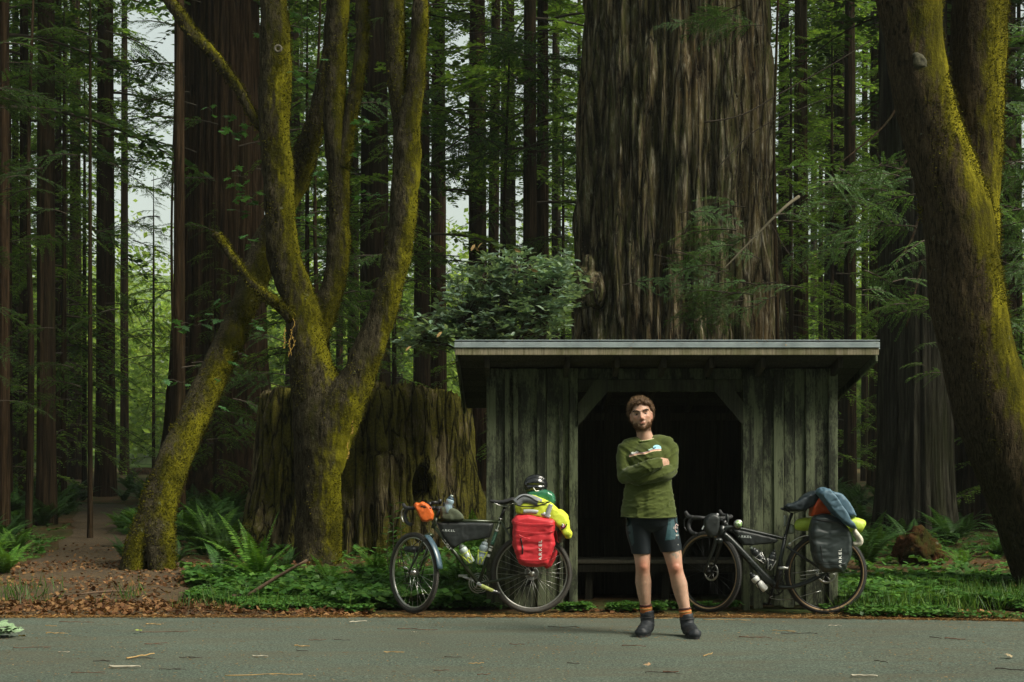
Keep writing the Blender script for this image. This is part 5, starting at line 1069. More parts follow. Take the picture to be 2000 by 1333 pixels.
# sticks in the verge
for k, (a, b_, r_, lb) in enumerate([((475, 1170), (600, 1095), .018, 'brown fallen branch slanting under the large fern'), ((255, 1156), (150, 1162), .012, 'thin stick lying across the mouth of the path'), ((455, 1168), (490, 1172), .03, 'short dark log in the green verge'), ((1630, 1100), (1680, 1145), .014, 'thin branch behind the rear wheel of the black bicycle'), ((1720, 1170), (1690, 1158), .02, 'small fallen branch in the leaves at right'), ((650, 1163), (632, 1165), .02, 'small grey log end in the clover')]):
    Da = 1.34 * FPX / (max(a[1], 1120) + 15 - HY); pa, pb = P(a[0], a[1], Da), P(b_[0], b_[1], Da - .1); pa.z = max(pa.z, gz(pa.x, pa.y) + r_); pb.z = max(pb.z, gz(pb.x, pb.y) + r_); c_ = (pa + pb) / 2
    mb = MB(); mb.tube([pa - c_, Vector((0, .03, .01)), pb - c_], [r_, r_ * .9, r_ * .6], 8, sub=3); o = mb.obj('fallen_branch', simple('fallen wood %d' % k, (0.12, 0.075, 0.045), .9, 0, .5, 30, .6)); o.location = c_; tag(o, lb, 'branch', 'fallen branches in the verge')
# reddish rotten lump, far log
lump = MB(); c_ = P(1790, 1085, 17.5); c_.z = .22
lump.ell(c_, (.27, .30, .24)); lump.ell(c_ + Vector((-.14, 0, .03)), (.16, .2, .17)); lump.ell(c_ + Vector((.17, 0, -.10)), (.15, .22, .18)); lump.ell(c_ + Vector((.02, -.1, .18)), (.10, .14, .10))
o = link('rotten_stump', remesh(lump, .02, 2, lambda c, n: .09 * fbm(c * 7, 4) + .03 * fbm(c * 25, 3), 'rotten_stump', [moss_bark('rotten red wood', .5, ((.016, .008, .004), (.085, .036, .014)), ((.02, .022, .005), (.06, .055, .010)))])); tag(o, 'low reddish brown rotten stump at the foot of the furrowed redwood', 'stump')
mb = MB(); Dl = 66; mb.tube([P(236, 930, Dl), P(280, 928, Dl), P(330, 931, Dl)], [.30, .33, .3], 14, sub=4); tag(mb.obj('fallen_log', M['bark_brown']), 'fallen brown log lying in the far bright gap at left', 'log')
# bushy herb beside the front wheel
t = thing('bushy_herb', 'upright bushy plant with narrow leaves left of the green bicycle bars', 'plant', (P(775, 0, 15).x, 15, gz(-1.2, 15))); Vb = np.array(V6)
herb = simple('herb leaf', (.05, .12, .04), .5); hm = bpy.data.meshes.new('leaf'); hm.from_pydata([(a * 1, b_ * .5, c_) for a, b_, c_ in V6], [], F6); hm.materials.append(M['clover']); hm.update()
for st_, (px, top_, off) in enumerate([(770, 985, -8), (782, 1010, 6), (760, 1030, -14), (775, 1045, 10)]):
    pts = [P(775 + off * .3, 1150 - 8, 15), P(px + off * .3, (1150 + top_) / 2, 15), P(px, top_, 15 + .05 * st_)]; mb = MB(); mb.tube(pts, [.006, .005, .003], 5, sub=5); mb.obj('stem', M['wood_twig'], t)
    for k in range(22):
        f = .25 + .75 * k / 21; q = pts[0].lerp(pts[1], min(1, f * 2)) if f < .5 else pts[1].lerp(pts[2], f * 2 - 1); o = bpy.data.objects.new('leaf', hm); COL.objects.link(o); o.parent = t; o.location = q - ORG[t.name]; s_ = .11 * random.uniform(.7, 1.1); o.scale = (s_,) * 3; o.rotation_euler = (random.uniform(-.4, .4), random.uniform(-.5, .3), k * 2.4)

# ================================================================== bicycles
M['tyre'] = simple('black tyre rubber', (0.022, 0.022, 0.021), .8, 0, .25, 60, .3)
M['tyre_dusty'] = simple('dusty tyre rubber', (0.055, 0.052, 0.045), .85, 0, .25, 50, .3)
M['gum'] = simple('tan tyre sidewall', (0.30, 0.20, 0.11), .7, 0, .2, 40)
M['alu'] = simple('brushed rim metal', (0.45, 0.45, 0.42), .35, .8, .15, 30)
M['steel'] = simple('bright steel', (0.55, 0.55, 0.53), .28, .95, .15, 30)
M['black'] = simple('black anodised metal', (0.014, 0.015, 0.015), .35, .3, .3, 30)
M['rubber'] = simple('black bar tape', (0.02, 0.021, 0.022), .7, 0, .3, 80, .3)
M['frame_green'] = simple('dark olive frame paint', (0.032, 0.045, 0.022), .3, .25, .15, 12, .0, .6)
M['frame_black'] = simple('satin black frame paint', (0.016, 0.021, 0.020), .33, .1, .2, 12, .0, .6)
M['white'] = simple('white print', (0.75, 0.77, 0.72), .5, 0, .08, 30, 0)
M['print_grey'] = simple('pale grey print', (0.55, 0.60, 0.58), .4, 0, .1, 30, 0)
M['lime'] = simple('lime plastic', (0.55, 0.65, 0.05), .4, 0, .12, 30)
M['cloth_black'] = simple('black coated fabric', (0.018, 0.022, 0.022), .5, 0, .35, 25, .35, .5, .004)

def soft(outline, y0, y1, D, voxel=.012, sm=4, wr=.008, fr=9, name='bag', mats=(), taper=0.0, seed=0.0, fold=(1, 1, 1)):
    "a stuffed shape: pixel outline at distance D, depth from y0 to y1"
    pts = [P(a, b, D) for a, b in outline]; mb = MB(); c = sum(pts, Vector()) / len(pts)
    ym = (y0 + y1) / 2
    def ring(k): return [(c.x + (p.x - c.x) * k, 0, c.z + (p.z - c.z) * k) for p in pts]
    n = len(pts); vs, fs = [], []
    for k, y in ((.86, y0), (1.0, y0 + (y1 - y0) * .28), (1.0, y0 + (y1 - y0) * .75), (.88, y1)):
        vs += [(a, y, b) for a, _, b in ring(k)]
    fs.append(tuple(range(n))); fs.append(tuple(range(4 * n - 1, 3 * n - 1, -1)))
    for l in range(3): fs += [(l * n + i, l * n + (i + 1) % n, (l + 1) * n + (i + 1) % n, (l + 1) * n + i)[::-1] for i in range(n)]
    mb.add(vs, fs); bm = bmesh.new(); me = mb.mesh('t'); bm.from_mesh(me); bmesh.ops.recalc_face_normals(bm, faces=bm.faces); mb = MB(); bm.verts.index_update(); mb.add([v.co for v in bm.verts], [[v.index for v in f.verts] for f in bm.faces]); bm.free()
    f3 = np.array(fold) * fr
    def dsp(co, nr):
        a = fbm(co * f3 + seed, 3); b_ = fbm(co * f3 * 2.3 + seed + 5, 3)
        c1 = (1 - np.abs(fbm(co * f3 * .7 + seed + 9, 2)) * 2.4).clip(0, 1) ** 2; c2 = (1 - np.abs(fbm(co * f3 * 1.3 + seed + 31, 2)) * 3.0).clip(0, 1) ** 1.5
        return wr * (.45 * a + .9 * c1 - .9 * c2 * (a < .15))
    return remesh(mb, voxel, sm, dsp, name, list(mats))
def put(name, me, parent=None): return link(name, me, parent)
def lone(o, label, cat, grp=None):
    "a single mesh thing: move its origin to its own base"
    me = o.data; n = len(me.vertices); co = np.zeros(n * 3); me.vertices.foreach_get('co', co); co = co.reshape(-1, 3); c = Vector((co[:, 0].mean(), co[:, 1].mean(), co[:, 2].min()))
    me.transform(Matrix.Translation(-c)); o.location = c; ORG[o.name] = c; return tag(o, label, cat, grp)
def print_on(target, text, px, py, hpx, D, mat, rot=0.0, parent=None, name='lettering', wsc=1.0, org=None, shear=0.0):
    me = text_mesh(text, 1.0, mat, shear, 1.28 if text == 'ARKEL' else 1.0); s = hpx * D / FPX / .7; ca, sa = math.cos(rot), math.sin(rot); c = P(px, py, D)
    tm = target.copy(); 
    if org is not None: tm.transform(Matrix.Translation(org))
    decal(me, tm, lambda x, y: (c.x + (x * wsc * ca - y * sa) * s, c.z + (x * wsc * sa + y * ca) * s), .004)
    bpy.data.meshes.remove(tm); return link(name, me, parent)

def wheel(bike, c, Rw, axis, tyre_r, mats, nsp=28, hub=.028, rotor=0, cass=False, seed=0, rimw=.011):
    "wheel part with tyre, rim, hub and spokes as its pieces; axis: unit vector of the axle"
    A = Vector(axis).normalized(); q = A.to_track_quat('Z', 'Y').to_matrix()
    w = bpy.data.objects.new('wheel', None); COL.objects.link(w); w.parent = bike; w.location = Vector(c) - ORG[bike.name]; w.rotation_euler = q.to_euler(); ORG[w.name] = Vector((0, 0, 0)); Z = (0, 0, 1)
    def pt(mb, nm, m, sm=True): return mb.obj(nm, m, w, sm)
    Rc = Rw - tyre_r
    mb = MB(); mb.torus((0, 0, 0), Rc, tyre_r, Z, 96, 14)
    for k in range(150):   # tread knobs
        a = 2 * math.pi * k / 150
        for z in (-.45, .45): mb.box(((Rw - .001) * math.cos(a), (Rw - .001) * math.sin(a), z * tyre_r), (.005, .008, .009), Matrix.Rotation(a, 3, 'Z'))
    pt(mb, 'tyre', mats[0])
    if mats[1] is not None:
        for z in (-1, 1):
            mb = MB(); mb.torus((0, 0, z * tyre_r * .50), Rc - tyre_r * .45, tyre_r * .42, Z, 80, 8, rz=tyre_r * .5); pt(mb, 'sidewall', mats[1])
    mb = MB(); mb.torus((0, 0, 0), Rc - tyre_r - .002, .008, Z, 96, 8, rz=rimw); pt(mb, 'rim', mats[2])
    mb = MB(); mb.tube([(0, 0, -.05), (0, 0, -.03), (0, 0, -.028), (0, 0, .028), (0, 0, .03), (0, 0, .05)], [.011, .012, hub, hub * .8, .012, .011], 16); pt(mb, 'hub', M['steel'] if mats[2] is M['alu'] else M['black'])
    sm = None; rr = Rc - tyre_r - .004
    for k in range(nsp):
        a = 2 * math.pi * k / nsp; s = 1 if k % 2 else -1; b_ = a + (.9 if (k // 2) % 2 else -.9) * .7
        p0 = Vector((hub * math.cos(b_), hub * math.sin(b_), s * .028)); p1 = Vector((rr * math.cos(a), rr * math.sin(a), 0))
        mb = MB(); mb.tube([p0, p1], .0012, 4); pt(mb, 'spoke', mats[3])
    if rotor:
        mb = MB(); z = -.035
        mb.torus((0, 0, z), rotor, .009, Z, 40, 4, rz=.001)
        for k in range(6): a = k * math.pi / 3; mb.tube([(0.02 * math.cos(a + .5), .02 * math.sin(a + .5), z), (rotor * math.cos(a), rotor * math.sin(a), z)], .003, 4)
        pt(mb, 'brake_rotor', M['steel'])
    if cass:
        mb = MB()
        for k in range(8): mb.torus((0, 0, .014 + .0036 * k), .045 - .0032 * k + .012, .0035, Z, 36, 4, rz=.0009)
        pt(mb, 'cassette', M['steel'])
    return w
def bottle(label, pts, r, D, cols, cage=None, y=None, name='water_bottle'):
    "bottle lying between two pixel points, foot first"
    a, b = P(*pts[0], D), P(*pts[1], D)
    if y is not None: a.y = b.y = y
    d = b - a; L = d.length; t = thing(name, label, 'bottle', tuple(a), 'water bottles on the bicycles'); n = d.normalized()
    def at(f): return a + d * f
    mb = MB(); mb.tube([at(0), at(.03), at(.40), at(.46), at(.52), at(.60), at(.72), at(.77)], [r * .8, r, r, r * .82, r * .84, r, r * .98, r * .72], 18); mb.obj('body', cols[0], t)
    mb = MB(); mb.tube([at(.765), at(.78), at(.86), at(.90)], [r * .76, r * .80, r * .74, r * .4], 18); mb.obj('cap', cols[1], t)
    mb = MB(); mb.tube([at(.895), at(.94), at(.96), at(1.0)], [r * .34, r * .30, r * .40, r * .32], 12); mb.obj('spout', cols[2], t)
    return t, n, a, L
def cage(bike, a, n, L, r, mat, side=(0, -1, 0)):
    s = Vector(side); u = n.cross(s).normalized(); mb = MB()
    for q in (-1, 1):
        pts = [a - n * .006 + s * 0, a + n * L * .05 + s * r * .9 + u * q * r * .35, a + n * L * .3 + s * r * .85 + u * q * r * .75, a + n * L * .52 + s * r * .3 + u * q * r * 1.08, a + n * L * .5 - s * r * .6 + u * q * r * .9]
        mb.tube(pts, .004, 6, sub=5)
    mb.torus(a + n * L * .5, r * 1.06, .0035, n, 26, 6); mb.tube([a + n * L * .12 + s * r * 1.02 + u * r * .5, a + n * L * .3 + s * r * 1.04, a + n * L * .12 + s * r * 1.02 - u * r * .5], .0035, 6, sub=4)
    return mb.obj('bottle_cage', mat, bike)

DB = 12.16
def Q(px, py, dy=0.0): p = P(px, py, DB); p.y += dy; return p
def steer_axes(deg):
    a = R(deg); h = Vector((-math.cos(a), math.sin(a), 0)); s = Vector((-math.sin(a), -math.cos(a), 0)); return h, s   # heading, near side

# ---------------------------------------------------------------- green touring bicycle
b1 = thing('touring_bicycle', 'dark green loaded touring bicycle leaning left of the shelter doorway', 'bicycle', (P(925, 0, DB).x, DB, 0.015)); B1 = b1
RW = .345; rc = Q(1038.5, 1122); rc.z = .015 + RW; h1, s1 = steer_axes(50)
wheel(b1, rc, RW, (0, 1, .05), .021, (M['tyre_dusty'], None, M['alu'], M['steel']), 32, cass=True)
fc = P(808, 1126, 12.25); fc.z = .015 + RW
wheel(b1, fc, RW, s1 + Vector((0, 0, .03)), .021, (M['tyre_dusty'], None, M['alu'], M['steel']), 28)
bb = Q(935, 1141); stt = Q(978, 1014); ht = Q(853, 1012); hb = Q(845.5, 1033); crown = Q(839, 1046)
FG = M['frame_green']
def tubep(nm, pts, r, mat, parent, n=12, sub=4, **k): mb = MB(); mb.tube(pts, r, n, sub=sub if len(pts) > 2 else 0, **k); return mb.obj(nm, mat, parent)
tubep('top_tube', [Q(854, 1017), Q(976, 1020)], .0145, FG, b1)
dt = tubep('down_tube', [Q(849, 1030), bb], .0165, FG, b1)
sttube = tubep('seat_tube', [bb, stt], .0155, FG, b1)
tubep('head_tube', [hb, ht], .019, FG, b1)
for dy in (-.045, .045):
    tubep('chain_stay', [bb + Vector((.02, dy * .5, 0)), rc + Vector((-.015, dy * 1.5, 0))], [.0115, .008], FG, b1); tubep('seat_stay', [stt + Vector((.0, dy * .4, -.02)), rc + Vector((-.003, dy * 1.5, .01))], [.008, .0075], FG, b1)
    e = fc + s1 * (dy * -1.3); tubep('fork_blade', [crown + s1 * (dy * -.8) + Vector((0, 0, .005)), crown.lerp(e, .55) + s1 * (-dy * .2), e], [.014, .011, .008], FG, b1)
mb = MB(); mb.ell(crown, (.035, .035, .02)); mb.obj('fork_crown', FG, b1)
tubep('seat_post', [stt, Q(986, 992)], .0135, M['black'], b1)
mb = MB(); mb.torus(stt, .016, .006, (stt - bb), 16, 6); mb.obj('seat_clamp', M['steel'], b1)
mb = MB(); sd_ = Q(985, 984)
mb.tube([Q(957, 979.5), Q(964, 980.5), Q(975, 982), Q(988, 981), Q(1001, 977), Q(1007, 976)], [(.012, .012), (.016, .020), (.018, .030), (.022, .055), (.022, .072), (.012, .05)], 14, sub=4, up=(0, 1, 0)); sadm = remesh(mb, .006, 3, None, 'saddle', [M['rubber']]); put('saddle', sadm, b1)
tubep('saddle_rail', [Q(965, 983, -.03), Q(985, 990, -.025), Q(1002, 984, -.03)], .0035, M['steel'], b1); tubep('saddle_rail', [Q(965, 983, .03), Q(985, 990, .025), Q(1002, 984, .03)], .0035, M['steel'], b1)
# drivetrain (behind the frame)
mb = MB()
for rr_ in (.083, .066, .048): mb.torus(bb + Vector((0, .055 + (.083 - rr_) * -.15, 0)), rr_, .004, (0, 1, 0), 60, 4, rz=.001)
for k in range(40): a = k * math.pi / 20; mb.box(bb + Vector((.088 * math.cos(a), .055, .088 * math.sin(a))), (.006, .002, .005), Matrix.Rotation(-a, 3, 'Y'))
for k in range(5): a = k * 1.2566 + .3; mb.tube([bb + Vector((0, .055, 0)), bb + Vector((.07 * math.cos(a), .055, .07 * math.sin(a)))], .006, 5)
mb.obj('chainring', M['steel'], b1)
mb = MB(); mb.tube([bb + Vector((.0, .05, .088)), rc + Vector((0, .05, .055))], .004, 5); mb.tube([bb + Vector((.0, .05, -.088)), rc + Vector((-.02, .05, -.10)), rc + Vector((.0, .05, -.05))], .004, 5, sub=3); mb.obj('chain', M['black'], b1)
mb = MB(); mb.tube([rc + Vector((.0, .06, -.04)), rc + Vector((-.02, .06, -.1))], [.02, .012], 8); mb.torus(rc + Vector((-.02, .055, -.10)), .018, .005, (0, 1, 0), 16, 5); mb.obj('derailleur', M['black'], b1)
mb = MB(); mb.tube([bb + Vector((0, -.06, 0)), bb + Vector((0, .06, 0))], .018, 14); mb.obj('bottom_bracket', M['steel'], b1)
ca = Q(969, 1156, -.075); mb = MB(); mb.tube([bb + Vector((0, -.07, 0)), bb.lerp(ca, .12) + Vector((0, -.07, 0)), bb.lerp(ca, .85) + Vector((0, -.01, 0)), ca], [(.016, .009), (.014, .009), (.012, .008), (.014, .008)], 10, up=(0, 1, 0)); mb.ell(ca, (.016, .009, .016)); mb.obj('crank_arm', M['steel'], b1)
mb = MB(); mb.tube([bb.lerp(ca, .16) + Vector((0, -.065, 0)), bb.lerp(ca, .84) + Vector((0, -.015, 0))], [(.0175, .013), (.0155, .011)], 10, up=(0, 1, 0)); mb.obj('crank_sleeve', simple('pale lime sleeve', (0.55, 0.62, 0.20), .5), b1)
cb = Q(903, 1128, .08); mb = MB(); mb.tube([bb + Vector((0, .07, 0)), cb], [.013, .011], 10); mb.obj('crank_arm', M['steel'], b1)
def pedal(c, dy, parent, mat=None):
    mb = MB(); mb.tube([c, c + Vector((0, dy, 0))], .007, 8); cc = c + Vector((0, dy * .62, 0))
    for x in (-.034, .034): mb.box(cc + Vector((x, 0, 0)), (.008, abs(dy) * .8, .018), bev=.002)
    for y in (-.4, .4): mb.box(cc + Vector((0, y * abs(dy), 0)), (.068, .008, .016), bev=.002)
    return mb.obj('pedal', mat or M['steel'], parent)
pedal(ca, -.09, b1, M['black']); pedal(cb, .09, b1)
# bar, stem, levers
st0 = Q(859, 997); bc = st0 + h1 * .075 + Vector((0, 0, .015)); mb = MB(); mb.tube([ht, st0], .015, 10); mb.tube([st0, bc], .015, 10); mb.tube([bc - s1 * .03, bc + s1 * .03], .018, 10); mb.obj('stem', M['black'], b1)
for q in (1, -1):
    w_ = s1 * q
    pts = [bc, bc + w_ * .10, bc + w_ * .19 + Vector((0, 0, .004)), bc + w_ * .215 + h1 * .04, bc + w_ * .22 + h1 * .085 + Vector((0, 0, -.005)), bc + w_ * .225 + h1 * .115 + Vector((0, 0, -.045)), bc + w_ * .235 + h1 * .10 + Vector((0, 0, -.09)), bc + w_ * .24 + h1 * .06 + Vector((0, 0, -.125)), bc + w_ * .245 + h1 * .0 + Vector((0, 0, -.135))]
    tubep('drop_bar', pts, .0155, M['rubber'], b1, 12, 5)
    hp_ = bc + w_ * .22 + h1 * .09; mb = MB(); mb.tube([hp_ + h1 * -.02, hp_ + h1 * .03 + Vector((0, 0, .005)), hp_ + h1 * .065 + Vector((0, 0, .035))], [.018, .017, .013], 10, sub=4); mb.obj('brake_hood', M['rubber'], b1)
    lv = hp_ + h1 * .05 + Vector((0, 0, .0)); tubep('brake_lever', [lv, lv + h1 * .035 + Vector((0, 0, -.03)), lv + h1 * .03 + Vector((0, 0, -.085)), lv + h1 * .005 + Vector((0, 0, -.12))], [(.006, .01), (.006, .01), (.005, .009), (.004, .008)], M['steel'], b1)
mb = MB(); mb.tube([bc + s1 * .04 + Vector((0, 0, .03)), bc + s1 * .04 + h1 * .05 + Vector((0, 0, .035))], [.02, .022], 12); mb.obj('headlamp', M['black'], b1)
mb = MB(); mb.box(bc + Vector((0, 0, .045)), (.06, .05, .03), Matrix.Rotation(R(30), 3, 'Z'), .006); mb.tube([bc - s1 * .05 + Vector((0, 0, .03)), bc - s1 * .05 + Vector((.01, 0, .075))], .018, 10); mb.obj('bar_clutter', M['black'], b1)
# front rack
rk = M['black']; fdn = fc + Vector((0, 0, .01))
for q in (-1, 1):
    o_ = s1 * q * .065; top1 = fc + h1 * .10 + o_ + Vector((0, 0, .20)); top2 = fc - h1 * .12 + o_ + Vector((0, 0, .20)); low = fc + o_ * 1.1 + Vector((0, 0, -.09))
    mb = MB(); mb.tube([top1, top2], .004, 6); mb.tube([top1, low], .004, 6); mb.tube([top2, low], .004, 6); mb.tube([crown + o_ * .6, top2.lerp(top1, .5)], .004, 6); mb.tube([low + h1 * .05, low - h1 * .05], .005, 6); mb.obj('low_rider_rack', rk, b1)
mb = MB(); mb.box(fc + Vector((0, 0, .20)), (.14, .12, .05), Matrix.Rotation(-R(50), 3, 'Z'), .01); mb.obj('rack_pouch', M['cloth_black'], b1)
mb = MB(); mb.tube([fc + s1 * .07 + Vector((.01, 0, .03)), fc + s1 * .065 + Vector((-.03, 0, .05))], [.008, .012], 8); mb.tube([fc - s1 * .06, fc + s1 * .07], .009, 8); mb.obj('quick_release', M['steel'], b1)
mb = MB(); mb.tube([rc + Vector((-.0, -.075, 0)), rc + Vector((-.012, -.085, .02)), rc + Vector((-.03, -.085, .058))], [.009, .008, .006], 8); mb.ell(rc + Vector((0, -.075, 0)), (.012, .012, .012)); mb.obj('quick_release', M['steel'], b1)
# clip on mudguard behind the front wheel
mb = MB(); q_ = s1.to_track_quat('Z', 'Y').to_matrix(); V_, F_ = [], []
for k in range(13):
    a = R(8 + 52 * k / 12)
    for x in (-.028, -.014, 0, .014, .028):
        rr_ = .385 - abs(x) * .25; V_.append(fc + (-h1 * math.cos(a) + Vector((0, 0, 1)) * math.sin(a)) * rr_ + s1 * x)
for k in range(12):
    for j_ in range(4): F_.append((k * 5 + j_, k * 5 + j_ + 1, (k + 1) * 5 + j_ + 1, (k + 1) * 5 + j_))
mb.add(V_, F_); mo = mb.obj('mudguard', simple('blue grey mudguard', (0.05, 0.09, 0.12), .3), b1); sl = mo.modifiers.new('s', 'SOLIDIFY'); sl.thickness = .003
# rear rack and rear mudguard stub
for dy in (-.06, .06):
    mb = MB(); mb.tube([Q(990, 1034, dy * .5), Q(1010, 1024, dy), Q(1085, 1022, dy)], .0045, 6); mb.tube([rc + Vector((0, dy, .02)), Q(1035, 1023, dy)], .0045, 6); mb.tube([rc + Vector((0, dy, .02)), Q(1075, 1023, dy)], .0045, 6); mb.tube([rc + Vector((0, dy, .02)), Q(1005, 1026, dy)], .0045, 6); mb.obj('rear_rack', rk, b1)
# cables
mb = MB(); mb.tube([bc + s1 * .05, bc + h1 * .09 + Vector((0, 0, -.03)), Q(852, 1020, -.03), Q(870, 1062, -.02)], .0025, 5, sub=6); mb.tube([bc - s1 * .02 + Vector((0, 0, -.01)), bc + h1 * .07 + Vector((0, 0, -.09)), crown + Vector((0, -.03, .02))], .0025, 5, sub=6); mb.obj('cable', M['black'], b1)
# frame lettering
def tube_text(txt, a, b, hpx, mat, parent, tgt, f=1.0):
    c = ((a[0] + b[0]) / 2, (a[1] + b[1]) / 2); rot = math.atan2(-(b[1] - a[1]), b[0] - a[0]); return print_on(tgt.data, txt, c[0], c[1], hpx, DB, mat, rot, parent, 'lettering', f, org=ORG[parent.name], shear=.2)
tube_text('SURLY', (861, 1049), (885, 1080), 5.2, M['white'], b1, dt, 1.15)
mb = MB()
for a_, b_, c_ in (((971.5, 1036), .0175, .005), ((959.5, 1069), .0175, .004), ((957, 1079), .0175, .012)):
    pass
for py0, py1, mt in ((1035, 1038, 'white'), (1067.5, 1069.5, 'white'), (1072, 1077, 'white'), (1083, 1088, 'white')):
    f0 = (1141 - py0) / (1141 - 1014); f1 = (1141 - py1) / (1141 - 1014); mb = MB(); mb.tube([bb.lerp(stt, f1), bb.lerp(stt, f0)], .0162, 14, cap=False); mb.obj('frame_band', M[mt], b1)
mb = MB(); mb.tube([bb.lerp(stt, (1141 - 1064) / 127), bb.lerp(stt, (1141 - 1040) / 127)], .0159, 14, cap=False); mb.obj('frame_decal', simple('sea green decal', (0.05, 0.16, 0.11), .4), b1)
print_on(sttube.data, 'Trucker', 965.5, 1052, 4.2, DB, simple('mint print', (0.35, 0.6, 0.45), .5), R(72), b1, 'lettering', .9, org=ORG[b1.name])

# bags and bottles on it
bag = put('frame_bag', soft([(853, 1021), (880, 1020.5), (925, 1021), (965, 1022.5), (962, 1035), (957, 1051), (935, 1055), (905, 1060), (886, 1073), (876, 1066), (862, 1046)], DB - .032, DB + .032, DB, .009, 3, .003, 12, 'frame_bag', [M['cloth_black']]))
lone(bag, 'black triangular frame bag hanging under the top tube of the green bicycle', 'bag')
print_on(bag.data, 'ARKEL', 876, 1037, 4.2, DB, M['print_grey'], -.03, bag, 'lettering', 1.25, org=bag.location)
red = simple('red roll top fabric', (0.56, 0.028, 0.038), .5, 0, .10, 30, .2, .5, .003)
redp = put('pannier', soft([(1008, 1008), (1030, 1004), (1080, 1014), (1084, 1018), (1083, 1032), (1081, 1050), (1083, 1062), (1079, 1080), (1068, 1104), (1050, 1108), (1022, 1106), (1014, 1102), (1006, 1080), (1001, 1062), (1001, 1045), (1003, 1028), (1000, 1018)], DB - .235, DB - .085, DB - .12, .009, 2, .007, 8, 'pannier', [red], seed=3, fold=(.5, 1, 1.7)))
lone(redp, 'bright red roll top pannier with a black zip on the green bicycle', 'pannier', 'red panniers')
print_on(redp.data, 'ARKEL', 1055.5, 1075, 6.2, DB - .2, M['white'], R(90), redp, 'lettering', 1.3, org=redp.location)
def strip_on(target, pts, wpx, D, mat, parent, name, off=.005):
    "ribbon along pixel points laid on the front of target (world mesh given by object)"
    me = target.data.copy(); me.transform(Matrix.Translation(target.matrix_world.translation if target.parent is None else ORG[target.name])); bm = bmesh.new(); bm.from_mesh(me); tree = BVHTree.FromBMesh(bm); bm.free(); bpy.data.meshes.remove(me)
    pp, _ = smooth_path([Vector((a, 0, b)) for a, b in pts], [1] * len(pts), 6); V, F = [], []
    for k, p in enumerate(pp):
        d = (pp[min(k + 1, len(pp) - 1)] - pp[max(k - 1, 0)]).normalized(); n_ = Vector((-d.z, 0, d.x))
        ww = wpx if isinstance(wpx, (int, float)) else wpx[0] + (wpx[1] - wpx[0]) * k / (len(pp) - 1)
        for s in (-.5, 0, .5):
            q = p + n_ * s * ww; w_ = P(q.x, q.z, D); hit = tree.ray_cast(Vector((w_.x, w_.y - 1.5, w_.z)), Vector((0, 1, 0))); y = hit[0].y if hit[0] is not None else (V[-1][1] + off if V else w_.y); V.append((w_.x, y - off, w_.z))
    for k in range(len(pp) - 1):
        for j_ in (0, 1): F.append((k * 3 + j_, k * 3 + j_ + 1, k * 3 + 4 + j_, k * 3 + 3 + j_))
    mb = MB(); mb.add(V, F); o = mb.obj(name, mat, parent); sl = o.modifiers.new('s', 'SOLIDIFY'); sl.thickness = .002; sl.offset = 0; return o
strip_on(redp, [(1017, 1051), (1019, 1062), (1021, 1072), (1020, 1083)], 2.6, DB - .2, M['black'], redp, 'zip')
strip_on(redp, [(1010, 1091), (1030, 1094), (1056, 1094), (1074, 1090)], 1.5, DB - .2, red, redp, 'seam', .008); strip_on(redp, [(1003, 1036), (1030, 1040), (1060, 1041), (1083, 1038)], 1.5, DB - .2, red, redp, 'flap_fold', .010); strip_on(redp, [(1013, 1045), (1022, 1050), (1034, 1053)], 2.2, DB - .2, red, redp, 'flap_fold', .012)
strip_on(redp, [(1003, 1019), (1030, 1024), (1062, 1024), (1083, 1026)], 1.6, DB - .2, red, redp, 'flap_fold', .010)
red2 = put('pannier', soft([(1050, 1035), (1086, 1036), (1092, 1060), (1088, 1085), (1076, 1110), (1068, 1112), (1050, 1100)], DB + .085, DB + .22, DB + .1, .012, 4, .006, 8, 'pannier', [red], seed=6))
lone(red2, 'second red pannier mostly hidden on the far side of the rear wheel', 'pannier', 'red panniers')
hv = simple('lime high visibility mesh', (0.62, 0.70, 0.06), .7, 0, .08, 60, .3, .3, .002)
vest = put('hi_vis_vest', soft([(1006, 990), (1012, 976), (1022, 968), (1040, 968), (1060, 974), (1076, 982), (1086, 992), (1098, 998), (1108, 1008), (1112, 1020), (1113, 1034), (1118, 1042), (1114, 1052), (1104, 1052), (1096, 1038), (1086, 1022), (1070, 1014), (1050, 1010), (1028, 1006), (1008, 1002)], DB - .20, DB + .12, DB - .05, .011, 3, .009, 7, 'vest', [hv], seed=9, fold=(1.4, 1, 1.4)))
lone(vest, 'crumpled lime high visibility vest draped over the red pannier', 'vest')
gr = simple('silver reflective tape', (0.42, 0.43, 0.42), .4, .2, .1, 20)
strip_on(vest, [(1008, 984), (1020, 975), (1038, 976), (1056, 984)], 17, DB - .2, simple('grey mesh lining', (0.20, 0.215, 0.23), .6), vest, 'lining')
strip_on(vest, [(1022, 1000), (1042, 1000), (1062, 1005), (1074, 1011)], 8, DB - .2, gr, vest, 'reflective_tape'); strip_on(vest, [(1076, 986), (1072, 998), (1068, 1011)], 9, DB - .2, gr, vest, 'reflective_tape', .007)
strip_on(vest, [(1006, 986), (1020, 990), (1040, 990), (1060, 986), (1074, 981)], 2.2, DB - .2, M['black'], vest, 'black_piping', .009); strip_on(vest, [(1010, 977), (1022, 969), (1036, 972), (1052, 981), (1072, 981)], 2.0, DB - .2, M['black'], vest, 'black_piping', .009); strip_on(vest, [(1096, 1036), (1104, 1030), (1107, 1024)], 2.2, DB - .2, M['black'], vest, 'black_piping', .009)
strip_on(vest, [(1097, 1020), (1099, 1027), (1100, 1033)], 8, DB - .2, simple('magenta patch', (0.38, 0.03, 0.14), .6), vest, 'patch'); strip_on(vest, [(1097.5, 1024), (1100, 1026), (1099, 1030)], 2, DB - .2, M['white'], vest, 'patch_mark', .009)
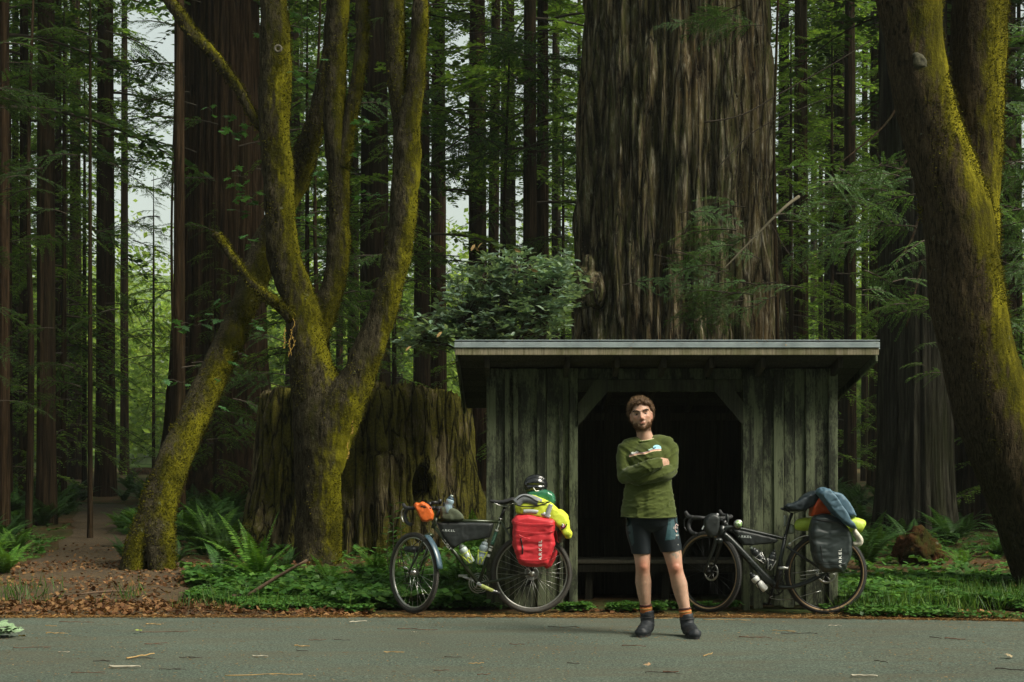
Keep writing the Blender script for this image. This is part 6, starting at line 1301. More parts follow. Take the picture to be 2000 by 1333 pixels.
gbag = put('dry_bag', soft([(1028, 962), (1045, 958), (1062, 957), (1076, 961), (1083, 970), (1084, 980), (1078, 990), (1050, 990), (1034, 978)], DB - .10, DB + .12, DB, .011, 3, .008, 11, 'dry_bag', [simple('green plastic sack', (0.035, 0.16, 0.085), .25, 0, .3, 18, .2, .7)], seed=12))
lone(gbag, 'shiny green plastic sack between the vest and the black helmet', 'bag')
# helmet
ht_ = thing('helmet', 'black bicycle helmet on top of the luggage of the green bicycle', 'helmet', tuple(Q(1046, 962))); mb = MB(); hc = Q(1046, 948)
V_, F_ = [], []
hm_ = MB(); hm_.ell(hc, (.105, .10, .092), nu=24, nv=16)
def hd(co, nr):
    th_ = np.arctan2(co[:, 1] - hc.y, co[:, 2] - hc.z); return -.012 * np.clip(np.sin(th_ * 7), 0, 1) ** 2 * (np.abs(co[:, 0] - hc.x) < .075)
def hpost(co, nr): co[:, 2] = np.maximum(co[:, 2], hc.z - .045 - .22 * (hc.x + .02 - co[:, 0]).clip(0, 1)); return co
put('shell', remesh(hm_, .006, 1, hd, 'shell', [simple('glossy black helmet shell', (.012, .013, .014), .18, 0, .2, 20, 0, .7)], hpost), ht_)
mb = MB(); mb.tube([hc + Vector((-.02, -.095, -.02)), hc + Vector((0, -.1, -.05)), hc + Vector((.03, -.09, -.045))], .004, 6, sub=3); mb.obj('strap', M['steel'], ht_)
mb = MB(); mb.ell(Q(1096, 1045, -.1), (.035, .04, .045)); mb.ell(Q(1094, 1053, -.1), (.025, .035, .03)); o = put('shoe', remesh(mb, .006, 2, lambda c, n: .003 * fbm(c * 30, 2), 'shoe', [simple('grey brown sandal', (.12, .11, .085), .7)])); lone(o, 'grey brown sandal strapped behind the red pannier', 'sandal')
# orange sack, olive feed bag, bottle in it
orange = simple('orange ripstop', (0.62, 0.12, 0.018), .5, 0, .15, 30, .2)
osk = put('handlebar_sack', soft([(808, 988), (812, 982), (820, 984), (824, 981), (834, 985), (841, 992), (848, 1005), (846, 1016), (833, 1021), (824, 1018), (817, 1004)], 11.99, 12.13, 12.05, .008, 3, .005, 16, 'handlebar_sack', [orange], seed=2)); lone(osk, 'small orange stuff sack hanging from the handlebar of the green bicycle', 'bag')
strip_on(osk, [(826, 990), (831, 1000), (837, 1010)], 1, 12.0, M['black'], osk, 'cord'); strip_on(osk, [(822, 990), (834, 992), (842, 994)], 2.5, 12.0, M['black'], osk, 'strap', .008)
ol = put('stem_bag', soft([(860, 992), (868, 989), (880, 991), (894, 997), (904, 1006), (907, 1014), (900, 1018), (872, 1018), (860, 1014)], DB - .05, DB + .06, DB, .009, 4, .003, 12, 'stem_bag', [simple('olive canvas', (.07, .085, .05), .8, 0, .2, 60, .3)])); lone(ol, 'rounded olive canvas bag on the top tube of the green bicycle', 'bag')
blu = simple('navy bottle cap', (.02, .045, .07), .4); clr = simple('clear frosted bottle', (.42, .50, .46), .25, 0, .2, 12, 0, .6); spo = simple('pale spout', (.55, .62, .56), .5)
bottle('frosted bottle with navy cap standing in the olive bag behind the bars', ((872, 1003), (883, 968)), .034, DB, (simple('pale blue plastic', (.22, .31, .36), .4), blu, spo), y=DB - .02)
_, n_, a_, L_b = bottle('frosted bottle in a lime cage on the down tube of the green bicycle', ((921, 1100), (897, 1062)), .036, DB, (clr, simple('grey cap', (.12, .15, .13), .4), spo), y=DB)
cage(b1, a_, n_, L_b, .036, M['lime'])
_, n_, a_, L_b = bottle('pale blue grey bottle in a lime cage on the seat tube of the green bicycle', ((936, 1103), (949, 1054)), .036, DB, (simple('blue grey plastic', (.27, .34, .37), .4), simple('grey blue cap', (.25, .31, .33), .4), spo), y=DB)
cage(b1, a_, n_, L_b, .036, M['lime'])

# ---------------------------------------------------------------- black gravel bicycle
b2 = thing('gravel_bicycle', 'black gravel bicycle with tan sidewalls leaning right of the shelter doorway', 'bicycle', (P(1500, 0, DB).x, DB, 0.015))
RW = .35; rc = Q(1613, 1125); rc.z = .012 + RW; h1, s1 = steer_axes(47)
wheel(b2, rc, RW, (0, 1, .05), .022, (M['tyre'], M['gum'], M['black'], M['black']), 24, .026, rotor=.075, rimw=.012)
fc = P(1384, 1128, 12.3); fc.z = .012 + RW
wheel(b2, fc, RW, s1 + Vector((0, 0, .03)), .022, (M['tyre'], M['gum'], M['black'], M['black']), 24, .026, rotor=.072, rimw=.012)
bb = Q(1514, 1146); stt = Q(1534.5, 1049); ht = Q(1412, 1030); hb = Q(1406, 1048); crown = Q(1404, 1056); FB = M['frame_black']
tubep('top_tube', [Q(1414, 1034), Q(1430, 1031), Q(1480, 1041), Q(1536, 1054)], [(.024, .02), (.018, .02), (.015, .018), (.014, .016)], FB, b2)
dt2 = tubep('down_tube', [Q(1413, 1044), Q(1432, 1061), Q(1490, 1122), bb], [.029, .029, .029, .03], FB, b2); tubep('seat_tube', [bb, stt + Vector((0, 0, .02))], .0165, FB, b2); tubep('head_tube', [hb, ht + Vector((0, 0, .01))], .024, FB, b2)
for dy in (-.045, .045):
    tubep('chain_stay', [bb + Vector((.02, dy * .6, -.01)), Q(1560, 1144, dy), rc + Vector((-.012, dy * 1.5, 0))], [.016, .013, .010], FB, b2); tubep('seat_stay', [Q(1537, 1069, dy * .4), rc + Vector((-.003, dy * 1.5, .012))], [.009, .008], FB, b2)
    e = fc + s1 * (dy * -1.3); tubep('fork_blade', [crown + s1 * (dy * -.7) + Vector((0, 0, .015)), crown.lerp(e, .2) + s1 * (-dy * .6), crown.lerp(e, .6) + s1 * (-dy * .3), e], [.02, .017, .014, .010], FB, b2)
mb = MB(); mb.ell(crown, (.038, .038, .026)); mb.obj('fork_crown', FB, b2)
tubep('seat_post', [stt, Q(1541, 1020), Q(1547, 1003)], .014, M['black'], b2)
mb = MB(); mb.tube([Q(1524.5, 994), Q(1532, 995.5), Q(1545, 997), Q(1560, 995), Q(1574, 991), Q(1580, 990)], [(.010, .010), (.014, .020), (.016, .032), (.020, .058), (.020, .072), (.012, .05)], 14, sub=4, up=(0, 1, 0)); put('saddle', remesh(mb, .006, 3, None, 'saddle', [M['rubber']]), b2)
tubep('saddle_rail', [Q(1532, 997, -.03), Q(1548, 1003, -.025), Q(1566, 997, -.03)], .0035, M['black'], b2)
mb = MB()
mb.torus(bb + Vector((0, .05, 0)), .083, .005, (0, 1, 0), 60, 4, rz=.001)
for k in range(40): a = k * math.pi / 20; mb.box(bb + Vector((.09 * math.cos(a), .05, .09 * math.sin(a))), (.006, .002, .005), Matrix.Rotation(-a, 3, 'Y'))
for k in range(5): a = k * 1.2566 + .3; mb.tube([bb + Vector((0, .05, 0)), bb + Vector((.08 * math.cos(a), .05, .08 * math.sin(a)))], .006, 5)
mb.obj('chainring', M['black'], b2)
mb = MB(); mb.tube([bb + Vector((0, .05, .09)), rc + Vector((0, .05, .03))], .0035, 5); mb.tube([bb + Vector((-.01, .05, -.088)), Q(1507, 1170, .05), Q(1540, 1173, .05), rc + Vector((-.03, .05, -.155))], .0032, 5, sub=4); mb.obj('chain', M['steel'], b2)
mb = MB(); mb.tube([bb + Vector((0, -.06, 0)), bb + Vector((0, .06, 0))], .02, 14); mb.obj('bottom_bracket', M['black'], b2)
ca = Q(1524, 1108, -.08); mb = MB(); mb.tube([bb + Vector((0, -.07, 0)), ca], [(.015, .009), (.012, .007)], 10, up=(0, 1, 0)); mb.ell(ca, (.014, .009, .014)); mb.obj('crank_arm', M['black'], b2); pedal(ca, -.08, b2, M['steel'])
mb = MB(); mb.tube([bb + Vector((-.003, -.081, .0)), bb.lerp(ca, .9) + Vector((-.004, -.082, 0))], .0022, 5); mb.obj('crank_highlight', M['steel'], b2) if False else None
cb = Q(1504, 1184, .08); mb = MB(); mb.tube([bb + Vector((0, .07, 0)), cb], [.013, .011], 10); mb.obj('crank_arm', M['black'], b2); pedal(cb, .09, b2, M['black'])
st0 = Q(1416, 1022); bc = st0 + h1 * .085 + Vector((0, 0, .035)); mb = MB(); mb.tube([ht, st0 + Vector((0, 0, .02))], .018, 10); mb.tube([st0, bc], .016, 10); mb.tube([bc - s1 * .03, bc + s1 * .03], .018, 10); mb.obj('stem', M['black'], b2)
for q in (1, -1):
    w_ = s1 * q
    pts = [bc, bc + w_ * .10, bc + w_ * .19 + Vector((0, 0, .008)), bc + w_ * .22 + h1 * .04 + Vector((0, 0, .012)), bc + w_ * .23 + h1 * .085 + Vector((0, 0, .004)), bc + w_ * .24 + h1 * .11 + Vector((0, 0, -.04)), bc + w_ * .255 + h1 * .095 + Vector((0, 0, -.085)), bc + w_ * .265 + h1 * .055 + Vector((0, 0, -.115)), bc + w_ * .275 + h1 * .0 + Vector((0, 0, -.125))]
    tubep('drop_bar', pts, .0165, M['rubber'], b2, 12, 5)
    hp_ = bc + w_ * .23 + h1 * .09 + Vector((0, 0, .01)); mb = MB(); mb.tube([hp_ + h1 * -.02, hp_ + h1 * .035 + Vector((0, 0, .01)), hp_ + h1 * .07 + Vector((0, 0, .05))], [.019, .018, .014], 10, sub=4); mb.obj('brake_hood', M['rubber'], b2)
    lv = hp_ + h1 * .05; tubep('brake_lever', [lv, lv + h1 * .035 + Vector((0, 0, -.03)), lv + h1 * .03 + Vector((0, 0, -.085)), lv + h1 * .005 + Vector((0, 0, -.115))], [(.006, .01), (.006, .01), (.005, .009), (.004, .008)], M['black'], b2)
mb = MB(); cp = fc + s1 * .06 + Vector((.012, 0, .03)); mb.box(cp, (.03, .03, .05), None, .006); mb.obj('brake_caliper', M['black'], b2)
mb = MB(); mb.tube([fc + s1 * .06, fc - s1 * .06], .009, 8); mb.tube([rc + Vector((0, -.07, 0)), rc + Vector((0, .07, 0))], .009, 8); mb.obj('axle', M['black'], b2)
mb = MB(); mb.tube([Q(1540, 1067, -.03), Q(1549, 1055, -.06), Q(1566, 1047, -.08), Q(1580, 1046, -.09)], .0045, 6, sub=4); mb.ell(Q(1542, 1064, -.03), (.018, .012, .018)); mb.obj('rack_strut', M['steel'], b2)
for dy in (-.06, .06): mb = MB(); mb.tube([Q(1565, 1048, dy), Q(1650, 1046, dy)], .005, 6); mb.tube([rc + Vector((0, dy, .02)), Q(1600, 1047, dy)], .005, 6); mb.tube([rc + Vector((0, dy, .02)), Q(1640, 1047, dy)], .005, 6); mb.obj('rear_rack', M['black'], b2)
mb = MB(); mb.tube([Q(1560, 1124, -.065), Q(1596, 1119, -.075)], .0035, 6); mb.tube([Q(1560, 1131, -.06), Q(1572, 1130, -.06)], .003, 6); mb.ell(Q(1592, 1120, -.08), (.014, .012, .02)); mb.obj('cable_guide', M['steel'], b2)
mb = MB(); mb.tube([bc + s1 * .05, bc + h1 * .06 + Vector((0, 0, -.05)), Q(1410, 1035, -.06), Q(1422, 1046, -.03)], .0025, 5, sub=6); mb.tube([bc - s1 * .02, Q(1402, 1020, -.05), Q(1400, 1045, -.05), crown + Vector((0, -.03, -.03))], .0025, 5, sub=6); mb.obj('cable', M['black'], b2)
print_on(dt2.data, 'SPECIALIZED', 1466, 1098, 7, DB, simple('dark grey print', (.045, .055, .052), .3), -R(46.5), b2, 'lettering', .95, org=ORG[b2.name], shear=.2)
bag2 = put('frame_bag', soft([(1427, 1033), (1445, 1036), (1480, 1044), (1518, 1053), (1520, 1058), (1514, 1062), (1490, 1064), (1466, 1066), (1452, 1066), (1440, 1052)], DB - .03, DB + .03, DB, .008, 3, .003, 12, 'frame_bag', [M['cloth_black']])); lone(bag2, 'slim black frame bag under the top tube of the black bicycle', 'bag')
print_on(bag2.data, 'ARKEL', 1453.5, 1049, 4.2, DB, M['print_grey'], -.04, bag2, 'lettering', 1.25, org=bag2.location)
hb_ = put('handlebar_bag', soft([(1378, 1010), (1388, 1004), (1398, 1003), (1405, 1010), (1404, 1030), (1400, 1045), (1392, 1052), (1384, 1048), (1376, 1036), (1374, 1020)], 11.98, 12.12, 12.05, .009, 4, .004, 12, 'handlebar_bag', [M['cloth_black']])); lone(hb_, 'black feed bag hanging from the handlebar of the black bicycle', 'bag')
strip_on(hb_, [(1402, 1004), (1397, 1013), (1393, 1021)], 4.2, 12.0, simple('reflective grey strap', (.5, .5, .52), .4), hb_, 'reflective_strap'); strip_on(hb_, [(1375, 1028), (1372.5, 1032), (1371, 1035)], 2.5, 12.0, M['print_grey'], hb_, 'reflective_strap')
mb = MB(); c_ = Q(1441, 1024, -.02); mb.tube([c_ + Vector((0, .015, 0)), c_ - Vector((0, .015, 0))], [.037, .037], 28); t_ = thing('round_tin', 'round tin with a green lid sticker standing on the top tube of the black bicycle', 'tin', tuple(c_)); mb.obj('tin_body', M['steel'], t_)
m, nt, b = new_mat('green sticker'); vv = coords(nt, (1, 1, 1), 'World'); nn_ = noise(nt, vv, 70, 3); nt.links.new(ramp(nt, nn_, [(.4, (.03, .07, .04)), (.48, (.22, .42, .08)), (.56, (.45, .62, .35)), (.62, (.7, .75, .65))]), b.inputs['Base Color'])
mb = MB(); mb.tube([c_ - Vector((0, .0155, 0)), c_ - Vector((0, .0175, 0))], [.031, .031], 28); mb.obj('lid_sticker', m, t_)
mb = MB(); mb.ell(Q(1421, 1014, .02), (.016, .03, .045)); mb.ell(Q(1419, 1026, .02), (.02, .03, .03)); o = put('stem_pouch', remesh(mb, .006, 2, None, 'stem_pouch', [M['cloth_black']])); lone(o, 'small black pouch behind the stem of the black bicycle', 'bag')
pan = simple('dark grey green coated fabric', (0.028, 0.038, 0.038), .38, 0, .15, 30, .2, .6, .003)
bp_ = put('pannier', soft([(1584, 1014), (1590, 1007), (1604, 1004), (1622, 1007), (1640, 1017), (1653, 1032), (1660, 1050), (1659, 1072), (1656, 1090), (1648, 1110), (1638, 1117), (1604, 1117), (1594, 1106), (1585, 1085), (1580, 1060), (1580, 1035)], DB - .25, DB - .085, DB - .12, .009, 2, .008, 8, 'pannier', [pan], seed=21, fold=(.6, 1, 1.6))); lone(bp_, 'dark grey green pannier with vertical lettering on the black bicycle', 'pannier')
print_on(bp_.data, 'ARKEL', 1638.5, 1090, 5.6, DB - .2, M['white'], R(90), bp_, 'lettering', 1.3, org=bp_.location)
strip_on(bp_, [(1586, 1014), (1606, 1018), (1630, 1020), (1650, 1030)], 2.4, DB - .2, M['black'], bp_, 'strap', .008); strip_on(bp_, [(1587, 1098), (1610, 1101), (1634, 1102), (1652, 1100)], 1.6, DB - .2, pan, bp_, 'seam', .008); strip_on(bp_, [(1600, 1066), (1602, 1080), (1604, 1096)], 1.6, DB - .2, M['black'], bp_, 'zip')
oj = put('orange_sack', soft([(1582, 1010), (1584, 995), (1589, 980), (1596, 972), (1608, 970), (1622, 985), (1630, 1000), (1622, 1006), (1600, 1006)], DB - .12, DB + .10, DB - .02, .010, 3, .006, 10, 'orange_sack', [simple('orange red fabric', (0.60, 0.085, 0.015), .5, 0, .12, 30, .2)], seed=4)); lone(oj, 'orange red bag under the blue jacket on the black bicycle', 'bag')
jk = simple('slate blue jacket fabric', (0.07, 0.13, 0.175), .6, 0, .12, 40, .25, .4, .003); jkd = simple('dark navy jacket fabric', (0.018, 0.028, 0.035), .5, 0, .2, 40, .25)
jt = thing('jacket', 'slate blue rain jacket draped over the luggage of the black bicycle', 'jacket', tuple(Q(1610, 985)))
put('sleeve', soft([(1592, 962), (1597, 955), (1606, 952.5), (1616, 955), (1626, 966), (1640, 985), (1652, 1003), (1660, 1020), (1668, 1028), (1672, 1034), (1660, 1032), (1645, 1022), (1632, 1010), (1618, 994), (1606, 978), (1598, 968)], DB - .30, DB - .10, DB - .18, .009, 3, .007, 9, 'sleeve', [jk], seed=31, fold=(1.5, 1, 1.5)), jt)
put('jacket_body', soft([(1590, 962), (1606, 955), (1622, 960), (1640, 964), (1656, 978), (1664, 992), (1673, 1010), (1663, 1013), (1650, 1005), (1640, 992), (1626, 984), (1612, 974), (1600, 976)], DB - .10, DB + .12, DB, .010, 3, .008, 9, 'jacket_body', [jk], seed=33), jt)
put('dark_sleeve', soft([(1528, 990), (1545, 984), (1560, 978), (1572, 968), (1590, 960), (1600, 964), (1598, 978), (1584, 990), (1572, 998), (1556, 998), (1540, 996)], DB - .10, DB + .05, DB - .02, .010, 3, .009, 9, 'dark_sleeve', [jkd], seed=35, fold=(1.5, 1, 1.5)), jt)['label'] = 'dark inside of the jacket pulled over the saddle'
lm_ = simple('lime green tent fabric', (0.42, 0.55, 0.06), .5, 0, .12, 30, .25, .4)
mb = MB(); mb.tube([Q(1556, 1026, .02), Q(1560, 1026, .01), Q(1575, 1025, 0), Q(1640, 1024, 0), Q(1676, 1027, 0), Q(1686, 1030, 0), Q(1688, 1031, 0)], [.035, .052, .06, .065, .066, .056, .03], 20, sub=3); o = put('tent_roll', remesh(mb, .010, 2, lambda c, n: .006 * fbm(c * [25, 10, 10], 3) - .006 * (1 - np.abs(fbm(c * [12, 5, 5], 2))) ** 8, 'tent_roll', [lm_])); lone(o, 'lime green tent roll lying across the rear rack of the black bicycle', 'bag')
mb = MB(); mb.tube([Q(1657, 1034, -.2), Q(1661, 1042, -.21), Q(1668, 1052, -.2), Q(1666, 1060, -.2), Q(1654, 1060, -.2)], [(.018, .02), (.026, .035), (.028, .04), (.026, .035), (.016, .02)], 14, sub=4); o = put('sandal', remesh(mb, .006, 2, lambda c, n: .003 * fbm(c * 25, 2), 'sandal', [simple('off white foam', (.55, .52, .42), .7)])); lone(o, 'off white foam sandal hanging behind the grey green pannier', 'sandal')
mb = MB(); mb.ell(Q(1546, 1035, .03), (.04, .03, .045)); mb.tube([Q(1538, 1008, .06), Q(1535, 1030, .06)], [.02, .012], 8); o = put('pale_bag', remesh(mb, .007, 2, lambda c, n: .005 * fbm(c * 18, 2), 'pale_bag', [simple('translucent pale plastic', (.35, .38, .34), .4)])); lone(o, 'pale plastic bag tucked behind the seat post of the black bicycle', 'bag')
wh = simple('white bottle plastic', (.72, .73, .70), .4, 0, .05, 20, 0); bk = simple('black bottle plastic', (.03, .035, .036), .3, 0, .4, 60, 0, .6)
t_, n_, a_, L_b = bottle('white water bottle slung under the down tube of the black bicycle', ((1494, 1153), (1464, 1120)), .034, DB, (wh, bk, bk), y=DB - .02); cage(b2, a_, n_, L_b, .034, M['black'], (-.7, 0, -.7))
_, n_, a_, L_b = bottle('dark bottle in a cage on the down tube of the black bicycle', ((1494, 1100), (1466, 1069)), .033, DB, (bk, bk, spo), y=DB); cage(b2, a_, n_, L_b, .034, M['steel'])
_, n_, a_, L_b = bottle('dark bottle in a cage on the seat tube of the black bicycle', ((1501, 1114), (1513, 1075)), .033, DB, (bk, bk, bk), y=DB); cage(b2, a_, n_, L_b, .034, M['steel'])

# ================================================================== the man
DM = 10.8
def B(px, py, dy=0.0): p = P(px, py, DM); p.y += dy; return p
mt_ = thing('person', 'bearded man in green shirt and dark cycling shorts standing on the road with folded arms', 'person', (B(1302, 0).x, DM, .01))
Hc = B(1252, 811.5, -.01); HR = Matrix.Rotation(R(-6.5), 3, 'Y') @ Matrix.Rotation(R(-5), 3, 'X') @ Matrix.Rotation(R(-5), 3, 'Z')
def H(x, y, z): return Hc + HR @ Vector((x, y, z))
m, nt, b = new_mat('skin'); at = nt.nodes.new('ShaderNodeAttribute'); at.attribute_name = 'tint'
v = coords(nt, (1, 1, 1)); n1 = noise(nt, v, 35, 4)
nt.links.new(mixc(nt, 1.0, at.outputs['Color'], ramp(nt, n1, [(.3, .86), (.7, 1.08)]), 'MULTIPLY'), b.inputs['Base Color']); b.inputs['Roughness'].default_value = .5; b.inputs['Subsurface Weight'].default_value = .12; b.inputs['Subsurface Radius'].default_value = (.02, .008, .004); b.inputs['Subsurface Scale'].default_value = .5; M['skin'] = m
mb = MB()
mb.ell(H(0, .022, .022), (.077, .094, .092), HR, 28, 18); mb.ell(H(0, -.016, -.020), (.0695, .074, .086), HR, 24, 16); mb.ell(H(0, -.028, -.074), (.054, .048, .042), HR)
mb.ell(H(0, -.058, -.100), (.022, .022, .018), HR)
for s in (-1, 1):
    mb.ell(H(s * .040, -.052, -.022), (.024, .026, .024), HR); mb.ell(H(s * .050, -.012, -.066), (.018, .04, .030), HR); mb.ell(H(s * .0145, -.098, -.041), (.0075, .010, .0075), HR)
    mb.ell(H(s * .077, .010, -.015), (.010, .019, .032), HR); mb.ell(H(s * .080, .004, .005), (.008, .016, .014), HR); mb.ell(H(s * .075, .002, -.043), (.007, .010, .012), HR)
mb.tube([H(0, -.082, .016), H(0, -.094, -.004), H(0, -.106, -.026), H(0, -.111, -.036)], [.010, .0115, .013, .0145], 12, sub=3); mb.ell(H(0, -.108, -.038), (.0145, .0125, .010), HR)
mb.tube([H(-.050, -.064, .022), H(-.028, -.083, .026), H(0, -.086, .020), H(.028, -.083, .026), H(.050, -.064, .022)], .011, 10, sub=3)
mb.ell(H(0, -.084, -.0655), (.029, .011, .0055), HR); mb.ell(H(0, -.084, -.0745), (.026, .0115, .0065), HR)
nk0, nk1 = H(0, .02, -.075), B(1262, 864, .02)
mb.tube([nk0, nk0.lerp(nk1, .5), nk1, B(1264, 874, .03)], [(.056, .058), (.057, .06), (.072, .07), (.12, .085)], 20, sub=4, up=(0, 1, 0))
mb.tube([B(1264, 866, .02), B(1266, 900, .0), B(1268, 960, 0), B(1270, 1030, 0)], [(.10, .06), (.13, .085), (.13, .09), (.14, .10)], 20, sub=4, up=(0, 1, 0))
LA, RA = .05, -.05
mb.tube([B(1250, 1018, .01), B(1250, 1055, .0), B(1254, 1085, 0), B(1255, 1104, -.012), B(1255.5, 1118, .0), B(1257, 1138, .022), B(1259, 1160, .028), B(1261.5, 1182, .035), B(1262.5, 1200, .04)], [.088, .078, .064, .056, .054, .062, .053, .041, .040], 20, sub=5)
mb.tube([B(1298, 1018, .01), B(1304, 1052, -.005), B(1312, 1078, -.02), B(1317, 1106, -.045), B(1320, 1120, -.04), B(1326, 1142, -.035), B(1330, 1162, -.04), B(1335, 1184, -.055), B(1338, 1202, -.06)], [.088, .081, .071, .0575, .055, .061, .053, .042, .041], 20, sub=5)
for c_ in (B(1255, 1106, -.045), B(1317, 1108, -.085)): mb.ell(c_, (.036, .026, .040))
# feet inside the shoes
mb.tube([B(1264, 1205, .04), B(1262, 1226, .03), B(1250, 1234, -.08)], [.04, .04, .03], 12, sub=3); mb.tube([B(1339, 1208, -.06), B(1343, 1230, -.08), B(1348, 1237, -.2)], [.04, .04, .03], 12, sub=3)
# arms under the sleeves, hands with fingers
shL, shR = B(1224, 872, .0), B(1307, 867, .0); elL, elR = B(1224, 928, -.05), B(1307, 920, -.05)
wrL, wrR = B(1282, 904, -.175), B(1248, 931, -.12)
mb.tube([shL, elL], [.040, .036], 14); mb.tube([elL, elL.lerp(wrL, .35) + Vector((0, -.03, 0)), wrL], [.036, .034, .027], 14, sub=3); mb.tube([shR, elR], [.040, .036], 14); mb.tube([elR, elR.lerp(wrR, .4) + Vector((0, -.03, 0)), wrR], [.036, .034, .027], 14, sub=3)
mb.tube([B(1250, 868, .02), shL], [.055, .038], 14); mb.tube([B(1280, 864, .02), shR], [.055, .038], 14)
def hand(mb, w_, d, u, s=1):
    "wrist, direction, across: palm, four fingers of unequal length that curl, thumb from the side"
    n_ = d.cross(u).normalized(); pc = w_ + d * .045; mb.tube([w_, w_ + d * .03, w_ + d * .085], [(.026, .018), (.040, .016), (.038, .013)], 14, sub=3, up=tuple(n_))
    for k, (off, L) in enumerate(((-.029, .066), (-.010, .076), (.009, .072), (.027, .056))):
        a = w_ + d * .08 + u * off; mb.tube([a - d * .02, a + d * L * .45, a + d * L * .8 - n_ * .010 * s, a + d * L * .98 - n_ * .026 * s], [.0095, .009, .008, .0065], 8, sub=2); mb.ell(a + d * L * .98 - n_ * .026 * s, (.0065,) * 3, nu=8, nv=6)
    a = w_ + d * .025 - u * .028; mb.tube([a, a + d * .03 - u * .018, a + d * .055 - u * .018], [.012, .010, .0075], 8, sub=2)
dl = (B(1300, 905, -.10) - wrL).normalized(); hand(mb, wrL, dl, Vector((0, .25, 1)).cross(dl).cross(dl).normalized() * -1)
dr = (B(1226, 922, -.03) - wrR).normalized(); hand(mb, wrR, dr, Vector((0, .25, 1)).cross(dr).cross(dr).normalized())
Hi = HR.transposed(); HiN = np.array(Hi)
def hl(co): return (co - np.array(Hc)) @ HiN.T
def post(co, nr):
    q = hl(co); d = np.zeros(len(co))
    def g(x, y, z, s): return np.exp(-(((q[:, 0] - x) / s[0]) ** 2 + ((q[:, 1] - y) / s[1]) ** 2 + ((q[:, 2] - z) / s[2]) ** 2))
    for s in (-1, 1): d -= .0075 * g(s * .033, -.075, .0, (.017, .02, .010)); d -= .003 * g(s * .018, -.082, .004, (.008, .02, .01)); d += .002 * g(s * .03, -.07, -.05, (.018, .03, .02))
    d -= .0015 * g(0, -.09, -.0695, (.02, .02, .0018)); d -= .003 * g(0, -.09, -.084, (.02, .02, .005)); return co + nr * d[:, None]
body = remesh(mb, .0066, 2, None, 'body', [M['skin']], post)
n = len(body.vertices); co = np.zeros(n * 3, np.float32); body.vertices.foreach_get('co', co); co = co.reshape(-1, 3); q = hl(co)
base = np.array([.46, .275, .19]); T = np.tile(base, (n, 1))
def blend(mask, col): 
    global T
    mask = np.clip(mask, 0, 1)[:, None]; T = T * (1 - mask) + np.array(col) * mask
def G(x, y, z, s): return np.exp(-(((q[:, 0] - x) / s[0]) ** 2 + ((q[:, 1] - y) / s[1]) ** 2 + ((q[:, 2] - z) / s[2]) ** 2))
red_ = (.52, .17, .10); head = (q[:, 2] > -.16) & (q[:, 2] < .13)
for s in (-1, 1): blend(.38 * G(s * .042, -.07, -.025, (.022, .05, .022)), red_); blend(.6 * G(s * .08, .01, -.02, (.02, .03, .03)), red_)
blend(.6 * G(0, -.11, -.035, (.018, .03, .018)), red_)
nz = fbm(co * 60, 3)
sm01 = lambda v: np.clip(v, 0, 1)
beard = sm01((-.086 + .008 * nz - q[:, 2]) / .010); beard = np.maximum(beard, sm01((-.054 + .010 * nz - q[:, 2]) / .014) * sm01((np.abs(q[:, 0]) - .030) / .008)); beard = np.maximum(beard, .7 * sm01((-.03 + .01 * nz - q[:, 2]) / .016) * sm01((np.abs(q[:, 0]) - .060) / .006))
beard = np.maximum(beard, .62 * G(0, -.095, -.0575, (.030, .04, .0045))); beard = beard * head * sm01((.025 - q[:, 1]) / .02) * sm01((q[:, 2] + .132) / .012)
blend(.62 * beard, (.13, .065, .03)); blend(.55 * G(0, -.09, -.054, (.030, .03, .005)) , (.12, .065, .035)); blend(.8 * G(0, -.092, -.070, (.025, .03, .0075)), (.47, .15, .12)); blend(.9 * G(0, -.092, -.0700, (.026, .03, .0018)), (.14, .04, .03))
for s in (-1, 1): blend(.45 * G(s * .033, -.08, .0, (.016, .02, .005)), (.16, .07, .045)); blend(.9 * G(s * .006, -.105, -.0475, (.0035, .012, .003)), (.08, .03, .02))
for c_ in (B(1255, 1106, -.05), B(1317, 1108, -.09)):
    d_ = np.linalg.norm((co - np.array(c_)) * [1, .6, .8], axis=1); blend(.75 * np.exp(-(d_ / .05) ** 2), (.50, .17, .10))
tp = B(1318, 1079, -.09); dd = (co - np.array(tp)); blend(.75 * ((np.abs(dd[:, 0]) < .034) & (dd[:, 2] > -.045 + np.abs(dd[:, 0]) * .9) & (dd[:, 1] < .06) & (co[:, 2] < tp.z + .03)) * (fbm(co * 90, 2) > -.15), (.20, .20, .16))
ca_ = body.color_attributes.new('tint', 'FLOAT_COLOR', 'POINT'); ca_.data.foreach_set('color', np.concatenate([T, np.ones((n, 1))], 1).astype(np.float32).ravel())
put('body', body, mt_)
eyew = simple('eye white', (.30, .26, .23), .3, 0, .03, 20, 0); iris = simple('dark iris', (.035, .03, .02), .2, 0, .05, 20, 0)
lidm = simple('eyelid skin', (.40, .22, .15), .5, 0, .08, 60, 0)
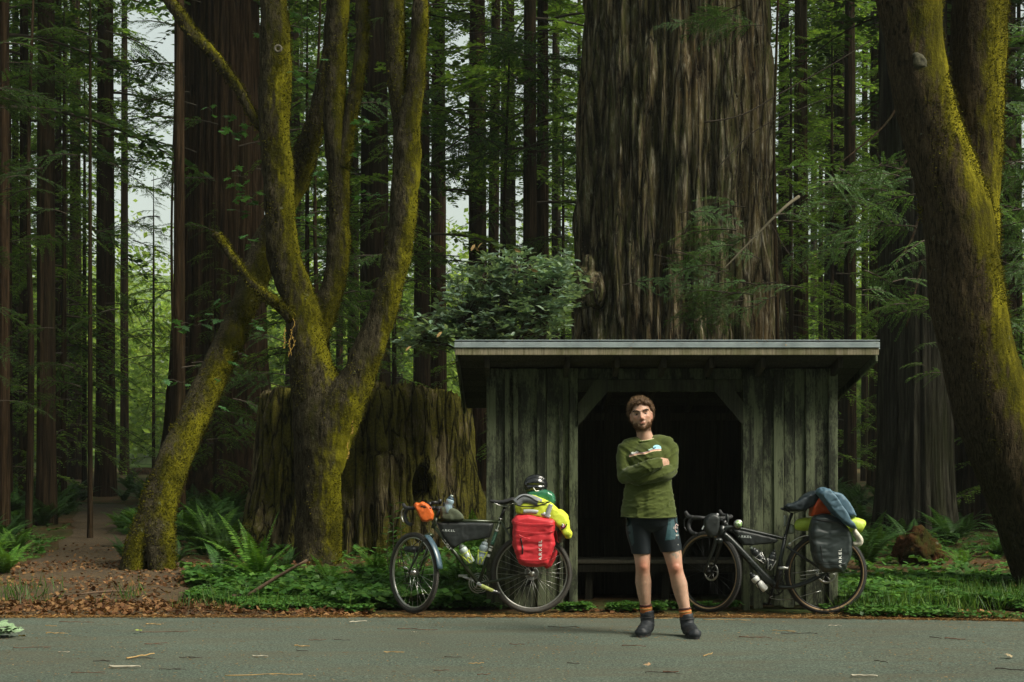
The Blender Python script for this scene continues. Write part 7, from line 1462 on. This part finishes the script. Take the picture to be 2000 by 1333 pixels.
for s in (-1, 1):
    ec = Vector((s * .033, -.0635, .0)); mb = MB(); mb.ell(H(*ec), (.0125,) * 3, HR, 16, 12); mb.obj('eye', eyew, mt_); mb = MB(); mb.ell(H(ec.x - .0004, ec.y - .0105, ec.z - .0003), (.0060, .0030, .0060), HR, 14, 8); mb.obj('iris', iris, mt_)
    for e0, e1 in ((16, 88), (-80, -17)):
        V, F = [], []
        for i in range(9):
            for j in range(15):
                az = R(-82 + 164 * j / 14); bow = math.cos(az) ** .6; el = R(e0 * bow if abs(e0) < 30 else e0) + (R(e1 if abs(e1) > 30 else e1 * bow) - R(e0 * bow if abs(e0) < 30 else e0)) * i / 8; r_ = .0140
                V.append(H(ec.x + r_ * math.cos(el) * math.sin(az) * 1.12, ec.y - r_ * math.cos(el) * math.cos(az), ec.z + r_ * math.sin(el)))
        for i in range(8):
            for j in range(14): F.append((i * 15 + j, i * 15 + j + 1, (i + 1) * 15 + j + 1, (i + 1) * 15 + j))
        mb = MB(); mb.add(V, F); o = mb.obj('eyelid', lidm, mt_); q_ = o.modifiers.new('s', 'SOLIDIFY'); q_.thickness = .0012
hairm = leafmat('brown curly hair', (.05, .028, .014), (.13, .075, .036), (.28, .165, .08), .15, .55, .35)
hairb = simple('brown hair mass', (.085, .048, .024), .8, 0, .6, 90, .6)
rng = np.random.default_rng(90); pts = []
mb = MB()
while len(pts) < 330:
    d = rng.normal(0, 1, 3); d /= np.linalg.norm(d); x, y, z = d[0] * .079, .022 + d[1] * .095, .024 + d[2] * .094
    hairline = .081 - .9 * max(0, abs(x) - .04) + .005 * math.sin(x * 120)
    if y < .0 and z < hairline: continue
    if y < .03 and z < .02 - (.0 if abs(x) > .06 else 9): continue
    if z < -.035: continue
    if abs(x) > .066 and -.05 < z < .012 and y < .035: continue
    pts.append((x, y, z)); k = 1.03 + rng.random() * .10; r_ = rng.uniform(.010, .018); k += .05 * (z > .05); mb.ell(H(x * k, .022 + (y - .022) * k, .024 + (z - .024) * k), (r_, r_, r_), nu=8, nv=6)
mb.ell(H(0, .034, .032), (.078, .090, .088), HR)
hm_ = remesh(mb, .0048, 1, lambda c, n: .003 * fbm(c * 90, 2), 'hair', [hairb]); ho = put('hair', hm_, mt_)
n = len(hm_.vertices); co = np.zeros(n * 3); hm_.vertices.foreach_get('co', co); co = co.reshape(-1, 3) + np.array(ORG[mt_.name]); nr = np.zeros(n * 3); hm_.vertices.foreach_get('normal', nr); nr = nr.reshape(-1, 3)
ok = np.nonzero(hl(co)[:, 2] > -.04)[0]; ii = ok[rng.integers(0, len(ok), 9000)]; c = co[ii] + nr[ii] * .001; d = unit(nr[ii] * .25 + rng.normal(0, .8, c.shape)); qn = unit(np.cross(d, rng.normal(0, 1, d.shape)))
V, F = rhombs(c, d, qn, rng.uniform(.010, .024, len(c)), .0007, .5); o = link('hair_curls', mesh_np('hair_curls', V, F, [hairm]), mt_); o['kind'] = 'stuff'
bq = co_b = None
n = len(body.vertices); co = np.zeros(n * 3, np.float32); body.vertices.foreach_get('co', co); co = co.reshape(-1, 3) + np.array(ORG[mt_.name]); nr = np.zeros(n * 3, np.float32); body.vertices.foreach_get('normal', nr); nr = nr.reshape(-1, 3)
idx = np.nonzero(beard > .45)[0]; ii = idx[rng.integers(0, len(idx), 3600)]; c = co[ii] + rng.normal(0, .0015, (len(ii), 3)); d = unit(nr[ii] * .35 + np.array([0, 0, -.8]) + rng.normal(0, .45, c.shape)); qn = unit(np.cross(d, rng.normal(0, 1, d.shape)))
V, F = rhombs(c, d, qn, rng.uniform(.005, .011, len(c)), .0006, .5); o = link('beard', mesh_np('beard', V, F, [leafmat('ginger brown beard', (.07, .035, .015), (.15, .075, .03), (.27, .14, .06), .15, .6, .2)]), mt_); o['kind'] = 'stuff'
for s in (-1, 1):
    V, F = [], []; c = []; d = []
    for k in range(230):
        f = rng.random(); x = s * (.012 + .042 * f); z = .0185 + .0075 * math.sin(f * 2.6) + rng.normal(0, .0016); y = -.0955 + .022 * f ** 1.6 ; c.append(H(x, y, z)); d.append(HR @ Vector((s * 1, .1, rng.normal(0.1, .35))))
    c = np.array([list(v_) for v_ in c]); d = unit(np.array([list(v_) for v_ in d])); qn = np.tile(np.array([[0, -1.0, 0.]]), (len(c), 1)); V, F = rhombs(c, d, qn, .011, .0011, .5); link('eyebrow', mesh_np('eyebrow', V, F, [simple('dark brow hair', (.05, .028, .015), .8)]), mt_)

# shirt
m, nt, b = new_mat('olive green jersey cloth'); v = coords(nt, (1, 1, 1)); n1 = noise(nt, v, 220, 3); n2 = noise(nt, v, 9, 4)
nt.links.new(mixc(nt, 1.0, ramp(nt, n1, [(.3, (.045, .062, .010)), (.7, (.074, .094, .018))]), ramp(nt, n2, [(.3, .85), (.7, 1.12)]), 'MULTIPLY'), b.inputs['Base Color']); b.inputs['Roughness'].default_value = .85; b.inputs['Specular IOR Level'].default_value = .2; b.inputs['Sheen Weight'].default_value = .15; bump(nt, b, n1, .25, .002); SHIRT = m
mb = MB()
mb.tube([B(1262, 866, .02), B(1264, 875, .012), B(1265, 892, -.0), B(1266, 920, -.005), B(1267, 955, -.005), B(1267, 985, -.005), B(1267, 1016, -.01)], [(.085, .065), (.140, .095), (.156, .120), (.165, .128), (.178, .130), (.200, .138), (.214, .146)], 36, sub=6, up=(0, 1, 0))
mb.tube([B(1262, 876, .02), B(1241, 872, .015), B(1228, 876, .01), B(1221, 886, .0)], [.070, .068, .066, .060], 18, sub=3); mb.tube([B(1270, 875, .02), B(1288, 868, .015), B(1302, 872, .01), B(1308, 883, .0)], [.072, .070, .066, .060], 18, sub=3)
mb.ell(B(1238, 894, -.01), (.075, .085, .09)); mb.ell(B(1293, 890, -.01), (.075, .085, .09))
mb.tube([B(1223, 874, .01), B(1219.5, 888, .0), B(1219, 908, -.02), B(1221, 930, -.05)], [.056, .055, .055, .056], 20, sub=5); mb.tube([B(1307, 870, .01), B(1310, 884, 0), B(1309, 902, -.02), B(1306, 921, -.055)], [.057, .058, .058, .054], 20, sub=5)
mb.ell(B(1221, 931, -.055), (.056, .058, .054)); mb.ell(B(1306, 921, -.06), (.055, .056, .053))
mb.tube([B(1221, 930, -.06), B(1240, 924, -.15), B(1262, 913, -.195), B(1279, 905, -.185), B(1285, 903, -.175)], [.054, .056, .049, .040, .034], 20, sub=5)
mb.tube([B(1306, 921, -.06), B(1292, 925, -.135), B(1272, 930, -.155), B(1254, 935, -.15), B(1240, 936, -.12), B(1232, 934, -.08)], [.051, .053, .047, .042, .038, .034], 20, sub=5)
hz = B(0, 1010).z
def fold(co, nr):
    x = (co[:, 0] - B(1266, 0).x); z = co[:, 2]; a = np.zeros(len(co)); zz = (B(0, 930).z - z)
    p = np.stack([co[:, 0] * 9, co[:, 1] * 9, z * 22], -1); low = np.clip(zz / .1, 0, 1)
    a += .005 * fbm(co * [7, 7, 5], 3) + low * .0055 * (1 - np.abs(fbm(p, 2)) * 2.2).clip(0, 1) ** 3 + low * .009 * fbm(np.stack([co[:, 0] * 13, co[:, 1] * 6, z * 2.2], -1), 2)
    up_ = 1 - low; s = x * .8 + (z - B(0, 880).z) * 1.0 * np.sign(-x); arm = np.clip((np.abs(x) - .11) / .05, 0, 1)
    a += up_ * .006 * (1 - np.abs(fbm(np.stack([s * 20 + 3, co[:, 1] * 7, z * 5], -1), 2)) * 2).clip(0, 1) ** 2
    fa = np.clip((-.09 - (co[:, 1] - DM)) / .04, 0, 1); a += fa * .007 * (1 - np.abs(fbm(np.stack([x * 9, co[:, 1] * 5, (z - .25 * x) * 42], -1), 2)) * 2).clip(0, 1) ** 2
    return a * 1.25
def hem(co, nr): lim = hz + .006 * np.sin(co[:, 0] * 30); k = co[:, 2] < lim; co[k, 2] = lim[k]; return co
sm_ = remesh(mb, .0070, 6, fold, 'shirt', [SHIRT], hem); so = put('shirt', sm_, mt_)
wsh = sm_.copy(); wsh.transform(Matrix.Translation(ORG[mt_.name])); bm = bmesh.new(); bm.from_mesh(wsh); STREE = BVHTree.FromBMesh(bm); bm.free()
def on_shirt(px, py, off=.0025, tree=None):
    w_ = P(px, py, DM - .13); hit = (tree or STREE).ray_cast(Vector((w_.x * .9, w_.y - 1.2, w_.z)) if False else Vector((w_.x, 9.5, w_.z)), Vector((0, 1, 0))); return Vector((w_.x, (hit[0].y if hit[0] else DM - .1) - off, w_.z))
def patch(poly, mat, name, par, off=.0025, tree=None):
    bm = bmesh.new(); vs = [bm.verts.new((a, -b_, 0)) for a, b_ in poly]; bm.faces.new(vs); bmesh.ops.triangulate(bm, faces=bm.faces[:]); bmesh.ops.subdivide_edges(bm, edges=bm.edges[:], cuts=2, use_grid_fill=True)
    for v_ in bm.verts: v_.co = on_shirt(v_.co.x, -v_.co.y, off, tree)
    me = bpy.data.meshes.new(name); bm.to_mesh(me); bm.free(); me.materials.append(mat); o = link(name, me, par); return o
topl = [(1229.8, 889.5), (1232.4, 889), (1240, 886.8), (1248, 885), (1254, 884.6), (1260, 883.8), (1268, 881), (1276, 878.4), (1284, 877.4), (1292.8, 877)]
def band(a, b_, mat, nm):
    for (x0, y0), (x1, y1) in zip(topl[:-1], topl[1:]): pass
    V, F = [], []
    pp, _ = smooth_path([Vector((x, 0, y)) for x, y in topl], [1] * len(topl), 4)
    for p in pp: V += [on_shirt(p.x, p.z + a), on_shirt(p.x, p.z + b_)]
    mb = MB(); mb.add(V, [(2 * k, 2 * k + 1, 2 * k + 3, 2 * k + 2) for k in range(len(pp) - 1)]); mb.obj(nm, mat, so)
band(0, 2.0, simple('lilac print', (.42, .27, .27), .7, 0, .05, 20, 0), 'stripe'); band(2.0, 3.1, simple('rust print', (.50, .24, .12), .7, 0, .05, 20, 0), 'stripe'); band(3.1, 4.2, simple('cream print', (.68, .52, .32), .7, 0, .05, 20, 0), 'stripe')
patch([(1293, 877), (1292, 873.2), (1289.5, 871), (1286, 869.8), (1282, 869.8), (1278.5, 871), (1276.2, 873.3), (1276.8, 875), (1279, 874.6), (1281, 873), (1282.3, 874.3), (1281.4, 876), (1278, 877), (1281, 877.6)], simple('light blue print', (.30, .60, .72), .7, 0, .05, 20, 0), 'wave', so)
patch([(1276.4, 875.3), (1279, 874.8), (1281, 873.3), (1282, 874.3), (1281.2, 876), (1278.4, 876.8), (1275.6, 876.6)], simple('deep blue print', (.03, .14, .25), .7, 0, .05, 20, 0), 'wave_curl', so, .0035)
patch([(1265, 880.4), (1267.4, 878.6), (1270, 877.6), (1272.5, 876), (1275, 876.4), (1276, 878), (1272, 879.2), (1268.5, 880.6)], simple('pale teal print', (.33, .52, .44), .7, 0, .05, 20, 0), 'small_wave', so)
me = text_mesh('Merle', 1.0, M['white'], .15)
for v_ in me.vertices:
    x_, y_ = v_.co.x, v_.co.y; v_.co = on_shirt(1240 + x_ * 6.3, 884.9 - y_ * 6.2 - x_ * 1.5, .003)
link('lettering', me, so)
# collar ring laid round the neck
def ring(name, r0, drop, rad, mat):
    mb = MB(); pts = []
    for k in range(28):
        a = 2 * math.pi * k / 28; pts.append(B(1261, 0).xy.to_3d() + Vector((math.cos(a) * r0, math.sin(a) * r0 * .9 + .012, B(0, 855).z - drop * (.5 - .5 * math.sin(a)) * 1.0 + .012 * math.cos(a))))
    pts.append(pts[0]); pts.append(pts[1]); mb.tube(pts, rad, 8, cap=False); return mb.obj(name, mat, so)
ring('collar', .083, .030, .0065, simple('green rib collar', (.075, .11, .016), .8)); ring('undershirt_trim', .0755, .024, .004, simple('cream cord', (.55, .48, .30), .8))
mb = MB(); mb.tube([B(1213, 1008, -.03), B(1225, 1009.5, -.115), B(1245, 1010.5, -.150), B(1267, 1011, -.158), B(1290, 1010.5, -.150), B(1310, 1009.5, -.115), B(1321, 1008, -.03)], .0045, 6, sub=5); mb.obj('hem', SHIRT, so)

# shorts
m, nt, b = new_mat('dark cycling fabric'); v = coords(nt, (1, 1, 1)); n1 = noise(nt, v, 150, 3); nt.links.new(ramp(nt, n1, [(.3, (.005, .009, .012)), (.7, (.010, .016, .021))]), b.inputs['Base Color']); b.inputs['Roughness'].default_value = .65; b.inputs['Specular IOR Level'].default_value = .3; SHO = m
mb = MB(); mb.tube([B(1270, 995, .0), B(1272, 1022, .0)], [(.175, .125), (.190, .125)], 30, up=(0, 1, 0)); mb.ell(B(1273, 1022, 0), (.19, .122, .07))
mb.tube([B(1247, 1012, .005), B(1247, 1040, .0), B(1251, 1066, 0), B(1254.3, 1092, 0)], [.098, .094, .079, .069], 24, sub=5); mb.tube([B(1298, 1012, .005), B(1301, 1040, .0), B(1307.5, 1062, -.012), B(1313, 1086, -.022)], [.098, .099, .087, .076], 24, sub=5)
hzl, hzr = B(0, 1082).z, B(0, 1076).z; xm = B(1281, 0).x
def hem2(co, nr):
    x = co[:, 0]; lim = np.where(x < xm, hzl + .10 * (x - B(1254, 0).x) * 0 + .02 * (x - B(1254, 0).x), hzr + .16 * (x - B(1312, 0).x)); k = co[:, 2] < lim; co[k, 2] = lim[k]; return co
shm = remesh(mb, .0075, 3, lambda c, n: .0022 * fbm(c * [14, 14, 22], 3), 'shorts', [SHO], hem2); sh_o = put('shorts', shm, mt_)
wsh = shm.copy(); wsh.transform(Matrix.Translation(ORG[mt_.name])); bm = bmesh.new(); bm.from_mesh(wsh); HTREE = BVHTree.FromBMesh(bm); bm.free()
teal = simple('teal side panel', (.030, .085, .10), .5, 0, .15, 60, .1)
patch([(1306, 1013), (1323.5, 1013), (1326, 1030), (1327.5, 1054), (1300, 1057), (1303, 1040), (1305, 1028)], teal, 'side_panel', sh_o, .002, HTREE); patch([(1223, 1013), (1232, 1013), (1236, 1030), (1240, 1062), (1236, 1070), (1228, 1040)], simple('teal side panel with painted shade', (.015, .040, .050), .5), 'side_panel', sh_o, .002, HTREE)  # left panel is a darker copy of the teal, shade in its colour
mb = MB(); pts = [on_shirt(1326 - 6.2 * math.cos(a), 1033.5 + 9 * math.sin(a), .004, HTREE) for a in np.linspace(-1.15, 1.15, 14)]; mb.tube(pts, .0035, 5); mb.obj('emblem', simple('pale pink print', (.62, .45, .42), .6), sh_o)
def txt_on(s, px, py, hpx, mat, tree, par, rot=0):
    me = text_mesh(s, 1.0, mat)
    for v_ in me.vertices: x_, y_ = v_.co.x * hpx * 1.35, v_.co.y * hpx * 1.35; v_.co = on_shirt(px + x_ * math.cos(rot) + y_ * math.sin(rot), py - y_ * math.cos(rot) + x_ * math.sin(rot), .004, tree)
    return link('lettering', me, par)
txt_on('ORG', 1321, 1032.4, 3.6, simple('pale pink letters', (.70, .58, .54), .6), HTREE, sh_o); txt_on('RU', 1324.5, 1047.5, 3.2, M['white'], HTREE, sh_o); txt_on('-', 1326, 1065, 5, M['white'], HTREE, sh_o)
mb = MB(); mb.ell(on_shirt(1323, 1039.5, .002, HTREE), (.008, .003, .006)); mb.ell(on_shirt(1325.5, 1028, .002, HTREE), (.008, .003, .007)); mb.obj('emblem', simple('pale pink print b', (.62, .45, .42), .6), sh_o)

# socks and shoes
so1, so2 = simple('rust orange sock', (.36, .11, .025), .9, 0, .15, 80, .3), simple('maroon sock band', (.06, .018, .014), .9)
for (x0, y0, d0), (x1, y1, d1) in (((1262, 1182.5, .034), (1264, 1204, .04)), ((1335.5, 1187, -.056), (1338.5, 1208, -.06))):
    a_, b_ = B(x0, y0, d0), B(x1, y1, d1)
    mb = MB(); mb.tube([a_ + (b_ - a_) * .12, b_], [.0465, .047], 22, cap=True); mb.obj('sock', so1, mt_); mb = MB(); mb.tube([a_ - (b_ - a_) * .02, a_ + (b_ - a_) * .15], .0485, 22); mb.obj('sock_band', so2, mt_); mb = MB(); mb.tube([a_ + (b_ - a_) * .30, a_ + (b_ - a_) * .42], .0485, 22); mb.obj('sock_band', simple('gold sock band', (.35, .2, .06), .9), mt_)
navy = simple('navy overshoe fabric', (.008, .011, .015), .6, 0, .3, 40, .35, .5, .003); solm = simple('black sole', (.012, .012, .013), .6)
def shoe(top, ank, heel, toe, seed):
    mb = MB(); d = (toe - heel); d.z = 0; L = d.length; d.normalize(); s = Vector((-d.y, d.x, 0)); g = Vector((0, 0, 1))
    mb.tube([top, ank], [(.050), (.052)], 20, sub=0)
    mb.ell(top, (.051, .051, .014)); mb.ell(ank, (.053, .056, .05)); z0 = heel.z
    mb.tube([ank + Vector((0, 0, .0)), heel + d * L * .35 + g * .055, heel + d * L * .62 + g * .042, heel + d * L * .9 + g * .034, heel + d * L * 1.0 + g * .032], [.052, .052, .047, .040, .026], 20, sub=4)
    mb.ell(heel + d * L * .10 + g * .042, (.043, .045, .042)); mb.ell(heel + d * L * .82 + g * .035, (.052, .055, .036))
    def pst(co, nr): k = co[:, 2] < z0 + .012; co[k, 2] = z0 + .012; return co
    up_ = remesh(mb, .006, 3, lambda c, n: .004 * (1 - np.abs(fbm(c * [10, 10, 28] + seed, 2)) * 2).clip(0, 1) ** 2 + .002 * fbm(c * 20, 2), 'shoe', [navy], pst); o = put('shoe', up_, mt_)
    mb = MB(); V = []
    for k in range(24):
        a = 2 * math.pi * k / 24; w_ = .047 - .008 * math.cos(a) * 0 + .006 * math.cos(a); p = heel + d * (L * .5 + math.cos(a) * L * .53) + s * math.sin(a) * w_ * (1.0 if math.cos(a) > 0 else .85); V.append(p)
    vs = [(p.x, p.y, z0 + .001) for p in V] + [(p.x, p.y, z0 + .016) for p in V]; mb.add(vs, [tuple(range(23, -1, -1)), tuple(range(24, 48))] + [(i, (i + 1) % 24, (i + 1) % 24 + 24, i + 24) for i in range(24)]); mb.obj('sole', solm, o, False)
    mb = MB(); mb.torus(top.lerp(ank, .42), .0535, .005, (ank - top), 26, 6); mb.obj('ankle_strap', solm, o)
gr0 = .003
a1 = B(1266, 1222, .04); h1_ = Vector((B(1270, 0, .06).x, DM + .085, gr0)); t1_ = Vector((B(1247, 0).x - .004, DM - .155, gr0)); shoe(B(1265, 1196, .038), a1, h1_, t1_, 1)
a2 = B(1341, 1222, -.07); h2_ = Vector((B(1341, 0).x, DM - .02, gr0)); t2_ = Vector((B(1351, 0).x, DM - .27, gr0)); shoe(B(1339, 1199, -.06), a2, h2_, t2_, 4)

# ================================================================== thin mist volume added to lighten the dark background
mb = MB(); mb.box((0, 180, 46), (900, 720, 100)); hz_m = bpy.data.materials.new('added_haze'); hz_m.use_nodes = True; nt = hz_m.node_tree
nt.nodes.remove(nt.nodes['Principled BSDF']); pv = nt.nodes.new('ShaderNodeVolumePrincipled'); pv.inputs['Color'].default_value = (0.86, 0.93, 0.88, 1); pv.inputs['Density'].default_value = 0.0005; pv.inputs['Anisotropy'].default_value = 0.3
nt.links.new(pv.outputs[0], nt.nodes['Material Output'].inputs['Volume']); o = mb.obj('added_haze', hz_m, None, False); tag(o, 'thin pale air added to lighten the dark background', 'added_haze', kind='stuff')
SC.cycles.volume_bounces = 0
